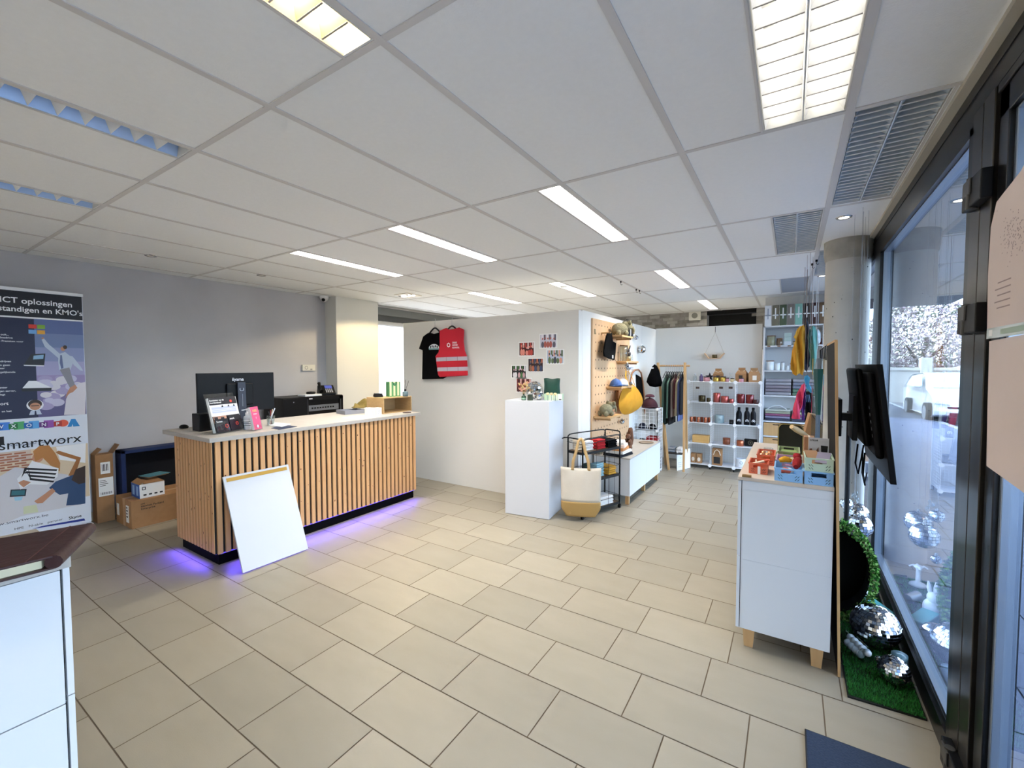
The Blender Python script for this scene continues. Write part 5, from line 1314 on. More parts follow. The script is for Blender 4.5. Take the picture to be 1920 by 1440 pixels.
for k, y in enumerate((5.84, 5.97)):
    q = Vector((-1.87, y, 1.986)); t = thing('pump_bottle', ('nearer' if k == 0 else 'farther')+' black soap pump bottle on the highest pegboard shelf', 'bottle', q, 'black soap pumps')
    m = MB(mat('matt_black_bottle', '#0c0b0c', .4)); m.smooth = True; m.lathe(q, [(0, 0), (.034, 0), (.036, .005), (.036, .145), (.028, .16), (.013, .168), (.013, .175)], 20); m.build('bottle_body', t)
    m = MB(BLKPL); m.smooth = True; m.lathe(q, [(.017, .172), (.017, .20), (.007, .203), (.007, .24)], 12); m.bar(q+Vector((0, 0, .235)), q+Vector((.0, -.06, .235)), .016, .012); m.build('pump', t)
    m = MB(PAPER); m.bar(q+Vector((.0362, 0, .02)), q+Vector((.0362, 0, .11)), .018, .001, up=(1, 0, 0)); m.build('label', t)
t = thing('bib_apron', 'small black bib hanging from a peg on the pegboard', 'bib', (-1.93, 5.2, 1.60))
m = MB(BLKF); shape_at([(1137, 625), (1145, 624), (1147, 640), (1153, 643), (1152, 660), (1150, 675), (1141, 673), (1131, 668), (1130, 660), (1133, 640)], 'x', -1.90, .02, m, ''); m.build('fabric', t, bevel=.006)
m = MB(OAK); m.cyl((-1.976, at(1139, 624, 'x', -1.90).y, at(1139, 624, 'x', -1.9).z+.0), (-1.86, at(1139, 624, 'x', -1.90).y, at(1139, 624, 'x', -1.9).z), .009, n=10); m.build('peg', t)
m = MB(PAPER); P = at(1149, 669, 'x', -1.879); m.quad(P+Vector((0, -.02, -.02)), P+Vector((0, .02, -.02)), P+Vector((0, .02, .02)), P+Vector((0, -.02, .02))); m.build('label', t)
q = Vector((-1.91, 5.78, 1.666)); t = thing('glass_cylinder', 'tall clear cylinder with wooden lid on the second pegboard shelf', 'jar', q)
m = MB(GLASSJ); m.smooth = True; m.lathe(q, [(0, .001), (.05, .001), (.05, .20), (.047, .20), (.046, .005), (0, .005)], 24); m.build('jar_body', t)
m = MB(mat('lid_walnut', '#7a5032', .5)); m.smooth = True; m.lathe(q, [(0, .2005), (.054, .2005), (.054, .216), (0, .217)], 24); m.build('lid', t)
q = Vector((-1.91, 5.98, 1.666)); t = thing('rabbit_figure', 'dark brown rabbit figure on a gold pot on the second pegboard shelf', 'figurine', q)
m = MB(mat('gold_pot', '#a99a72', .3, metal=.7)); m.smooth = True; m.lathe(q, [(0, 0), (.035, 0), (.042, .06), (.038, .065), (0, .06)], 20); m.build('pot', t)
m = MB(mat('dark_brown_resin', '#2f251d', .5)); m.smooth = True; m.sphere(q+Vector((0, 0, .10)), .04, 14, 10, sc=(.9, 1, 1.1)); m.sphere(q+Vector((.0, -.012, .15)), .027, 12, 8, sc=(.9, 1.2, 1))
for s_ in (-1, 1): m.tube([q+Vector((s_*.012, .0, .165)), q+Vector((s_*.018, .015, .20)), q+Vector((s_*.02, .03, .225))], [.009, .011, .003], 8)
m.build('body', t)
q = Vector((-1.90, 6.13, 1.666)); m = MB(GLASSJ); m.smooth = True; m.lathe(q, [(0, .001), (.014, .001), (.014, .05), (.007, .06), (.007, .095)], 14); tag(m.build('small_bottle'), 'tiny clear bottle at the far end of the second pegboard shelf', 'bottle')
def cap(label, c, s, rz, mm, group='caps', tilt=0, name='baseball_cap', brim=None):
    t = thing(name, label, 'cap', c, group); T = rot_at(c, rz) @ Matrix.Rotation(tilt, 4, 'X')
    m = MB(mm); m.T = T; m.smooth = True; m.sphere((0, 0, 0), .09*s, 20, 14, sc=(.9, 1.05, 1.15), fn=lambda p: Vector((p.x, p.y, max(p.z, 0)))); m.sphere((0, 0, .103*s), .008*s, 8, 6); m.build('crown', t)
    m = MB(brim or mm); m.T = T; m.smooth = True; m.sheet(lambda u, v: ((u-.5)*.17*s*(1-.25*v*v), -(.07+.075*v*math.sqrt(max(0, 1-(2*u-1)**2*.75)))*s, (.006+.012*(2*u-1)**2*-1+.012)*s), 12, 6); m.build('peak', t, solid=.003)
    return t
cap('blue cap with its peak up on the third pegboard shelf', Vector((-1.89, 5.42, 1.340)), .95, math.radians(40), mat('cap_blue', '#3f5f96', .8, bump=.2, scale=60))
cap('white cap on the third pegboard shelf beside the blue one', Vector((-1.87, 5.62, 1.340)), .95, math.radians(40), mat('cap_white', '#e9e9ea', .8, bump=.2, scale=60), brim=mat('cap_blue', ''))
disco('mirror ball hanging at the right edge of the pegboard below the second shelf', (-1.80, 5.60, 1.585), .050, 8, hang=1.64)
disco('tiny mirror ball lying between the caps on the third pegboard shelf', (-1.80, 5.75, 1.365), .026, 6)
disco('small mirror ball on the wall right of the pegboard, the upper and smaller of two', (-1.955, 6.477, 2.022), .036, 8, hang=2.22)
disco('mirror ball on the wall right of the pegboard, the lower and larger of two', (-1.935, 6.72, 1.855), .060, 9, hang=2.22)
disco('small mirror ball hanging low on the pegboard above the sideboard', (-1.93, 5.80, .84), .034, 7, hang=.97)
q = Vector((-1.86, 5.24, .999)); t = thing('dropper_bottle', 'small bottle with black cap on the lowest pegboard shelf', 'bottle', q)
m = MB(mat('peach_bottle', '#d9b49a', .4)); m.smooth = True; m.lathe(q, [(0, 0), (.025, 0), (.025, .06), (.012, .07)], 16); m.build('bottle_body', t); m = MB(BLKPL); m.smooth = True; m.lathe(q, [(.014, .068), (.014, .095), (0, .096)], 14); m.build('cap', t)
# yellow bag
t = thing('shoulder_bag', 'mustard yellow fabric bag hanging from a peg on the pegboard', 'bag', (-1.86, 5.75, .99))
YB_ = mat('mustard_bag', '#c9911c', .85, var=.7, scale=8, col2='#b87d10', bump=.7)
P0 = [(1180, 716), (1190, 722), (1200, 735), (1206, 752), (1203, 763), (1190, 772), (1176, 779), (1165, 777), (1159, 762), (1162, 745), (1166, 731), (1174, 721)]
C0 = at(1182, 750, 'x', -1.86)
out = [at(a, b, 'x', -1.86) for a, b in P0]
m = MB(YB_); m.smooth = True; rings_n = 5; n = len(out)
for side in (1, -1):
    vs = [C0+Vector((side*.075, 0, 0))]
    for k in range(1, rings_n+1):
        f_ = k/rings_n
        for i, p in enumerate(out): vs.append(C0.lerp(p, f_)+Vector((side*.075*math.sqrt(max(0, 1-f_**2.2))+.008*math.sin(i*2.1+k)*(1-f_), 0, 0)))
    fs = [(0, 1+i, 1+(i+1) % n) for i in range(n)]
    for k in range(rings_n-1):
        for i in range(n): a, b = 1+k*n+i, 1+k*n+(i+1) % n; fs.append((a, a+n, b+n, b))
    m.add(vs, fs if side == -1 else [f_[::-1] for f_ in fs], True)
m.build('bag_body', t, subs=1)
m = MB(YB_); m.smooth = True; a, b = at(1176, 722, 'x', -1.86), at(1190, 722, 'x', -1.86); tp = at(1174, 692, 'x', -1.90)
def strap(pts, w, name):
    mm_ = MB(YB_); mm_.smooth = True
    def f_(u, v):
        s_ = u*(len(pts)-1); i = min(int(s_), len(pts)-2); p = pts[i].lerp(pts[i+1], s_-i); return p+Vector((.002, (v-.5)*w, 0))
    mm_.sheet(f_, 14, 1); return mm_.build(name, t, solid=.003)
strap([a, at(1173, 705, 'x', -1.88), tp], .05, 'strap'); strap([b, at(1184, 706, 'x', -1.88), tp+Vector((0, .02, 0))], .02, 'strap')
# bentwood arch mirror frames behind the bag
t = thing('arched_frame', 'bent wood arched frame leaning between the yellow bag and the wall', 'frame', (-1.93, 6.4, .9))
m = MB(mat('bent_wood_brown', '#9a6b4c', .5)); m.smooth = True
pts = [at(a_, b_, 'x', -1.965) for a_, b_ in ((1181, 745), (1182, 715), (1185, 700), (1190, 694), (1197, 693), (1202, 699), (1205, 715), (1208, 745), (1209, 775))]
m.tube(pts, .013, 8); m.build('wooden_arch', t)
m = MB(BLKF); shape_at([(1192, 702), (1202, 708), (1206, 730), (1207, 755), (1198, 750), (1193, 728)], 'x', -1.995, .012, m, ''); m.build('black_fabric', t, bevel=.004)
m = MB(PAPER); a, b = at(1180, 682, 'x', -1.985), at(1189, 691, 'x', -1.985); m.box(-1.99, a.y, b.z, -1.984, b.y, a.z); m.use(GREYTXT)
m.text('A', (-1.9835, (a.y+b.y)/2-.02, b.z+.02), Y_, Z_, .05); m.use(mat('card_blue_mark', '#6f8fb5', .5)); m.box(-1.9842, a.y+.04, b.z+.01, -1.9835, b.y-.04, b.z+.02)
tag(m.build('price_card'), 'small white card on the wall just right of the pegboard', 'card')
# ================================================================== display corner
def wire_panel(m, o, U, V, nu, nv, r=.0013, rim=.0028):
    o, U, V = Vector(o), Vector(U), Vector(V)
    for i in range(nu+1):
        m.cyl(o+U*(i/nu), o+U*(i/nu)+V, rim if i in (0, nu) else r, n=4, caps=False, smooth=False)
    for j in range(nv+1):
        m.cyl(o+V*(j/nv), o+V*(j/nv)+U, rim if j in (0, nv) else r, n=4, caps=False, smooth=False)
# ---- large wire cube rack: 3 columns x 4 rows
GX = [-1.355, -1.025, -.695, -.368]; GZ = [.06, .385, .708, 1.03, 1.352]; GYF, GYB = 7.27, 7.60
WPAN = mat('shelf_plastic_white', '#d5dae4', .4)
t = thing('wire_cube_rack', 'tall white wire cube rack with round joints against the back wall', 'shelf', (-.86, 7.43, 0))
for j, z in enumerate(GZ):
    m = MB(WPAN); m.box(GX[0], GYF+.005, z-.003, GX[3], GYB, z+.003); m.use(WMETAL)
    m.cyl((GX[0], GYF, z), (GX[3], GYF, z), .0045, n=6); m.cyl((GX[0], GYB, z), (GX[3], GYB, z), .0045, n=6); m.build('shelf', t)
for i in range(3):
    for j in range(4):
        m = MB(WMETAL); wire_panel(m, (GX[i], GYB+.002, GZ[j]), (GX[i+1]-GX[i], 0, 0), (0, 0, GZ[j+1]-GZ[j]), 9, 9); m.build('back_panel', t)
for i in range(4):
    for j in range(4):
        m = MB(WMETAL); wire_panel(m, (GX[i], GYF, GZ[j]), (0, GYB-GYF, 0), (0, 0, GZ[j+1]-GZ[j]), 9, 9); m.build('side_panel', t)
for i in range(4):
    for j in range(5):
        m = MB(WMETAL); m.smooth = True; m.cyl((GX[i], GYF-.018, GZ[j]), (GX[i], GYF+.004, GZ[j]), .026, .026, 16); m.build('joint', t)
for i in range(4):
    for y in (GYF, GYB): m = MB(BLKPL); m.cyl((GX[i], y, 0), (GX[i], y, .055), .012, n=8); m.build('foot', t)
def gpos(px, row, y=7.42):
    q = at(px, 700, 'y', y); return Vector((q.x, y, GZ[row]+.0035))
def jar(name, label, c, r, h, mm, cat='jar', lid=None, lidh=.012, group=None, glass=False):
    t = thing(name, label, cat, c, group)
    m = MB(mm); m.smooth = True; m.lathe(c, [(0, 0), (r*.94, 0), (r, .004), (r, h-.003), (r*.95, h), (r*.88, h), (r*.86, h*.5), (0, h*.5)] if not lid else [(0, 0), (r*.94, 0), (r, .004), (r, h-.003), (r*.9, h), (0, h)], 22); m.build('jar_body', t)
    if lid: m = MB(lid); m.smooth = True; m.lathe(c, [(0, h+.0005), (r*1.04, h+.0005), (r*1.04, h+lidh), (0, h+lidh+.001)], 22); m.build('lid', t)
    return t
GOLD = mat('gold_tin', '#c9a850', .3, metal=.8); COP = mat('copper_tin', '#b5684a', .28, metal=.85); PINKC = mat('rose_copper_tin', '#b7605a', .28, metal=.8); REDT = mat('dark_red_tin', '#6d1517', .25, metal=.3, coat=.5)
BRZ = mat('bronze_jar', '#4a4028', .25, metal=.6); PNKT = mat('pink_tin', '#c98a90', .4); PUR = mat('purple_glass', '#5b4a70', .15)
# top of the rack
T4 = 4
for k, px in enumerate((1303, 1315)):
    c = gpos(px, T4, 7.40); t = thing('small_bottle', ['clear', 'violet tinted'][k]+' small corked bottle at the left end on top of the wire rack', 'bottle', c, 'small corked bottles')
    m = MB(GLASSJ if k == 0 else PUR); m.smooth = True; m.lathe(c, [(0, 0), (.026, 0), (.028, .005), (.028, .075), (.013, .095), (.013, .11)], 18); m.build('bottle_body', t)
    m = MB(mat('cork_silver', '#c2c6cc', .4)); m.smooth = True; m.lathe(c, [(0, .110), (.012, .110), (.013, .125), (0, .128)], 12); m.build('stopper', t)
jar('pink_tin', 'dusky pink tin with dark lid, nearest the small corked bottles on the wire rack', gpos(1325, T4, 7.40), .045, .065, PNKT, 'tin', mat('lid_dark', '#1c1416', .4), group='pink tins on the rack')
m = MB(mat('black_bow', '#0b0b0d', .7)); c = gpos(1329, T4, 7.50)+Vector((0, 0, .09)); 
m = MB(mat('dark_star', '#15121a', .6)); c = gpos(1331, T4, 7.50); m.prism([(.07*math.cos(a)*(1 if i % 2 == 0 else .4), .07+.07*math.sin(a)*(1 if i % 2 == 0 else .4)) for i, a in enumerate([math.pi*.1+i*math.pi/5 for i in range(10)])], c, (1, 0, 0), Z_, .012)
tag(m.build('star_ornament'), 'dark star ornament on top of the wire rack behind the pink tin', 'ornament')
def house(label, px, y, w, d, h, row=T4, rz=0, window=None, group='kraft gable boxes', z=None):
    c = gpos(px, row, y); t = thing('gable_box', label, 'box', c, group); T = rot_at(c, rz)
    m = MB(KRAFT); m.T = T; hb_ = h*.58
    m.add([(-w/2, -d/2, 0), (w/2, -d/2, 0), (w/2, d/2, 0), (-w/2, d/2, 0), (-w/2, -d/2, hb_), (w/2, -d/2, hb_), (w/2, d/2, hb_), (-w/2, d/2, hb_), (-w*.32, 0, h*.86), (w*.32, 0, h*.86)],
          [(3, 2, 1, 0), (0, 1, 5, 4), (1, 2, 6, 5), (2, 3, 7, 6), (3, 0, 4, 7), (4, 5, 9, 8), (6, 7, 8, 9), (5, 6, 9), (7, 4, 8)], False); m.box(-w*.32, -.003, h*.86, w*.32, .003, h); m.build('carton', t)
    m = MB(mat('ribbon_cream', '#e2d8c6', .6)); m.T = T; m.smooth = True; m.tube([(-w*.3, -.012, h*.80), (0, -.022, h*.70), (w*.3, -.012, h*.80)], .004, 6); m.build('ribbon', t)
    m = MB(window or mat('window_dark', '#2a2a2c', .4)); m.T = T; m.box(-w*.18, -d/2-.001, hb_*.25, w*.18, -d/2, hb_*.8); m.build('window_cutout', t)
house('kraft gable box behind the gold tins on top of the wire rack', 1347, 7.50, .14, .09, .20)
jar('gold_tin', 'gold candle tin with dark lid, left one on top of the wire rack', gpos(1343, T4, 7.37), .042, .068, GOLD, 'tin', mat('lid_dark', ''), group='gold tins on the rack')
jar('gold_tin', 'gold candle tin with dark lid, right one on top of the wire rack', gpos(1356, T4, 7.37), .040, .068, GOLD, 'tin', mat('lid_dark', ''), group='gold tins on the rack')
jar('pink_tin', 'small pink tin right of the gold candle tins on top of the wire rack', gpos(1364, T4, 7.35), .026, .050, PNKT, 'tin', mat('lid_dark', ''), group='pink tins on the rack')
jar('pink_tin', 'small beige tin in the dip between the kraft gable boxes on the wire rack', gpos(1373.5, T4, 7.35), .028, .045, mat('beige_tin', '#c9b48a', .4), 'tin', mat('lid_dark', ''), group='pink tins on the rack')
c = gpos(1370, T4, 7.47); t = thing('gift_bag', 'small clear gift bag with ribbon on top of the wire rack', 'bag', c)
m = MB(CLEAR); m.smooth = True; m.lathe(c, [(.03, 0), (.035, .05), (.012, .10), (.03, .135)], 14); m.build('bag_body', t); m = MB(mat('ribbon_cream', '')); m.smooth = True; m.lathe(c, [(.013, .096), (.015, .10), (.013, .104)], 12); m.build('ribbon', t)
house('kraft gable box with a pink tin before it, second from the bookcase', 1391, 7.45, .15, .11, .215, rz=math.radians(-12))
jar('pink_tin', 'pink tin standing in front of the kraft gable box near the bookcase', gpos(1390, T4, 7.33), .032, .05, PNKT, 'tin', mat('lid_dark', ''), group='pink tins on the rack')
house('rightmost kraft gable box with a pale window, next to the bookcase', 1414, 7.42, .15, .11, .21, rz=math.radians(10), window=mat('window_pale', '#d8cfc0', .5))
# row 3 (second level from the top)
for k, px in enumerate((1308, 1352, 1370)):
    q = at(px, 727, 'y', GYF-.004); m = MB(mat('price_tag_brown', '#33221d', .6)); m.box(q.x-.026, GYF-.008, q.z-.016, q.x+.026, GYF-.0048, q.z+.016); m.use(mat('tag_rim', '#8a6a52', .6)); m.box(q.x-.020, GYF-.0084, q.z-.002, q.x+.020, GYF-.0079, q.z+.002)
    tag(m.build('price_tag'), 'dark price tag clipped to the wire rack, %s' % ('in the left column', 'left one in the middle column', 'right one in the middle column')[k], 'tag', 'price tags on the wire rack')
jar('bronze_jar', 'larger bronze candle jar in the top left compartment of the wire rack', gpos(1317, 3), .052, .098, BRZ)
jar('bronze_jar', 'smaller bronze candle jar in the top left compartment of the wire rack', gpos(1329.5, 3), .029, .062, BRZ)
jar('rose_candle', 'largest rose copper candle jar in the top middle compartment', gpos(1345, 3), .052, .145, PINKC, 'candle')
jar('rose_candle', 'middle sized rose copper candle jar in the top middle compartment', gpos(1360, 3, 7.40), .056, .100, PINKC, 'candle')
jar('rose_candle', 'smallest rose copper candle jar in the top middle compartment', gpos(1372.5, 3, 7.38), .034, .062, PINKC, 'candle')
jar('red_candle', 'left tall dark red candle jar in the top right compartment', gpos(1390, 3), .056, .140, REDT, 'candle')
jar('red_candle', 'right tall dark red candle jar in the top right compartment', gpos(1407, 3), .054, .132, REDT, 'candle')
jar('red_candle', 'small dark red candle jar beside the two tall ones', gpos(1419, 3, 7.38), .033, .062, mat('dark_wine_tin', '#3a1416', .3), 'candle')
# row 2
for k in range(6):
    jar('copper_tin', 'polished copper tin, number %s from the left in the second left compartment' % ('one', 'two', 'three', 'four', 'five', 'six')[k], gpos(1297.5+6.6*k, 2, 7.36+.035*(k % 2)), .023, .078, COP if k % 2 == 0 else mat('copper_tin_dark', '#7a3a24', .3, metal=.8), 'tin', group='copper tins in a row')
c = gpos(1350, 2); jar('enamel_pot', 'grey blue enamel pot with a round emblem on the wire rack', c, .068, .125, mat('enamel_grey_blue', '#8fa4aa', .35), 'pot')
m = MB(mat('emblem_grey', '#5f7278', .5)); m.T = None
o_ = [x for x in COL.objects if x.name.startswith('enamel_pot')][0]; ring(m, c+Vector((.01, -.0695, .06)), (1, 0, 0), Z_, .014, .018); disc(m, c+Vector((.01, -.0695, .06)), (1, 0, 0), Z_, .006, n=12); m.build('emblem', o_)
m = MB(BLKPL); c = gpos(1373, 2, 7.36); m.T = rot_at(c, .1); m.box(-.03, -.03, 0, .03, .03, .065); m.use(mat('logo_grey', '#6a6d75', .5)); ring(m, (0, -.0304, .03), (1, 0, 0), Z_, .006, .009)
tag(m.build('black_cube_box', bevel=.004), 'small black cube box beside the black bottles on the wire rack', 'box')
for k, px in enumerate((1387, 1402, 1414)):
    c = gpos(px, 2, 7.40); t = thing('drinking_bottle', ['left', 'middle', 'right'][k]+' of three matt black drinking bottles with a white ring logo', 'bottle', c, 'black drinking bottles')
    m = MB(mat('matt_navy_bottle', '#090a10', .5, spec=.25)); m.smooth = True; m.lathe(c, [(0, 0), (.036, 0), (.039, .005), (.039, .155), (.034, .185), (.018, .215), (.017, .225)], 24); m.build('bottle_body', t)
    m = MB(BLKPL); m.smooth = True; m.lathe(c, [(.0165, .222), (.020, .224), (.020, .262), (0, .264)], 18); m.build('cap', t)
    m = MB(PWH); ring(m, c+Vector((.006, -.0402, .062)), (1, 0, 0), Z_, .0155, .022, a0=-.9, a1=3.9); disc(m, c+Vector((.006, -.0402, .062)), (1, 0, 0), Z_, .007, n=12); m.build('logo', [c_ for c_ in t.children if c_.name.startswith('bottle_body')][0])
# row 1
c = gpos(1317, 1, 7.40); m = MB(mat('bamboo_box', '#c9a366', .5, var=.6, scale=5, col2='#bd9457', stretch=(1, 5, 8))); m.box(c.x-.125, 7.34, c.z, c.x+.115, 7.48, c.z+.115); tag(m.build('bamboo_box', bevel=.004), 'plain bamboo box in the third left compartment of the wire rack', 'box')
jar('wood_pot', 'round reddish wooden pot in the third middle compartment', gpos(1364.5, 1), .052, .085, mat('cedar_wood', '#8a4a2c', .5, var=.6, scale=10, col2='#6f3a22'), 'pot', mat('cedar_lid', '#7a4026', .5))
jar('copper_bowl', 'short bright copper tin in the third right compartment', gpos(1390.5, 1, 7.38), .050, .080, COP, 'tin')
c = gpos(1410, 1, 7.40); t = thing('gift_box', 'flat black gift box with an embossed ring logo standing on the wire rack', 'box', c)
m = MB(BLKPL); m.box(c.x-.085, 7.39, c.z, c.x+.085, 7.45, c.z+.11); m.build('carton', t, bevel=.008); m = MB(mat('logo_bronze', '#5f5a4a', .4)); ring(m, (c.x, 7.3895, c.z+.055), (1, 0, 0), Z_, .026, .034); disc(m, (c.x, 7.3895, c.z+.055), (1, 0, 0), Z_, .012); m.build('logo', t)
# row 0
for k, px in enumerate((1303, 1314)):
    c = gpos(px, 0, 7.38); t = thing('kraft_box', ['left', 'right'][k]+' kraft window box in the bottom left compartment of the wire rack', 'box', c, 'kraft window boxes')
    m = MB(KRAFT); m.box(c.x-.038, 7.33, c.z, c.x+.038, 7.43, c.z+.145); m.build('carton', t, bevel=.002); m = MB(mat('window_pale', '')); disc(m, (c.x, 7.3295, c.z+.06), (1, 0, 0), Z_, .022, .032); m.build('window_cutout', t)
c = gpos(1346, 0, 7.35)+Vector((.012, 0, 0)); t = thing('window_gift_bag', 'kraft gift bag with white ribbon and dark window in the bottom middle compartment', 'bag', c)
m = MB(KRAFT); m.box(c.x-.070, 7.315, c.z, c.x+.070, 7.40, c.z+.26); m.build('bag_body', t, bevel=.003); m = MB(mat('window_dark', '')); m.box(c.x-.045, 7.3085, c.z+.03, c.x+.045, 7.3095, c.z+.13); m.build('window_cutout', t)
m = MB(mat('ribbon_cream', '')); m.smooth = True; m.tube([(c.x-.05, 7.305, c.z+.16), (c.x-.03, 7.30, c.z+.22), (c.x, 7.298, c.z+.245), (c.x+.03, 7.30, c.z+.22), (c.x+.05, 7.305, c.z+.16)], .006, 8); m.build('ribbon', t)
c = gpos(1392, 0, 7.42); jar('white_bucket', 'white enamel bucket with ring logo in the bottom right compartment', c, .066, .125, mat('enamel_white', '#dfe3e8', .35), 'bucket')
o_ = [x for x in COL.objects if x.name.startswith('white_bucket')][0]; m = MB(mat('emblem_grey', '')); ring(m, c+Vector((.012, -.067, .07)), (1, 0, 0), Z_, .016, .021); m.build('emblem', o_)
# hanging boat shelf on the back wall
t = thing('hanging_shelf', 'small boat shaped wooden shelf hanging on strings on the back wall', 'shelf', (-.84, 7.70, 1.70))
q = at(1339.5, 667, 'y', 7.72); zb = at(1339, 672.5, 'y', 7.72).z
m = MB(PLY); m.prism([(-.15, .085), (-.085, 0), (.085, 0), (.15, .085), (.142, .09), (.080, .010), (-.080, .010), (-.142, .09)], (q.x, 7.785, zb), (1, 0, 0), Z_, .11); m.build('tray', t)
m = MB(mat('jute_string', '#a89c8a', .9)); top = (q.x, 7.77, at(1340, 623, 'y', 7.78).z)
for s_ in (-1, 1): m.cyl((q.x+s_*.14, 7.73, zb+.085), top, .0018, n=5)
m.build('string', t); m = MB(BLACK); m.cyl(top, (top[0], 7.77, 2.235), .004, n=6); m.build('hook', t)
jar('tealight_jar', 'dark gold tealight jar in the hanging boat shelf', Vector((q.x, 7.73, zb+.0105)), .036, .055, BRZ)

# ---- white bookcase
BKX0, BKX1, BKY0, BKY1 = -.362, .395, 7.62, 7.98
def bz(py): return at(1445, py, 'y', BKY0).z
shelf_z = [bz(611), bz(648), bz(694.5), bz(741), bz(789), bz(817), .28, .10]
t = thing('bookcase', 'tall white open bookcase in the far right corner behind the hanging aprons', 'bookcase', (.02, 7.8, 0))
m = MB(LAM); m.box(BKX0, BKY0, 0, BKX0+.022, BKY1, shelf_z[0]); m.build('side', t)
m = MB(LAM); m.box(BKX1-.022, BKY0, 0, BKX1, BKY1, shelf_z[0]); m.build('side', t)
m = MB(LAM); m.box(BKX0, BKY1-.008, 0, BKX1, BKY1, shelf_z[0]); m.build('back', t)
for k, z in enumerate(shelf_z):
    m = MB(LAM); m.box(BKX0+(.022 if k else 0), BKY0, z-.02, BKX1-(.022 if k else 0), BKY1-.008, z); m.build('shelf', t)
xb0, xb1 = BKX0+.024, BKX1-.024
bc = [('#dfe2e6', 'white wine gift box'), ('#6f6a58', 'olive brown wine gift box'), ('#4c5a42', 'dark green wine gift box'), ('#77706a', 'grey brown wine gift box'), ('#7fb3a6', 'mint green wine gift box'), ('#161518', 'black wine gift box'), ('#3a1a1a', 'dark maroon wine gift box'), ('#6a533d', 'bronze brown wine gift box')]
zt = shelf_z[0]+.001
for k, (c_, lb) in enumerate(bc):
    x = BKX0+.055+k*.0965; t = thing('gift_box', lb+' with white ribbon on top of the bookcase', 'box', (x, 7.68, zt), 'gift boxes on the bookcase')
    m = MB(mat('gift_box_tone_%s' % 'abcdefgh'[k], c_, .45)); m.box(x-.043, 7.63, zt, x+.043, 7.73, zt+.305); m.build('carton', t, bevel=.002)
    m = MB(mat('white_ribbon', '#eef0f0', .5) if k else mat('grey_ribbon', '#9aa3b2', .5)); m.box(x-.008, 7.6285, zt+.10, x+.008, 7.6295, zt+.26); m.smooth = True
    for s_ in (-1, 1): m.sphere((x+s_*.02, 7.622, zt+.155), .02, 10, 6, sc=(1.1, .4, .55))
    m.build('ribbon', t)
z = shelf_z[1]+.001
JW = mat('jar_white_glass', '#dfe4e6', .15); AMB = mat('amber_glass', '#6a5440', .15, coat=.5); LDW = mat('lid_walnut', '')
jar('storage_jar', 'wide smoky jar with wooden lid at the left of the second bookcase shelf', Vector((xb0+.075, 7.70, z)), .058, .14, mat('smoky_green_glass', '#8b8a72', .12), 'jar', LDW)
jar('storage_jar', 'small amber jar with wooden lid beside the wide smoky jar', Vector((xb0+.185, 7.68, z)), .040, .095, AMB, 'jar', LDW)
for k in range(3):
    m = MB(mat('carton_teal_grey', '#a8bcb8', .5) if k else mat('carton_white_grey', '#c2ccd6', .5)); m.box(xb0+.245, 7.65, z+.0605*k, xb0+.335, 7.75, z+.0605*k+.059)
    tag(m.build('small_carton', bevel=.002), ['bottom', 'middle', 'top'][k]+' one of three stacked pale teal cartons on the second bookcase shelf', 'box', 'stacked teal cartons')
jar('candle_bowl', 'beige bowl with dark rim on the second bookcase shelf', Vector((xb0+.40, 7.69, z)), .042, .05, mat('beige_tin', ''), 'bowl', mat('lid_dark', ''), .01)
jar('red_lantern', 'terracotta red round jar at the right end of the second bookcase shelf', Vector((xb1-.05, 7.69, z)), .045, .09, mat('terracotta_jar', '#8a3f33', .4), 'jar')
z = shelf_z[2]+.001
for k, (dx, r, h, lid) in enumerate(((.07, .052, .135, LDW), (.165, .036, .095, JW), (.235, .022, .115, mat('lid_grey', '#8b9096', .4)), (.295, .024, .06, JW), (.36, .036, .09, mat('lid_dark', '')))):
    jar('white_jar', ['large white ribbed jar with wooden lid', 'rounded clear white jar with ball lid', 'slim tall white bottle jar', 'tiny white jar', 'white jar with dark lid'][k]+' on the third bookcase shelf', Vector((xb0+dx, 7.68, z)), r, h, JW, 'jar', lid, group='white jars on the third shelf')
for k in range(3):
    m = MB(mat('label_strip_brown', '#7a5a42', .6)); m.box(xb0+.03+k*.13, 7.6165, shelf_z[1]-.019, xb0+.07+k*.13, 7.6195, shelf_z[1]-.003)
    tag(m.build('shelf_label'), 'brown label on the edge of the second bookcase shelf, %s one' % ['left', 'middle', 'right'][k], 'label', 'shelf edge labels')
FOIL = mat('garment_foil_grey', '#8e8d95', .25, coat=.6, var=.7, scale=9, col2='#a5a3ab'); fo = [FOIL, mat('garment_foil_mauve', '#857d88', .25, coat=.6), mat('garment_foil_slate', '#7b7f90', .25, coat=.6), mat('garment_foil_green', '#5b7868', .25, coat=.6), mat('garment_foil_pink', '#a58a98', .25, coat=.6)]
seq = ['lowest', 'second', 'third', 'fourth', 'fifth', 'topmost']
z = shelf_z[3]+.001
for c_, x in enumerate((xb0+.18, xb0+.53)):
    n = 5
    for k in range(n):
        mm = fo[[0, 1, 1, 0, 0][k]] if c_ == 0 else fo[[3, 3, 2, 2, 0][k]]
        folded('wrapped_garment', '%s foil wrapped garment in the %s pile on the fourth bookcase shelf' % (seq[k] if k < n-1 else 'topmost', ['left', 'right'][c_]), (x, 7.80, z+k*.0495), .33, .30, .0485, 0, mm, 'garment', 'foil wrapped garments', 1)
z = shelf_z[4]+.001
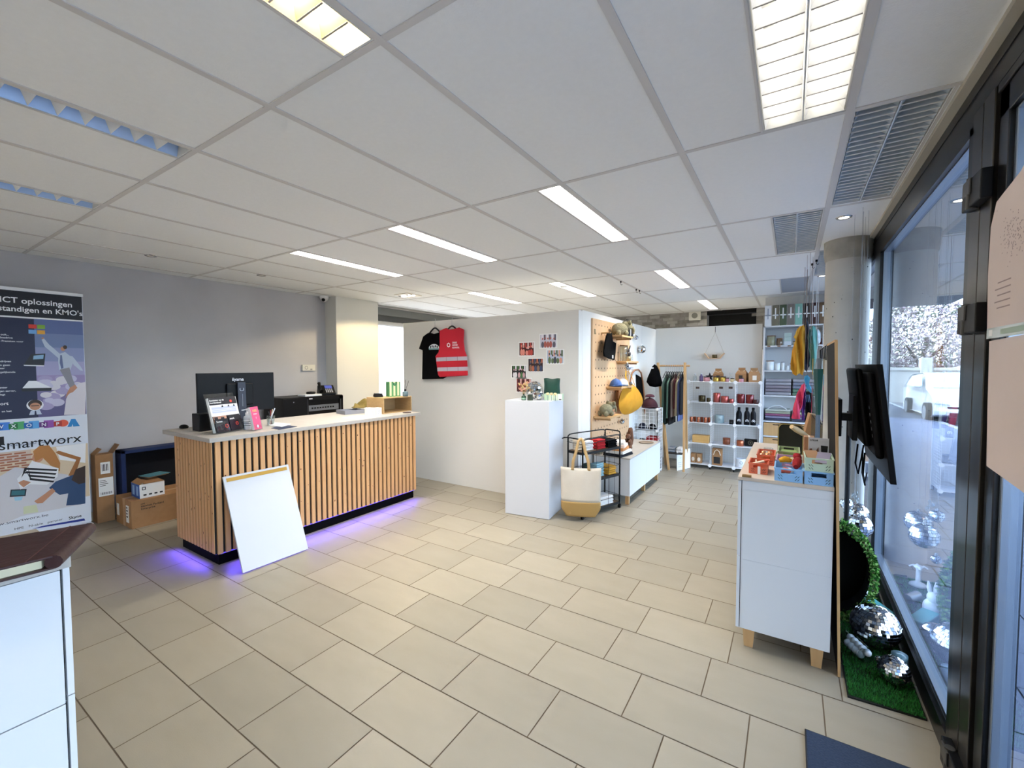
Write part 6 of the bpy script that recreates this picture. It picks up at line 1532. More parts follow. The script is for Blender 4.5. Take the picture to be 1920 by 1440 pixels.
for c_, x in enumerate((xb0+.18, xb0+.53)):
    n = 5 if c_ == 0 else 4
    for k in range(n):
        mm = mat('garment_tone_%s' % 'abcde'[k], ['#3a3c52', '#8a86a0', '#8a4f72', '#9a9f8c', '#b5b8ae'][k], .4, coat=.4)
        folded('wrapped_garment', '%s wrapped garment in the %s pile on the fifth bookcase shelf' % (seq[k] if k < n-1 else 'topmost', ['left', 'right'][c_]), (x, 7.80, z+k*.035), .32, .28, .034, 0, mm, 'garment', 'wrapped garments on the fifth shelf', 1)
m = MB(mat('white_glossy_arc', '#eceef2', .2)); m.smooth = True; m.tube([(xb0+.05+.25*i/10, 7.66, z+.176+.055*math.sin(math.pi*i/10)) for i in range(11)], .006, 8); tag(m.build('headband'), 'white curved band lying on the wrapped garments of the fifth bookcase shelf', 'band')
for k, (za, zb2) in enumerate(((shelf_z[5], shelf_z[4]-.02), (shelf_z[6], shelf_z[5]-.02))):
    for c_ in range(2):
        x0 = xb0+.004+c_*.355; t = thing('storage_box', '%s bamboo coloured storage box with slot handle in the bookcase, %s row' % (['left', 'right'][c_], ['upper', 'lower'][k]), 'box', (x0+.17, 7.78, za), 'slot handle storage boxes')
        m = MB(OAK); m.box(x0, 7.63, za+.001, x0+.345, 7.95, zb2-.012); m.build('box_body', t, bevel=.003)
        m = MB(mat('slot_dark', '#120d0a', .8)); m.box(x0+.12, 7.6285, zb2-.045, x0+.225, 7.6295, zb2-.03); m.build('handle_slot', t)

# ---- clothes rack with hangers
RY = 7.06; RZ0 = 1.60
RXL, RXR = -1.80, -1.37
t = thing('clothes_rack', 'A shaped light wood clothes rack before the back wall', 'clothes rack', (-1.55, RY, 0))
m = MB(OAK); m.cyl((RXL-.04, RY, RZ0), (RXR+.07, RY, RZ0), .014, n=14); m.build('rail', t)
for (x, dxf, dxb) in ((-1.775, .225, .10), (RXR, .035, .02)):
    for s_, dx in ((-1, dxf), (1, dxb)):
        m = MB(OAK); m.bar((x+dx, RY+s_*.17, .0), (x, RY+s_*.012, RZ0+.05), .034, .030, up=(1, 0, 0)); m.build('leg', t)
m = MB(mat('rack_shelf_dark', '#2a2420', .6)); m.box(-1.60, RY-.14, .245, RXR, RY+.14, .26); m.build('shelf', t)
gar = [('#6f9080', 'sage green'), ('#16302c', 'dark green'), ('#7fa595', 'pale green'), ('#151518', 'black'), ('#a8978d', 'beige grey'), ('#5a1f28', 'wine red'), ('#d8c9a5', 'cream'), ('#5d6a9a', 'blue'), ('#0e0e12', 'deep black with long hem')]
hx = [RXL+.15+i*(RXR-RXL-.17)/8 for i in range(9)]
HOOKM = mat('hook_steel', '')
for i, ((c_, lb), x) in enumerate(zip(gar, hx)):
    L_ = [.78, .80, .70, .80, .68, .55, .66, .74, .64][i]
    z0 = RZ0-.10
    t = thing('hanging_garment', lb+' garment hanging on the wooden clothes rack', 'garment', (x, RY, z0-L_), 'garments on the clothes rack')
    m = MB(mat('garment_cloth_%s' % 'abcdefghi'[i], c_, .9, bump=.2, scale=20)); m.smooth = True
    def gf(u, v, s_, x=x, L_=L_, i=i):
        w = .21*(.35+.65*min(1, (v*7)**.6))*(1+.06*v); y = RY+(u-.5)*2*w
        sl = abs(u-.5)*2; zz = z0-.10*sl*(1-min(1, v*3))-L_*v
        th = (.009+.004*math.sin(u*11+i*2+v*2))*(1-.3*sl); return (x+s_*th+.002*math.sin(u*7), y, zz)
    m.sheet(lambda u, v: gf(u, v, 1), 14, 12); m.sheet(lambda u, v: gf(1-u, v, -1), 14, 12); m.build('cloth', t)
    m = MB(BLKPL); m.smooth = True; m.tube([(x, RY-.20, z0-.085), (x, RY-.03, z0+.005), (x, RY, z0+.012), (x, RY+.03, z0+.005), (x, RY+.20, z0-.085)], .006, 6); m.build('hanger', t)
    m = MB(HOOKM); m.smooth = True; m.tube([(x, RY, z0+.012), (x, RY, RZ0-.03), (x, RY-.018, RZ0-.010), (x, RY-.019, RZ0+.008), (x, RY, RZ0+.019), (x, RY+.016, RZ0+.010)], .0028, 6); m.build('hook', t)
t = thing('drawstring_bag', 'black drawstring bag hanging over the left end of the clothes rack', 'bag', (-1.80, 6.90, 1.18))
m = MB(BLKF); m.smooth = True
o = [at(a, b, 'y', 6.93) for a, b in ((1227, 683), (1232, 686), (1236, 694), (1239, 706), (1242, 717), (1240, 724), (1228, 726), (1218, 724), (1212, 716), (1214, 708), (1219, 697), (1223, 687))]
C0 = at(1228, 710, 'y', 6.93); n = len(o)
for side in (1, -1):
    vs = [C0+Vector((0, side*.06, 0))]
    for k in range(1, 6):
        f_ = k/5
        for p in o: vs.append(C0.lerp(p, f_)+Vector((0, side*.06*math.sqrt(max(0, 1-f_**2.4)), 0)))
    fs = [(0, 1+i, 1+(i+1) % n) for i in range(n)]
    for k in range(4):
        for i in range(n): a, b = 1+k*n+i, 1+k*n+(i+1) % n; fs.append((a, a+n, b+n, b))
    m.add(vs, fs if side == 1 else [f_[::-1] for f_ in fs], True)
m.build('bag_body', t); m = MB(PAPER); q = at(1223, 690, 'y', 6.86); m.box(q.x-.03, 6.858, q.z-.01, q.x+.02, 6.86, q.z+.01); m.build('label', t)
m = MB(HOOKM); q = at(1229, 683, 'y', 6.93); m.smooth = True; m.tube([q, (q.x-.005, 6.95, 1.59), (q.x-.005, 7.02, 1.617)], .003, 6); m.build('cord', t)
# things on the rack shelf and the sign
folded('folded_cloth', 'grey folded cloth on the clothes rack shelf, left and higher one', (-1.54, RY, .262), .11, .20, .07, .05, mat('cloth_grey', '#7f848c', .9), 'cloth')
folded('folded_cloth', 'white rolled cloth at the right end of the clothes rack shelf', (-1.42, RY, .262), .09, .20, .075, -.05, WHC, 'cloth')
c0 = at(1263, 884, 'z', 0)
P = [at(1269, 883, 'z', 0), at(1294, 877, 'z', 0)]
t = thing('sign_card', 'white printed sign card leaning against the clothes rack on the floor', 'sign', P[0])
U = (P[1]-P[0]).normalized(); W = (P[1]-P[0]).length; V = Vector((-.06, .22, 1)).normalized()
m = MB(PAPER); Hh = .30; m.prism([(0, 0), (W, 0), (W, Hh), (0, Hh)], P[0]+Vector((0, 0, .001)), U, V, .004); m.build('card', t)
m = MB(GREYTXT); N = U.cross(V).normalized(); o0 = P[0]+N*.0045+V*.245+U*.02; m.text('AFTERTELLING', o0, U, V, .026, bold=.02); m.text('enkel', P[0]+N*.0045+V*.18+U*.07, U, V, .02); 
for k in range(3): m.text('informatie over onze', P[0]+N*.0045+V*(.11-.03*k)+U*.03, U, V, .019)
m.build('print', t)

# ---- small wire cube rack with caps
SX0, SX1, SY0, SY1 = -1.98, -1.635, 6.50, 6.80
SZL = [.03, .34, .645, .965]
t = thing('wire_cube_rack', 'small white wire cube rack with caps between sideboard and clothes rack', 'shelf', (-1.8, 6.72, 0))
for z in SZL: m = MB(WPAN); m.box(SX0, SY0, z-.003, SX1, SY1, z+.003); m.build('shelf', t)
for j in range(3):
    m = MB(WMETAL); wire_panel(m, (SX0, SY0, SZL[j]), (SX1-SX0, 0, 0), (0, 0, SZL[j+1]-SZL[j]), 6, 6, r=.0025, rim=.005); m.build('front_panel', t)
    m = MB(WMETAL); wire_panel(m, (SX1, SY0, SZL[j]), (0, SY1-SY0, 0), (0, 0, SZL[j+1]-SZL[j]), 6, 6, r=.0022, rim=.005); m.build('side_panel', t)
for x in (SX0, SX1):
    for z in SZL: m = MB(WMETAL); m.smooth = True; m.cyl((x, SY0-.015, z), (x, SY0+.004, z), .02, n=12); m.build('joint', t)
for x in (SX0+.01, SX1-.01):
    for y in (SY0+.01, SY1-.01): m = MB(WMETAL); m.box(x-.01, y-.01, 0, x+.01, y+.01, .027); m.build('foot', t)
cap('maroon cap with a round badge on top of the small wire rack', Vector((-1.79, 6.66, SZL[3]+.004)), 1.45, math.radians(30), mat('cap_maroon', '#35101a', .85, bump=.2, scale=60))
m = MB(mat('knit_red_brown', '#4a2630', .95, bump=.6, scale=80)); m.smooth = True; m.sphere((-1.79, 6.665, SZL[3]+.172), .062, 16, 8, sc=(1.15, 1.0, .62), fn=lambda p: Vector((p.x, p.y, max(p.z, -.008)))); tag(m.build('knitted_hat'), 'knitted wine coloured hat lying on top of the maroon cap', 'hat')
for k, (x, y, lb) in enumerate(((-1.90, 6.72, 'navy cap inside the small wire rack, left one in the upper compartment'), (-1.75, 6.70, 'black cap inside the small wire rack, right one in the upper compartment'))):
    cap(lb, Vector((x, y-.04, SZL[1+1]+.004)), .78, math.radians(20), mat('cap_navy', '#0d1128', .85) if k == 0 else BLKF)
for k, (x, lb) in enumerate(((-1.88, 'folded black cloth in the middle compartment of the small wire rack'), (-1.72, 'folded black cloth with white mark in the middle compartment of the small wire rack'))):
    folded('folded_cloth', lb, (x, 6.66, SZL[1]+.004), .15, .22, .13, 0, BLKF, 'cloth', 'black cloths in the small wire rack', 3)
folded('folded_cloth', 'red folded cloth in the middle compartment of the small wire rack', (-1.74, 6.66, SZL[1]+.135), .16, .2, .06, 0, REDC, 'cloth')
for k in range(3):
    folded('folded_cloth', seq[k]+' folded pale blue cloth in the lowest compartment of the small wire rack', (-1.80, 6.66, SZL[0]+.004+k*.06), .28, .24, .058, 0, mat('cloth_pale_blue', '#9db0c2', .9), 'cloth', 'pale blue cloths')
q = Vector((-1.94, 6.54, SZL[3]+.004)); t = thing('potted_succulent', 'tiny green succulent in a terracotta pot on the small wire rack', 'plant', q)
m = MB(mat('terracotta', '#b5734d', .8)); m.smooth = True; m.lathe(q, [(0, 0), (.022, 0), (.030, .045), (.026, .045), (0, .04)], 16); m.build('pot', t)
m = MB(mat('succulent_green', '#5f7a3a', .6)); rq = random.Random(2)
for i in range(14):
    a = i*.9; m.cyl(q+Vector((0, 0, .042)), q+Vector((.03*math.cos(a), .03*math.sin(a), .065+.002*i)), .006, .001, 6)
m.build('leaves', t)
# ceiling hooks
for k, (px, py) in enumerate(((1164, 530), (1193, 545), (1199, 547), (1523, 497), (1531, 490))):
    c = at(px, py-3, 'z', CEIL-.004); m = MB(BLACK); m.smooth = True; m.cyl(c, c+Vector((0, 0, -.02)), .01, n=8); m.tube([c+Vector((0, 0, -.02)), c+Vector((0, 0, -.04)), c+Vector((.012, 0, -.052)), c+Vector((.02, 0, -.04))], .003, 6)
    tag(m.build('ceiling_hook'), ['small black ceiling hook above the pegboard, nearest one', 'small black ceiling hook, left of the far close pair', 'small black ceiling hook, right of the far close pair', 'black ceiling hook left of the concrete column, lower one', 'black ceiling hook beside the unlit fitting near the column'][k], 'hook', 'black ceiling hooks')
c = at(1303, 592, 'y', 9.26); t = thing('wall_sensor', 'small cream box with round grille on the brick wall', 'sensor', c)
m = MB(mat('cream_plastic', '')); m.box(c.x-.11, 9.23, c.z-.09, c.x+.11, 9.285, c.z+.08); m.build('housing', t, bevel=.008); m = MB(mat('grille_grey', '#7d7c74', .6)); m.smooth = True; m.cyl((c.x, 9.2295, c.z), (c.x, 9.222, c.z), .055, n=24); m.build('grille', t)
# ================================================================== right side: cabinet, crates, aprons, screen, window display
KX0, KX1, KY0, KY1, KZ = -.238, .200, 2.745, 4.05, .975
t = thing('drawer_cabinet', 'white cabinet with beige top and wooden feet, crates on it, right foreground', 'cabinet', (-.02, 3.4, 0))
m = MB(LAM); m.box(KX0+.020, KY0, .107, KX1, KY1, .955); m.use(mat('door_shadow_gap', '')); m.box(KX0+.016, KY0+.002, .109, KX0+.0205, KY1, .95); m.build('carcass', t)
m = MB(LAM)
m.box(KX0+.026, KY0-.0025, .108, KX1-.002, KY0, .505); m.box(KX0+.026, KY0-.0025, .508, KX1-.002, KY0, .905); m.box(KX0+.026, KY0-.0025, .908, KX1-.002, KY0, .953); m.build('side_panel', t)
for za, zb in ((.107, .52), (.524, .952)):
    for ya, yb in ((KY0-.002, 3.39), (3.394, KY1)):
        m = MB(LAM); m.box(KX0, ya, za, KX0+.016, yb, zb); m.build('door', t, bevel=.001)
m = MB(mat('cabinet_top_beige', '#cfc0b0', .4, var=.8, scale=14, col2='#c6b6a5')); m.box(KX0-.002, KY0-.004, .956, KX1, KY1, KZ); m.build('top', t, bevel=.001)
for x in (KX0+.065, KX1-.055):
    for y in (KY0+.03, KY1-.05):
        m = MB(OAK); m.add([(x-.030, y-.02, .107), (x+.030, y-.02, .107), (x+.030, y+.02, .107), (x-.030, y+.02, .107), (x-.022, y-.015, 0), (x+.022, y-.015, 0), (x+.022, y+.015, 0), (x-.022, y+.015, 0)], [(0, 1, 2, 3), (7, 6, 5, 4), (0, 4, 5, 1), (1, 5, 6, 2), (2, 6, 7, 3), (3, 7, 4, 0)]); m.build('leg', t)
KT = KZ+.0006
m = MB(mat('wood_tag', '#8a6a3c', .6)); a = at(1391, 895, 'z', KZ); m.box(a.x, a.y+.01, KT, a.x+.045, a.y+.035, KT+.012); tag(m.build('wood_block'), 'small brown wood block on the near left corner of the white cabinet', 'block')
# tall leaning board behind the cabinet
t = thing('backing_board', 'tall thin board with light wood edge standing behind the white cabinet', 'board', (.22, 3.0, 0))
def BX_(z): return .241-.030*z
m = MB(mat('board_dark_back', '#0c0c0e', .7, spec=.2)); ya, yb = 2.74, 3.30
m.add([(BX_(0)-.006, ya+.004, 0), (BX_(0)+.006, ya+.004, 0), (BX_(0)+.006, yb, 0), (BX_(0)-.006, yb, 0), (BX_(1.72)-.006, ya+.004, 1.72), (BX_(1.72)+.006, ya+.004, 1.72), (BX_(1.72)+.006, yb, 1.72), (BX_(1.72)-.006, yb, 1.72)], [(3, 2, 1, 0), (4, 5, 6, 7), (0, 1, 5, 4), (1, 2, 6, 5), (2, 3, 7, 6), (3, 0, 4, 7)])
m.build('panel', t)
m = MB(OAK); m.bar((BX_(0), ya, 0), (BX_(1.725), ya, 1.725), .012, .014, up=(0, 1, 0)); m.bar((BX_(1.725), ya, 1.725), (BX_(1.725), yb, 1.725), .012, .012); m.build('edge_strip', t)

# ---- folding crates
def crate(label, x0, x1, y0, y1, z0, h, mm, group, name='folding_crate'):
    t = thing(name, label, 'crate', ((x0+x1)/2, (y0+y1)/2, z0), group)
    th = .004; m = MB(mm); W = x1-x0
    m.box(x0+th, y0+th, z0, x1-th, y1-th, z0+th)
    m.build('floor_panel', t)
    for s_, (yy0, yy1) in ((0, (y0, y0+th)), (1, (y1-th, y1))):
        m = MB(mm)
        hz0, hz1 = z0+h*.62, z0+h*.93; hx0, hx1 = x0+W*.24, x0+W*.76
        m.box(x0, yy0, z0, x1, yy1, hz0); m.box(x0, yy0, hz0, hx0, yy1, z0+h); m.box(hx1, yy0, hz0, x1, yy1, z0+h); m.box(hx0, yy0, hz1, hx1, yy1, z0+h)
        fy = yy0-.0006 if s_ == 0 else yy1+.0006
        m.use(mat('crate_slot_dark', '#15202c', .8))
        for sg, cx in ((1, x0+W*.20), (-1, x0+W*.80)):
            for r_ in range(2):
                for c_ in range(2):
                    bx, bz_ = cx+(c_-.5)*W*.09, z0+h*(.14+.24*r_)
                    m.quad((bx-sg*.004, fy, bz_+h*.15), (bx-sg*.004+.003, fy, bz_+h*.15), (bx+sg*.004+.003, fy, bz_), (bx+sg*.004, fy, bz_))
        m.use(mm); m.box(x0+W*.36, fy-.0006, z0+h*.04, x0+W*.64, fy, z0+h*.40)
        m.build('end_wall', t)
    for xx0, xx1 in ((x0, x0+th), (x1-th, x1)):
        m = MB(mm); L_ = y1-y0
        m.box(xx0, y0+th, z0, xx1, y1-th, z0+h*.55); m.box(xx0, y0+th, z0+h*.9, xx1, y1-th, z0+h)
        for k in range(5): m.box(xx0, y0+th+L_*k*.23, z0+h*.55, xx1, y0+th+L_*k*.23+L_*.06, z0+h*.9)
        m.build('side_wall', t)
    m = MB(mm); e = .0035
    for (a, b, c, d) in ((x0-e, y0-e, x1+e, y0+.003), (x0-e, y1-.003, x1+e, y1+e), (x0-e, y0, x0+.003, y1), (x1-.003, y0, x1+e, y1)): m.box(a, b, z0+h-.001, c, d, z0+h+.004)
    m.build('rim', t)
    return t
BLUE = mat('crate_sky_blue', '#8dbce8', .45); MINT = mat('crate_mint', '#c3d8c2', .45); ORG = mat('crate_coral', '#d2694a', .45); PURP = mat('crate_lilac', '#c3a0c4', .45); OLV = mat('crate_olive', '#a7b48a', .45)
crate('light blue folding crate at the front of the white cabinet, left one, holding socks', -.064, .064, 2.752, 2.955, KT, .066, BLUE, 'blue folding crates')
crate('light blue folding crate at the front of the cabinet, right one, under the mint crate', .072, .196, 2.752, 2.955, KT, .066, BLUE, 'blue folding crates')
crate('mint green folding crate stacked on the right blue crate', .073, .195, 2.753, 2.953, KT+.0708, .066, MINT, 'small crates')
crate('coral orange mini crate nearest the left edge of the cabinet top', -.195, -.100, 2.86, 3.02, KT, .058, ORG, 'coral mini crates')
crate('coral orange mini crate behind the nearest one on the cabinet top', -.170, -.075, 3.14, 3.36, KT, .060, ORG, 'coral mini crates')
crate('lilac folding crate behind the left blue crate', -.062, .060, 3.02, 3.22, KT, .060, PURP, 'small crates')
crate('olive green folding crate before the dark board on the cabinet', -.060, .058, 3.34, 3.56, KT, .060, OLV, 'small crates')
# fillings
def roll(name, label, a, b, r, mm, cat='sock'):
    m = MB(mm); m.smooth = True; a, b = Vector(a), Vector(b); c = a.lerp(b, .5)+Vector((0, 0, .01)); m.tube([a, a.lerp(c, .5), c, c.lerp(b, .5), b], [r*.6, r, r*1.1, r, r*.6], 12)
    return tag(m.build(name), label, cat)
zs = KT+.062
roll('sock', 'mustard yellow sock lying over the left blue crate', (-.045, 2.86, zs+.028), (.012, 2.87, zs+.030), .016, mat('sock_mustard', '#d39a1e', .9, bump=.4, scale=60))
roll('sock', 'dark red sock at the right of the left blue crate, in front', (.034, 2.80, zs+.012), (.046, 2.93, zs+.030), .021, mat('sock_red', '#8e1218', .9, bump=.4, scale=60))
roll('sock', 'dark red sock curled up above the lilac crate', (.03, 3.02, zs+.035), (.052, 2.975, zs+.020), .018, mat('sock_red', ''))
roll('sock', 'coral and white baby sock in the left blue crate', (-.04, 2.80, zs-.02), (.01, 2.80, zs-.018), .014, mat('sock_coral', '#d8604a', .9))
roll('sock', 'white patterned sock in the bottom of the left blue crate', (-.02, 2.84, zs-.025), (.025, 2.83, zs-.022), .012, WHC)
for k, (x, y, z, lb) in enumerate(((-.03, 3.10, KT+.045, 'pale knitted booties in the lilac crate, left bundle'), (.02, 3.11, KT+.047, 'beige soft toy bundle in the lilac crate, right bundle'))):
    m = MB([WHC, mat('plush_beige', '#c9b791', .95, bump=.5, scale=60)][k]); m.smooth = True; m.sphere((x, y, z), .026, 12, 8, sc=(1, 1.1, .9)); tag(m.build('bundle'), lb, 'bundle')
m = MB(mat('pack_green', '#8fa865', .5)); m.box(-.045, 3.38, KT+.012, .045, 3.50, KT+.052); tag(m.build('flat_pack', bevel=.004), 'green flat pack lying in the olive crate', 'pack')
m = MB(mat('glass_bauble', '#e8b79a', .2)); m.smooth = True
for k, (x, y) in enumerate(((-.150, 2.91), (-.128, 2.96))):
    mm = MB(mat('coral_stick', '#c0563c', .5) if k else mat('cream_stick', '#e6d6c0', .5)); mm.smooth = True; mm.tube([(x-.03, y, KT+.045), (x+.03, y+.01, KT+.066)], .008, 8); tag(mm.build('wrapped_stick'), ['cream wrapped stick in the nearest coral crate', 'coral wrapped stick in the nearest coral crate'][k], 'stick')
mm = MB(PAPER); mm.box(-.150, 2.8555, KT+.0, -.136, 2.8572, KT+.045); tag(mm.build('price_strip'), 'white paper strip hanging over the front of the nearest coral crate', 'strip')
for k, (x, y) in enumerate(((-.145, 3.20), (-.115, 3.22), (-.14, 3.29), (-.105, 3.30))):
    mm = MB(mat('copper_wrapped', '#d9966a', .25, metal=.5)); mm.smooth = True; mm.lathe((x, y, KT+.006), [(0, 0), (.013, 0), (.013, .056), (0, .058)], 14); tag(mm.build('small_jar'), 'shiny copper wrapped jar in the second coral crate, %s' % ['front left', 'front right', 'back left', 'back right'][k], 'jar', 'copper wrapped jars')
m = MB(GLASSJ); m.smooth = True; m.lathe((-.12, 3.46, KT), [(0, .001), (.028, .001), (.03, .05), (.026, .06)], 18); tag(m.build('glass_jar'), 'clear glass jar behind the second coral crate', 'jar')
m = MB(mat('box_pale_green', '')); m.box(-.088, 3.42, KT, -.066, 3.46, KT+.045); tag(m.build('mini_carton'), 'tiny pale green carton beside the glass jar on the cabinet', 'box')
# card in the mint crate and papers
zc = KT+.0708+.006
t = thing('product_card', 'grey white product card with a black shape standing in the mint crate', 'card', (.14, 2.93, zc))
m = MB(mat('card_grey_white', '#d0d0d6', .4)); a, b = at(1517, 820, 'y', 2.93), at(1554, 850, 'y', 2.93); m.box(a.x, 2.928, zc, b.x, 2.931, a.z); m.use(TXT); W = b.x-a.x; H_ = a.z-b.z
m.text('cricut', (a.x+.004, 2.9275, a.z-.018), (1, 0, 0), Z_, .016, bold=.03); m.prism([(0, 0), (.028, 0), (.030, .035), (-.002, .036)], (a.x+W*.62, 2.9278, b.z+.004), (1, 0, 0), Z_, .0003); m.use(mat('print_brown', '#6b4336', .5)); m.prism([(0, 0), (.016, 0), (.012, .016), (.002, .014)], (a.x+.002, 2.9278, b.z+.004), (1, 0, 0), Z_, .0003); m.prism([(0, 0), (.016, .0), (.014, .026)], (a.x+W*.33, 2.9278, b.z+.004), (1, 0, 0), Z_, .0003)
m.build('card', t)
m = MB(mat('tan_paper', '#b99272', .7)); m.T = RT((.11, 2.86, zc+.05), .3, math.radians(35)); m.box(-.03, -.06, 0, .03, .05, .003); tag(m.build('paper_pack'), 'tan paper pack lying tilted in the mint crate', 'pack')
m = MB(mat('lilac_paper', '#8f8aa0', .6)); m.T = RT((.155, 2.85, zc+.052), -.2, math.radians(25)); m.box(-.03, -.05, 0, .03, .05, .003); tag(m.build('paper_pack'), 'grey lilac paper pack lying tilted in the mint crate', 'pack')
# dark rounded board, wooden scoop, kraft bag behind the crates
t = thing('rounded_board', 'dark green board with rounded corners and a gold rim behind the crates', 'board', (.0, 3.66, KT))
a, b = at(1459, 793, 'y', 3.66), at(1506, 845, 'y', 3.66); w = b.x-a.x; h = a.z-KT
def rrect(x0, x1, z0, z1, r, n=6):
    P = []
    for cx, cz, a0 in ((x1-r, z1-r, 0), (x0+r, z1-r, math.pi/2)): P += [(cx+r*math.cos(a0+math.pi/2*i/n), cz+r*math.sin(a0+math.pi/2*i/n)) for i in range(n+1)]
    return P+[(x0, z0), (x1, z0)]
m = MB(mat('dark_olive_board', '#12150d', .5)); m.prism(rrect(0, w, 0, h, .035), (a.x, 3.66, KT), (1, 0, 0), Z_, .012); m.build('panel', t)
m = MB(mat('gold_rim', '#b09a5c', .4, metal=.5)); m.smooth = True; pr = rrect(.004, w-.004, 0, h-.004, .033)[:-2]; m.tube([(a.x+u, 3.646, KT+v) for u, v in [(w-.004, 0)]+pr+[(.004, 0)]], .0028, 6); m.build('rim', t)
m = MB(mat('pale_beech', '#d9b88a', .5)); m.smooth = True; A0 = at(1484, 800, 'y', 3.55); B0 = at(1514, 818, 'y', 3.69)
m.T = None; m.tube([A0, A0.lerp(B0, .3), A0.lerp(B0, .7), B0], [.014, .020, .018, .012], 12); tag(m.build('wooden_scoop'), 'pale beech scoop end sticking out left of the kraft bag', 'scoop')
t = thing('paper_bag', 'large kraft paper bag with dark handles on the white cabinet', 'bag', (.13, 3.75, KT))
m = MB(KRAFT); o = [at(px, py, 'y', 3.70) for px, py in ((1512, 832), (1509, 812), (1519, 776), (1537, 780), (1542, 800), (1541, 832))]; k = len(o)
zmin = KT; o[0].z = zmin; o[-1].z = zmin
m.add(o+[p+Vector((-.01, .12, 0)) for p in o], [tuple(range(k-1, -1, -1)), tuple(range(k, 2*k))]+[(i, (i+1) % k, k+(i+1) % k, k+i) for i in range(k)], False); m.build('bag_body', t, bevel=.003)
m = MB(mat('bag_handle_dark', '#3b2c1e', .7)); m.smooth = True; a, b = at(1522, 778, 'y', 3.69), at(1538, 800, 'y', 3.69); m.tube([a, a.lerp(b, .5)+Vector((.004, -.004, 0)), b], .004, 6); a, b = at(1528, 780, 'y', 3.69), at(1541, 796, 'y', 3.69); m.tube([a, b], .004, 6); m.build('handle', t)
t = thing('gift_stack', 'small brown paper parcel beside the kraft bag above the mint crate', 'parcel', (.10, 3.3, KT))
m = MB(mat('parcel_brown', '#a97c5a', .7)); a = at(1507, 830, 'y', 3.28); m.box(a.x, 3.26, KT, a.x+.055, 3.34, at(1507, 818, 'y', 3.28).z); m.build('parcel_body', t, bevel=.003)
m = MB(mat('ribbon_cream', '')); m.box(a.x+.022, 3.2585, KT, a.x+.032, 3.3415, at(1507, 818, 'y', 3.28).z+.001); m.build('ribbon', t)
# clear tube with teal filling
t = thing('display_tube', 'tall clear acrylic case with teal fabric inside beside the board', 'case', (.155, 3.62, KT))
m = MB(CLEAR); z1 = at(1540, 672, 'y', 3.62).z; m.box(.125, 3.60, KT, .127, 3.68, z1); m.box(.188, 3.60, KT, .190, 3.68, z1); m.box(.125, 3.60, KT, .190, 3.602, z1); m.box(.125, 3.678, KT, .190, 3.68, z1); m.build('case_body', t)
m = MB(mat('teal_fabric', '#215e57', .8, bump=.3, scale=20)); z2 = at(1540, 692, 'y', 3.62).z; z3 = at(1540, 778, 'y', 3.62).z; m.add([(.131, 3.606, z2), (.184, 3.606, z2), (.184, 3.672, z2), (.131, 3.672, z2), (.150, 3.62, z3), (.176, 3.62, z3), (.176, 3.66, z3), (.150, 3.66, z3)], [(0, 1, 2, 3), (7, 6, 5, 4), (0, 4, 5, 1), (1, 5, 6, 2), (2, 6, 7, 3), (3, 7, 4, 0)]); m.use(mat('tube_grey_foot', '#7e8da0', .3)); m.box(.150, 3.62, KT+.002, .176, 3.66, z3); m.build('filling', t)
t = thing('slatted_rack', 'small black wire card rack above the clear case', 'rack', (.14, 3.9, 1.6))
m = MB(BLACK); a, b = at(1538, 657, 'y', 3.75), at(1552, 645, 'y', 3.75); c_, d_ = at(1538, 672, 'y', 3.75), at(1552, 676, 'y', 3.75); m.smooth = True; m.tube([c_, a, b, d_], .004, 6)
for k in range(5): p_ = a.lerp(b, k/5+.1); q_0 = c_.lerp(d_, k/5+.18); m.cyl(p_, q_0, .0035, n=6)
m.build('wires', t); m = MB(BLACK); m.smooth = True; m.tube([b, (BX_(1.72)-.004, 3.30, 1.70)], .004, 6); m.build('arm', t)

# ---- aprons and clothes hanging from ceiling hooks
def drape(pts, y, mm, th=.03, parent=None, name='cloth', seed=0, bevel=.008):
    P0 = [at(a, b, 'y', y) for a, b in pts]; P = []
    for i, p in enumerate(P0):
        nx = P0[(i+1) % len(P0)]; P += [p, p.lerp(nx, .5)+Vector((math.sin(i*1.7+seed)*.006, 0, 0))]
    n = len(P); C_ = sum(P, Vector())/n
    m = MB(mm); m.smooth = True; rd = random.Random(seed)
    for side in (1, -1):
        vs = [C_+Vector((0, side*th*.5, 0))]
        for k in range(1, 8):
            f_ = k/7
            for i, p in enumerate(P):
                q = C_.lerp(p, f_); q.y += side*th*.5*math.sqrt(max(0, 1-f_**5))+th*.55*math.sin((q.x-C_.x)*95+(q.z-C_.z)*9+seed)*(1-f_**6); vs.append(q)
        fs = [(0, 1+i, 1+(i+1) % n) for i in range(n)]
        for k in range(6):
            for i in range(n): a, b = 1+k*n+i, 1+k*n+(i+1) % n; fs.append((a, a+n, b+n, b))
        m.add(vs, fs if side == 1 else [f_[::-1] for f_ in fs], True)
    return m.build(name, parent)
def hangcord(t, px, py, y, zt=CEIL-.03, rgb='cord_white', name='cord', r=.002):
    q = at(px, py, 'y', y); m = MB(mat(rgb, '#dfe0e4' if rgb == 'cord_white' else '#8f7a70', .6)); m.cyl(q, (q.x, q.y, zt), r, n=6); m.build(name, t)
YA = 5.6
t = thing('apron', 'mustard yellow apron hanging beside the bookcase', 'apron', at(1497, 705, 'y', YA))
MUS = mat('apron_mustard', '#b5801b', .85, bump=.3, scale=16)
drape([(1503, 611), (1507, 608), (1510, 622), (1510, 650), (1508, 680), (1505, 704), (1499, 700), (1493, 705), (1486, 701), (1482, 692), (1484, 668), (1488, 648), (1492, 634), (1496, 620)], YA, MUS, .05, t, seed=1)
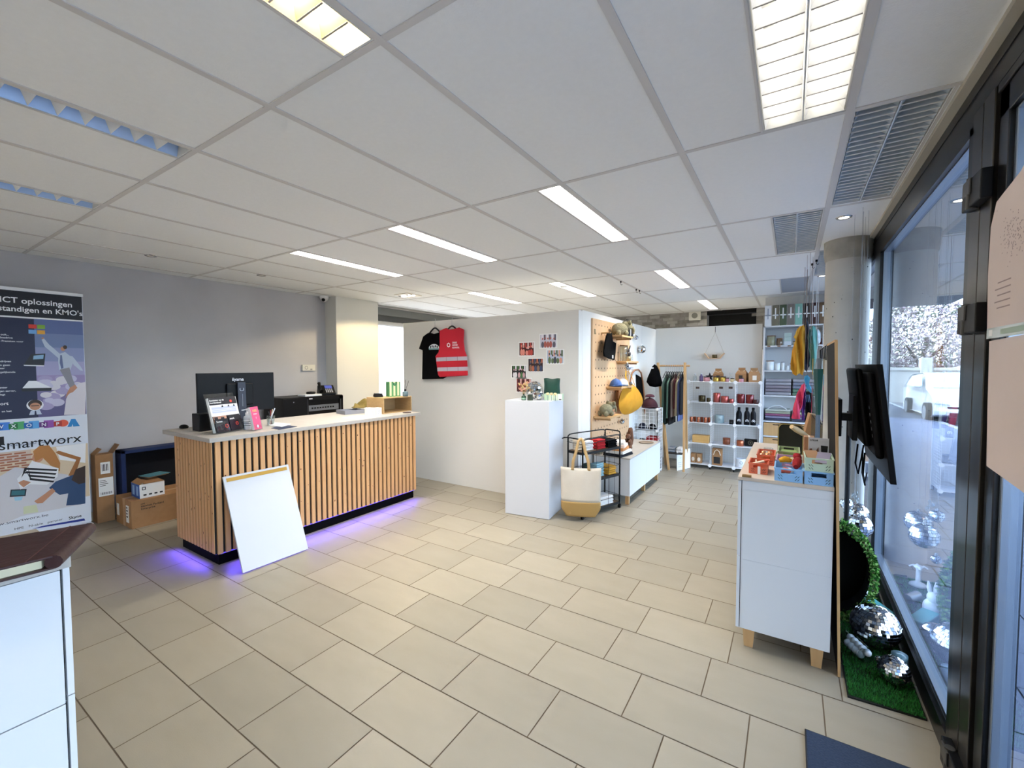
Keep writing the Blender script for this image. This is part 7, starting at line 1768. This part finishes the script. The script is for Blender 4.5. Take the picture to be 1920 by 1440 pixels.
drape([(1500, 612), (1503, 611), (1497, 628), (1492, 640), (1488, 632), (1493, 620)], YA-.03, mat('apron_mustard_light', '#cf9b33', .85), .012, t, 'neck_loop', seed=2)
hangcord(t, 1507, 610, YA, rgb='cord_brown')
t = thing('apron', 'dark navy apron hanging between the mustard and the teal ones', 'apron', at(1512, 690, 'y', YA+.12))
drape([(1505, 598), (1511, 592), (1516, 605), (1520, 630), (1521, 660), (1519, 685), (1512, 698), (1506, 690), (1507, 650), (1509, 620)], YA+.14, mat('apron_navy', '#0d1122', .9), .04, t, seed=3)
hangcord(t, 1512, 594, YA+.14, rgb='cord_brown')
t = thing('apron', 'teal green apron hanging on two white cords near the column', 'apron', at(1525, 695, 'y', YA))
drape([(1517, 622), (1524, 610), (1528, 612), (1533, 630), (1534, 650), (1531, 672), (1528, 684), (1524, 697), (1518, 690), (1519, 670), (1515, 650), (1514, 632)], YA, mat('apron_teal', '#4d8078', .85, bump=.3, scale=16), .05, t, seed=4)
drape([(1514, 630), (1520, 618), (1524, 620), (1520, 634), (1522, 646), (1517, 642)], YA-.045, mat('apron_teal_dark', '#2c4f4b', .85), .012, t, 'fold', seed=5)
hangcord(t, 1523, 612, YA); hangcord(t, 1530, 618, YA)
t = thing('scarf', 'black and white patterned scarf behind the teal apron', 'scarf', at(1536, 645, 'y', YA+.1))
drape([(1531, 616), (1535, 618), (1539, 628), (1539, 640), (1536, 648), (1531, 645)], YA+.1, mat('scarf_black_white', '#e6edf0', .8, var=.9, scale=14, col2='#0c0e14'), .02, t, seed=6); hangcord(t, 1533, 617, YA+.1, r=.0015)
YJ = 5.0
t = thing('child_jacket', 'bright pink and purple jacket hanging low before the bookcase', 'jacket', at(1497, 787, 'y', YJ))
drape([(1503, 722), (1508, 718), (1510, 730), (1507, 745), (1505, 758), (1499, 772), (1500, 786), (1490, 786), (1483, 784), (1487, 765), (1492, 748), (1497, 732)], YJ, mat('jacket_pink', '#d13a5e', .8, bump=.2, scale=14), .05, t, 'pink_panel', seed=7)
drape([(1507, 728), (1511, 730), (1510, 760), (1509, 788), (1503, 788), (1502, 770), (1506, 750)], YJ+.02, mat('jacket_purple', '#4d1a75', .8), .04, t, 'purple_panel', seed=8); hangcord(t, 1508, 719, YJ, rgb='cord_brown', r=.0013)
t = thing('scarf', 'sky blue scarf hanging above the striped jacket', 'scarf', at(1514, 735, 'y', YJ-.1))
drape([(1508, 706), (1514, 702), (1519, 708), (1517, 720), (1522, 732), (1526, 738), (1519, 736), (1512, 728), (1509, 716)], YJ-.1, mat('scarf_sky', '#4aa8d8', .8, bump=.3, scale=14), .03, t, seed=9); hangcord(t, 1514, 703, YJ-.1, rgb='cord_brown', r=.0013)
t = thing('child_jacket', 'black and dark blue jacket hanging low beside the pink one', 'jacket', at(1518, 790, 'y', YJ-.02))
drape([(1511, 734), (1520, 734), (1527, 745), (1526, 760), (1532, 772), (1530, 790), (1508, 790), (1509, 765)], YJ+.10, mat('jacket_black', '#070912', .85), .05, t, 'shell', seed=10)
m = MB(mat('stripe_light_blue', '#7fb2e0', .7))
for k in range(3): a, b = at(1512+2.6*k, 740, 'y', YJ+.045), at(1513+3*k, 754, 'y', YJ+.045); m.bar(a, b, .004, .003, up=(0, 1, 0))
m.build('stripes', t); hangcord(t, 1518, 736, YJ+.10, rgb='cord_brown', r=.0013)
t = thing('towel', 'pale grey towel hanging between the blue scarf and the clear case', 'towel', at(1534, 770, 'y', 4.6))
drape([(1526, 695), (1531, 690), (1535, 705), (1536, 740), (1536, 768), (1530, 766), (1528, 730)], 4.6, mat('towel_grey', '#b2b3ba', .9, bump=.3, scale=20), .03, t, seed=11); hangcord(t, 1531, 692, 4.6, r=.0015)

# ---- wall screen on its arm, facing the street
t = thing('display_screen', 'black television on a swivel arm facing the street window', 'television', (.36, 3.0, 1.04))
def SXx(z): return .413-.064*(z-1.046)/.56*1.0
S0, S1, SzA, SzB = 2.64, 3.46, 1.046, 1.606
m = MB(mat('tv_shell', '#050507', .5, spec=.2))
def slabx(m, dx0, dx1, y0, y1, z0, z1):
    vs = [(SXx(z)+dx, y, z) for z in (z0, z1) for dx, y in ((dx0, y0), (dx1, y0), (dx1, y1), (dx0, y1))]
    m.add(vs, [(3, 2, 1, 0), (4, 5, 6, 7), (0, 1, 5, 4), (1, 2, 6, 5), (2, 3, 7, 6), (3, 0, 4, 7)], False)
slabx(m, -.012, .012, S0, S1, SzA, SzB); m.build('screen', t, bevel=.003)
m = MB(mat('tv_shell', '')); slabx(m, -.045, -.012, S0+.07, S1-.07, SzA+.10, SzB-.04); slabx(m, -.075, -.045, S0+.18, S1-.18, SzA+.14, SzB-.02); m.build('back_cover', t, bevel=.015, seg=3)
m = MB(mat('tv_gloss', '#0c0e14', .08)); slabx(m, .012, .013, S0+.012, S1-.012, SzA+.015, SzB-.012); m.build('glass', t)
m = MB(mat('port_grey', '#8a8d94', .5))
for k in range(5): slabx(m, -.0462, -.045, S0+.10, S0+.112, SzA+.20+k*.035, SzA+.215+k*.035)
m.build('ports', t)
m = MB(BLACK); m.box(.215, 2.90, 1.22, .235, 3.08, 1.42); m.box(.235, 2.96, 1.30, .29, 3.02, 1.34); m.box(.283, 2.92, 1.20, .305, 3.14, 1.44); m.build('wall_arm', t, bevel=.003)
m = MB(BLKPL); m.smooth = True; m.tube([(.31, 2.95, 1.18), (.30, 2.93, 1.08), (.315, 2.95, 1.02), (.33, 2.98, 1.10), (.34, 3.0, 1.17)], .004, 6); m.tube([(.33, 2.86, 1.15), (.325, 2.85, 1.04), (.335, 2.86, .98)], .004, 6); m.tube([(.32, 2.84, 1.17), (.318, 2.83, 1.05), (.33, 2.84, .99), (.34, 2.85, 1.05)], .003, 6); m.build('cable', t)
# black slender stand pole in front of the column
m = MB(BLACK); m.smooth = True; m.cyl((.330, 3.60, .01), (.330, 3.60, 1.30), .014, n=12); m.lathe((.330, 3.60, 0), [(0, 0), (.09, 0), (.09, .01), (0, .014)], 24)
tag(m.build('stand_pole'), 'thin black floor stand pole between the board and the concrete column', 'pole')

# ---- artificial grass mat in the window
t = thing('grass_mat', 'green artificial grass mat under the mirror balls in the window', 'mat', (.4, 3.4, 0))
m = MB(mat('mat_edge_black', '#0d0f0d', .8)); m.add([(.262, 2.585, .0), (.548, 2.60, .0), (.548, 4.30, .0), (.262, 4.30, .0), (.262, 2.585, .008), (.548, 2.60, .008), (.548, 4.30, .008), (.262, 4.30, .008)], [(3, 2, 1, 0), (4, 5, 6, 7), (0, 1, 5, 4), (1, 2, 6, 5), (2, 3, 7, 6), (3, 0, 4, 7)], False); m.use(mat('turf_base', '#143a16', .9)); m.quad((.268, 2.595, .0085), (.542, 2.61, .0085), (.542, 4.29, .0085), (.268, 4.29, .0085)); m.build('backing', t)
G_ = [mat('grass_blade_a', '#2a7a30', .6), mat('grass_blade_b', '#3c963f', .6), mat('grass_blade_c', '#15501a', .6)]
m = MB(G_[0]); rg = random.Random(1)
for i in range(15000):
    x = rg.uniform(.268, .542); y = 2.60+(4.29-2.60)*rg.random()**1.35; h = rg.uniform(.010, .022); a = rg.uniform(0, 6.28); dx, dy = .0016*math.cos(a), .0016*math.sin(a); lx, ly = rg.uniform(-.008, .008), rg.uniform(-.008, .008)
    m.use(rg.choice(G_)); m.add([(x-dx, y-dy, .008), (x+dx, y+dy, .008), (x+lx, y+ly, .008+h)], [(0, 1, 2)], False)
g = m.build('grass_blades', t); g['kind'] = 'stuff'
GZ0 = .018
disco('largest mirror ball lying on the grass mat', (.43, 3.12, GZ0+.115), .115, 20)
disco('mirror ball half hidden behind the largest one on the grass mat', (.488, 3.30, GZ0+.064), .064, 12)
disco('mirror ball alone at the front of the grass mat', (.463, 2.80, GZ0+.066), .066, 16, sc=(1, 1, 1))
disco('tiny mirror ball on the grass before the largest one', (.425, 2.955, GZ0+.017), .017, 6)
for k, (px, py, r) in enumerate(((1587, 945, .042), (1606, 962, .078), (1611, 986, .080), (1599, 1022, .028))):
    q = at(px, py, 'y', 3.95); dy = [0, .10, -.06, -.16][k]; q = at(px, py, 'y', 3.95+dy)
    disco(['small mirror ball left of the hanging cluster by the column', 'large mirror ball, upper one of the hanging pair by the column', 'large mirror ball, lower one of the hanging pair by the column', 'lowest tiny mirror ball hanging by the column'][k], q, r, [8, 12, 12, 7][k], hang=2.668)
# hanging clear ornament cap cluster
q = at(1603, 930, 'y', 3.9); t = thing('glass_ornament', 'clear glass droplet ornament above the hanging mirror balls', 'ornament', q)
m = MB(GLASSJ); m.smooth = True
for k in range(5): m.sphere(q+Vector((.016*math.cos(k*1.3), .016*math.sin(k*1.3), .012*(k-2))), .012, 10, 8, sc=(.7, .7, 1.3))
m.build('droplets', t); m = MB(mat('nylon_thread', '')); m.cyl(q, (q.x, q.y, 2.668), .001, n=5); m.build('thread', t)
# glass cylinder with white balls, lying tilted
a, b = Vector((.298, 3.04, GZ0+.047)), Vector((.368, 2.905, GZ0+.045)); d = (b-a).normalized()
t = thing('glass_vase', 'clear glass cylinder vase full of white balls lying on the grass', 'vase', a.lerp(b, .5)-Vector((0, 0, .045)))
m = MB(GLASSJ); m.smooth = True; m.cyl(a, b, .042, n=24, caps=False); m.cyl(b-d*.004, b, .042, n=24); m.build('vase_body', t)
for k in range(9):
    f_ = k/8; o_ = d.orthogonal().normalized()*(.016*(1 if k % 2 else -1)); m = MB(mat('white_pearl', '#e9ebee', .4)); m.smooth = True
    m.sphere(a.lerp(b, .08+.84*f_)+o_+Vector((0, 0, -.003)), .0195, 14, 10); tag(m.build('white_ball'), 'white ball inside the glass cylinder vase on the grass', 'ball', 'white balls in the vase')
TEALP = mat('teal_glossy', '#2f8f92', .25)
m = MB(TEALP); m.T = RT((.495, 3.53, GZ0), math.radians(28)); m.box(-.045, -.11, 0, .035, .11, .055); m.use(mat('teal_lid_light', '#5fb9ba', .25)); m.box(-.047, -.112, .055, .037, .112, .062)
tag(m.build('gift_carton', bevel=.004), 'glossy teal gift box lying on the grass mat by the window frame', 'box')
m = MB(mat('silver_cyl', '#b9c4cd', .25, metal=.6)); m.smooth = True; m.cyl((.45, 3.90, GZ0+.030), (.52, 3.80, GZ0+.030), .03, n=24); tag(m.build('silver_tin'), 'silver round tin lying on its side at the far end of the grass', 'tin')
m = MB(mat('grey_cyl', '#5f7d86', .3)); m.smooth = True; m.lathe((.505, 2.935, GZ0), [(0, 0), (.034, 0), (.034, .085), (0, .086)], 24); tag(m.build('grey_tin'), 'grey blue round tin behind the front mirror ball', 'tin')
# white rabbit figure
q = Vector((.425, 3.67, GZ0)); t = thing('rabbit_figure', 'white rabbit figure standing between the garland and the teal box', 'figurine', q)
m = MB(mat('white_ceramic', '#e4e8ec', .3)); m.smooth = True; m.sphere(q+Vector((0, 0, .06)), .05, 16, 12, sc=(.9, 1, 1.2)); m.sphere(q+Vector((0, -.02, .135)), .034, 14, 10, sc=(.9, 1.1, 1))
for s_ in (-1, 1): m.tube([q+Vector((s_*.012, -.01, .155)), q+Vector((s_*.016, .0, .19)), q+Vector((s_*.018, .01, .225))], [.009, .012, .004], 8)
m.build('body', t)
q = Vector((.40, 4.16, GZ0)); t = thing('white_stand', 'white curly ornament stand at the foot of the concrete column', 'ornament', q)
m = MB(mat('white_ceramic', '')); m.smooth = True; m.lathe(q, [(0, 0), (.05, 0), (.045, .012), (.014, .03), (.012, .12), (.03, .14), (0, .15)], 16)
for k in range(4): a_ = k*1.57; m.tube([q+Vector((0, 0, .11)), q+Vector((.03*math.cos(a_), .03*math.sin(a_), .145)), q+Vector((.05*math.cos(a_), .05*math.sin(a_), .13))], .006, 6)
m.build('body', t)
# leafy half hoop garland with a black half disc shell filling it
t = thing('leaf_garland', 'green leafy garland bent in a half circle around a black half disc shell', 'garland', (.3, 3.36, 0))
def gp(a, r=1.0): return Vector((.262+.185*r*math.sin(a), 3.36+.02*math.cos(a), .315-.295*r*math.cos(a)))
m = MB(mat('shell_black', '#060706', .9, spec=.1)); vs = []; n = 20
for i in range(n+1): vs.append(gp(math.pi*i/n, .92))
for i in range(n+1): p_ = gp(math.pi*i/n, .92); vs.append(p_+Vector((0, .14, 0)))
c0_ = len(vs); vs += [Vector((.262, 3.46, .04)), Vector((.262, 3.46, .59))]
m.add(vs, [(i, i+1, n+2+i, n+1+i) for i in range(n)]+[tuple(range(n+1, 2*n+2))], False); m.build('half_disc_shell', t)
LV = [mat('leaf_fresh', '#3f6e28', .9, spec=.1), mat('leaf_deep', '#1c4416', .9, spec=.1), mat('leaf_pale', '#6f8f4c', .9, spec=.1)]
m = MB(LV[0]); rl = random.Random(12)
for i in range(1500):
    a = math.pi*rl.uniform(-.02, 1.0); p_ = gp(a, rl.uniform(.92, 1.13))+Vector((0, rl.uniform(-.05, .04), 0)); p_.z = max(p_.z, .02)
    if p_.x > .54: continue
    d = Vector((rl.gauss(0, 1), rl.gauss(0, 1), rl.gauss(0, 1))).normalized(); e = d.orthogonal().normalized(); s_ = rl.uniform(.007, .014); m.use(rl.choice(LV))
    m.quad(p_-d*s_, p_+e*s_*.6, p_+d*s_, p_-e*s_*.6)
m.build('leaves', t)
m = MB(mat('twig_brown', '#5a4632', .8)); m.smooth = True; m.tube([gp(math.pi*i/16, 1.0) for i in range(17)], .006, 6); m.build('twig', t)
m = MB(BLKPL); m.smooth = True; m.tube([(.43, 4.33, .006), (.50, 4.32, .006), (.545, 4.26, .006), (.55, 4.18, .022), (.53, 4.12, .022), (.49, 4.10, .022)], .005, 8); tag(m.build('cable'), 'black cable loop lying on the tiles at the column foot', 'cable')

# ---- door mat
m = MB(mat('door_mat_navy', '#1c2a40', .95, var=.7, scale=120, col2='#26364f', bump=.6)); m.add([(.088, .9, 0.0005), (.515, .9, .0005), (.515, 2.243, .0005), (.088, 2.243, .0005), (.088, .9, .010), (.515, .9, .010), (.515, 2.243, .010), (.088, 2.243, .010)], [(3, 2, 1, 0), (4, 5, 6, 7), (0, 1, 5, 4), (1, 2, 6, 5), (2, 3, 7, 6), (3, 0, 4, 7)], False)
m.use(mat('mat_rubber_edge', '#11151c', .7)); m.box(.083, .9, .0005, .092, 2.248, .0085); m.box(.083, 2.240, .0005, .52, 2.248, .0085)
tag(m.build('door_mat', bevel=.002), 'dark navy door mat on the tiles at the bottom right', 'mat')

# ---- paper poster taped to the door glass
t = thing('door_poster', 'large pinkish cardboard sheets taped to the inside of the glass door', 'poster', (.55, 1.85, 1.25))
PKC = mat('pinkish_cardboard', '#e0d0c9', .8, var=.8, scale=5, col2='#d8c6bd')
m = MB(PKC); XP = .5515
up = [(1.42, 2.36), (1.62, 2.31), (1.885, 2.165), (2.06, 2.13), (2.10, 2.06), (2.108, 1.90), (2.095, 1.715), (1.42, 1.72)]
m.prism(up, (XP, 0, 0), (0, 1, 0), (0, 0, 1), .003); m.build('upper_sheet', t)
m = MB(PKC); lo = [(1.42, 1.70), (2.085, 1.68), (2.075, 1.45), (2.062, 1.265), (1.80, 1.245), (1.42, 1.20)]
m.prism(lo, (XP+.0035, 0, 0), (0, 1, 0), (0, 0, 1), .003); m.build('lower_sheet', t)
m = MB(mat('clear_tape_gloss', '#d9e2e0', .15)); m.box(XP-.0008, 1.42, 1.688, XP-.0002, 2.094, 1.722); m.use(mat('tape_green_tint', '#9fb5a0', .3)); m.box(XP-.0012, 1.5, 1.697, XP-.0009, 1.98, 1.714); m.use(PAPER); m.box(XP-.0012, 2.045, 1.695, XP-.0009, 2.075, 1.716); m.build('tape', t)
m = MB(mat('faint_print', '#a08c88', .8))
rpz = random.Random(6)
for k in range(150): y, z = rpz.gauss(1.90, .05), rpz.gauss(1.99, .035); m.quad((XP-.0003, y, z), (XP-.0003, y+.004, z), (XP-.0003, y+.004, z+.004), (XP-.0003, y, z+.004))
for k in range(5): m.box(XP-.0004, 1.92, 1.86-k*.020, XP-.0002, 2.02+.02*(k % 2), 1.864-k*.020)
m.build('print', t)

for o in list(bpy.data.objects):
    if '_w' in o: del o['_w']
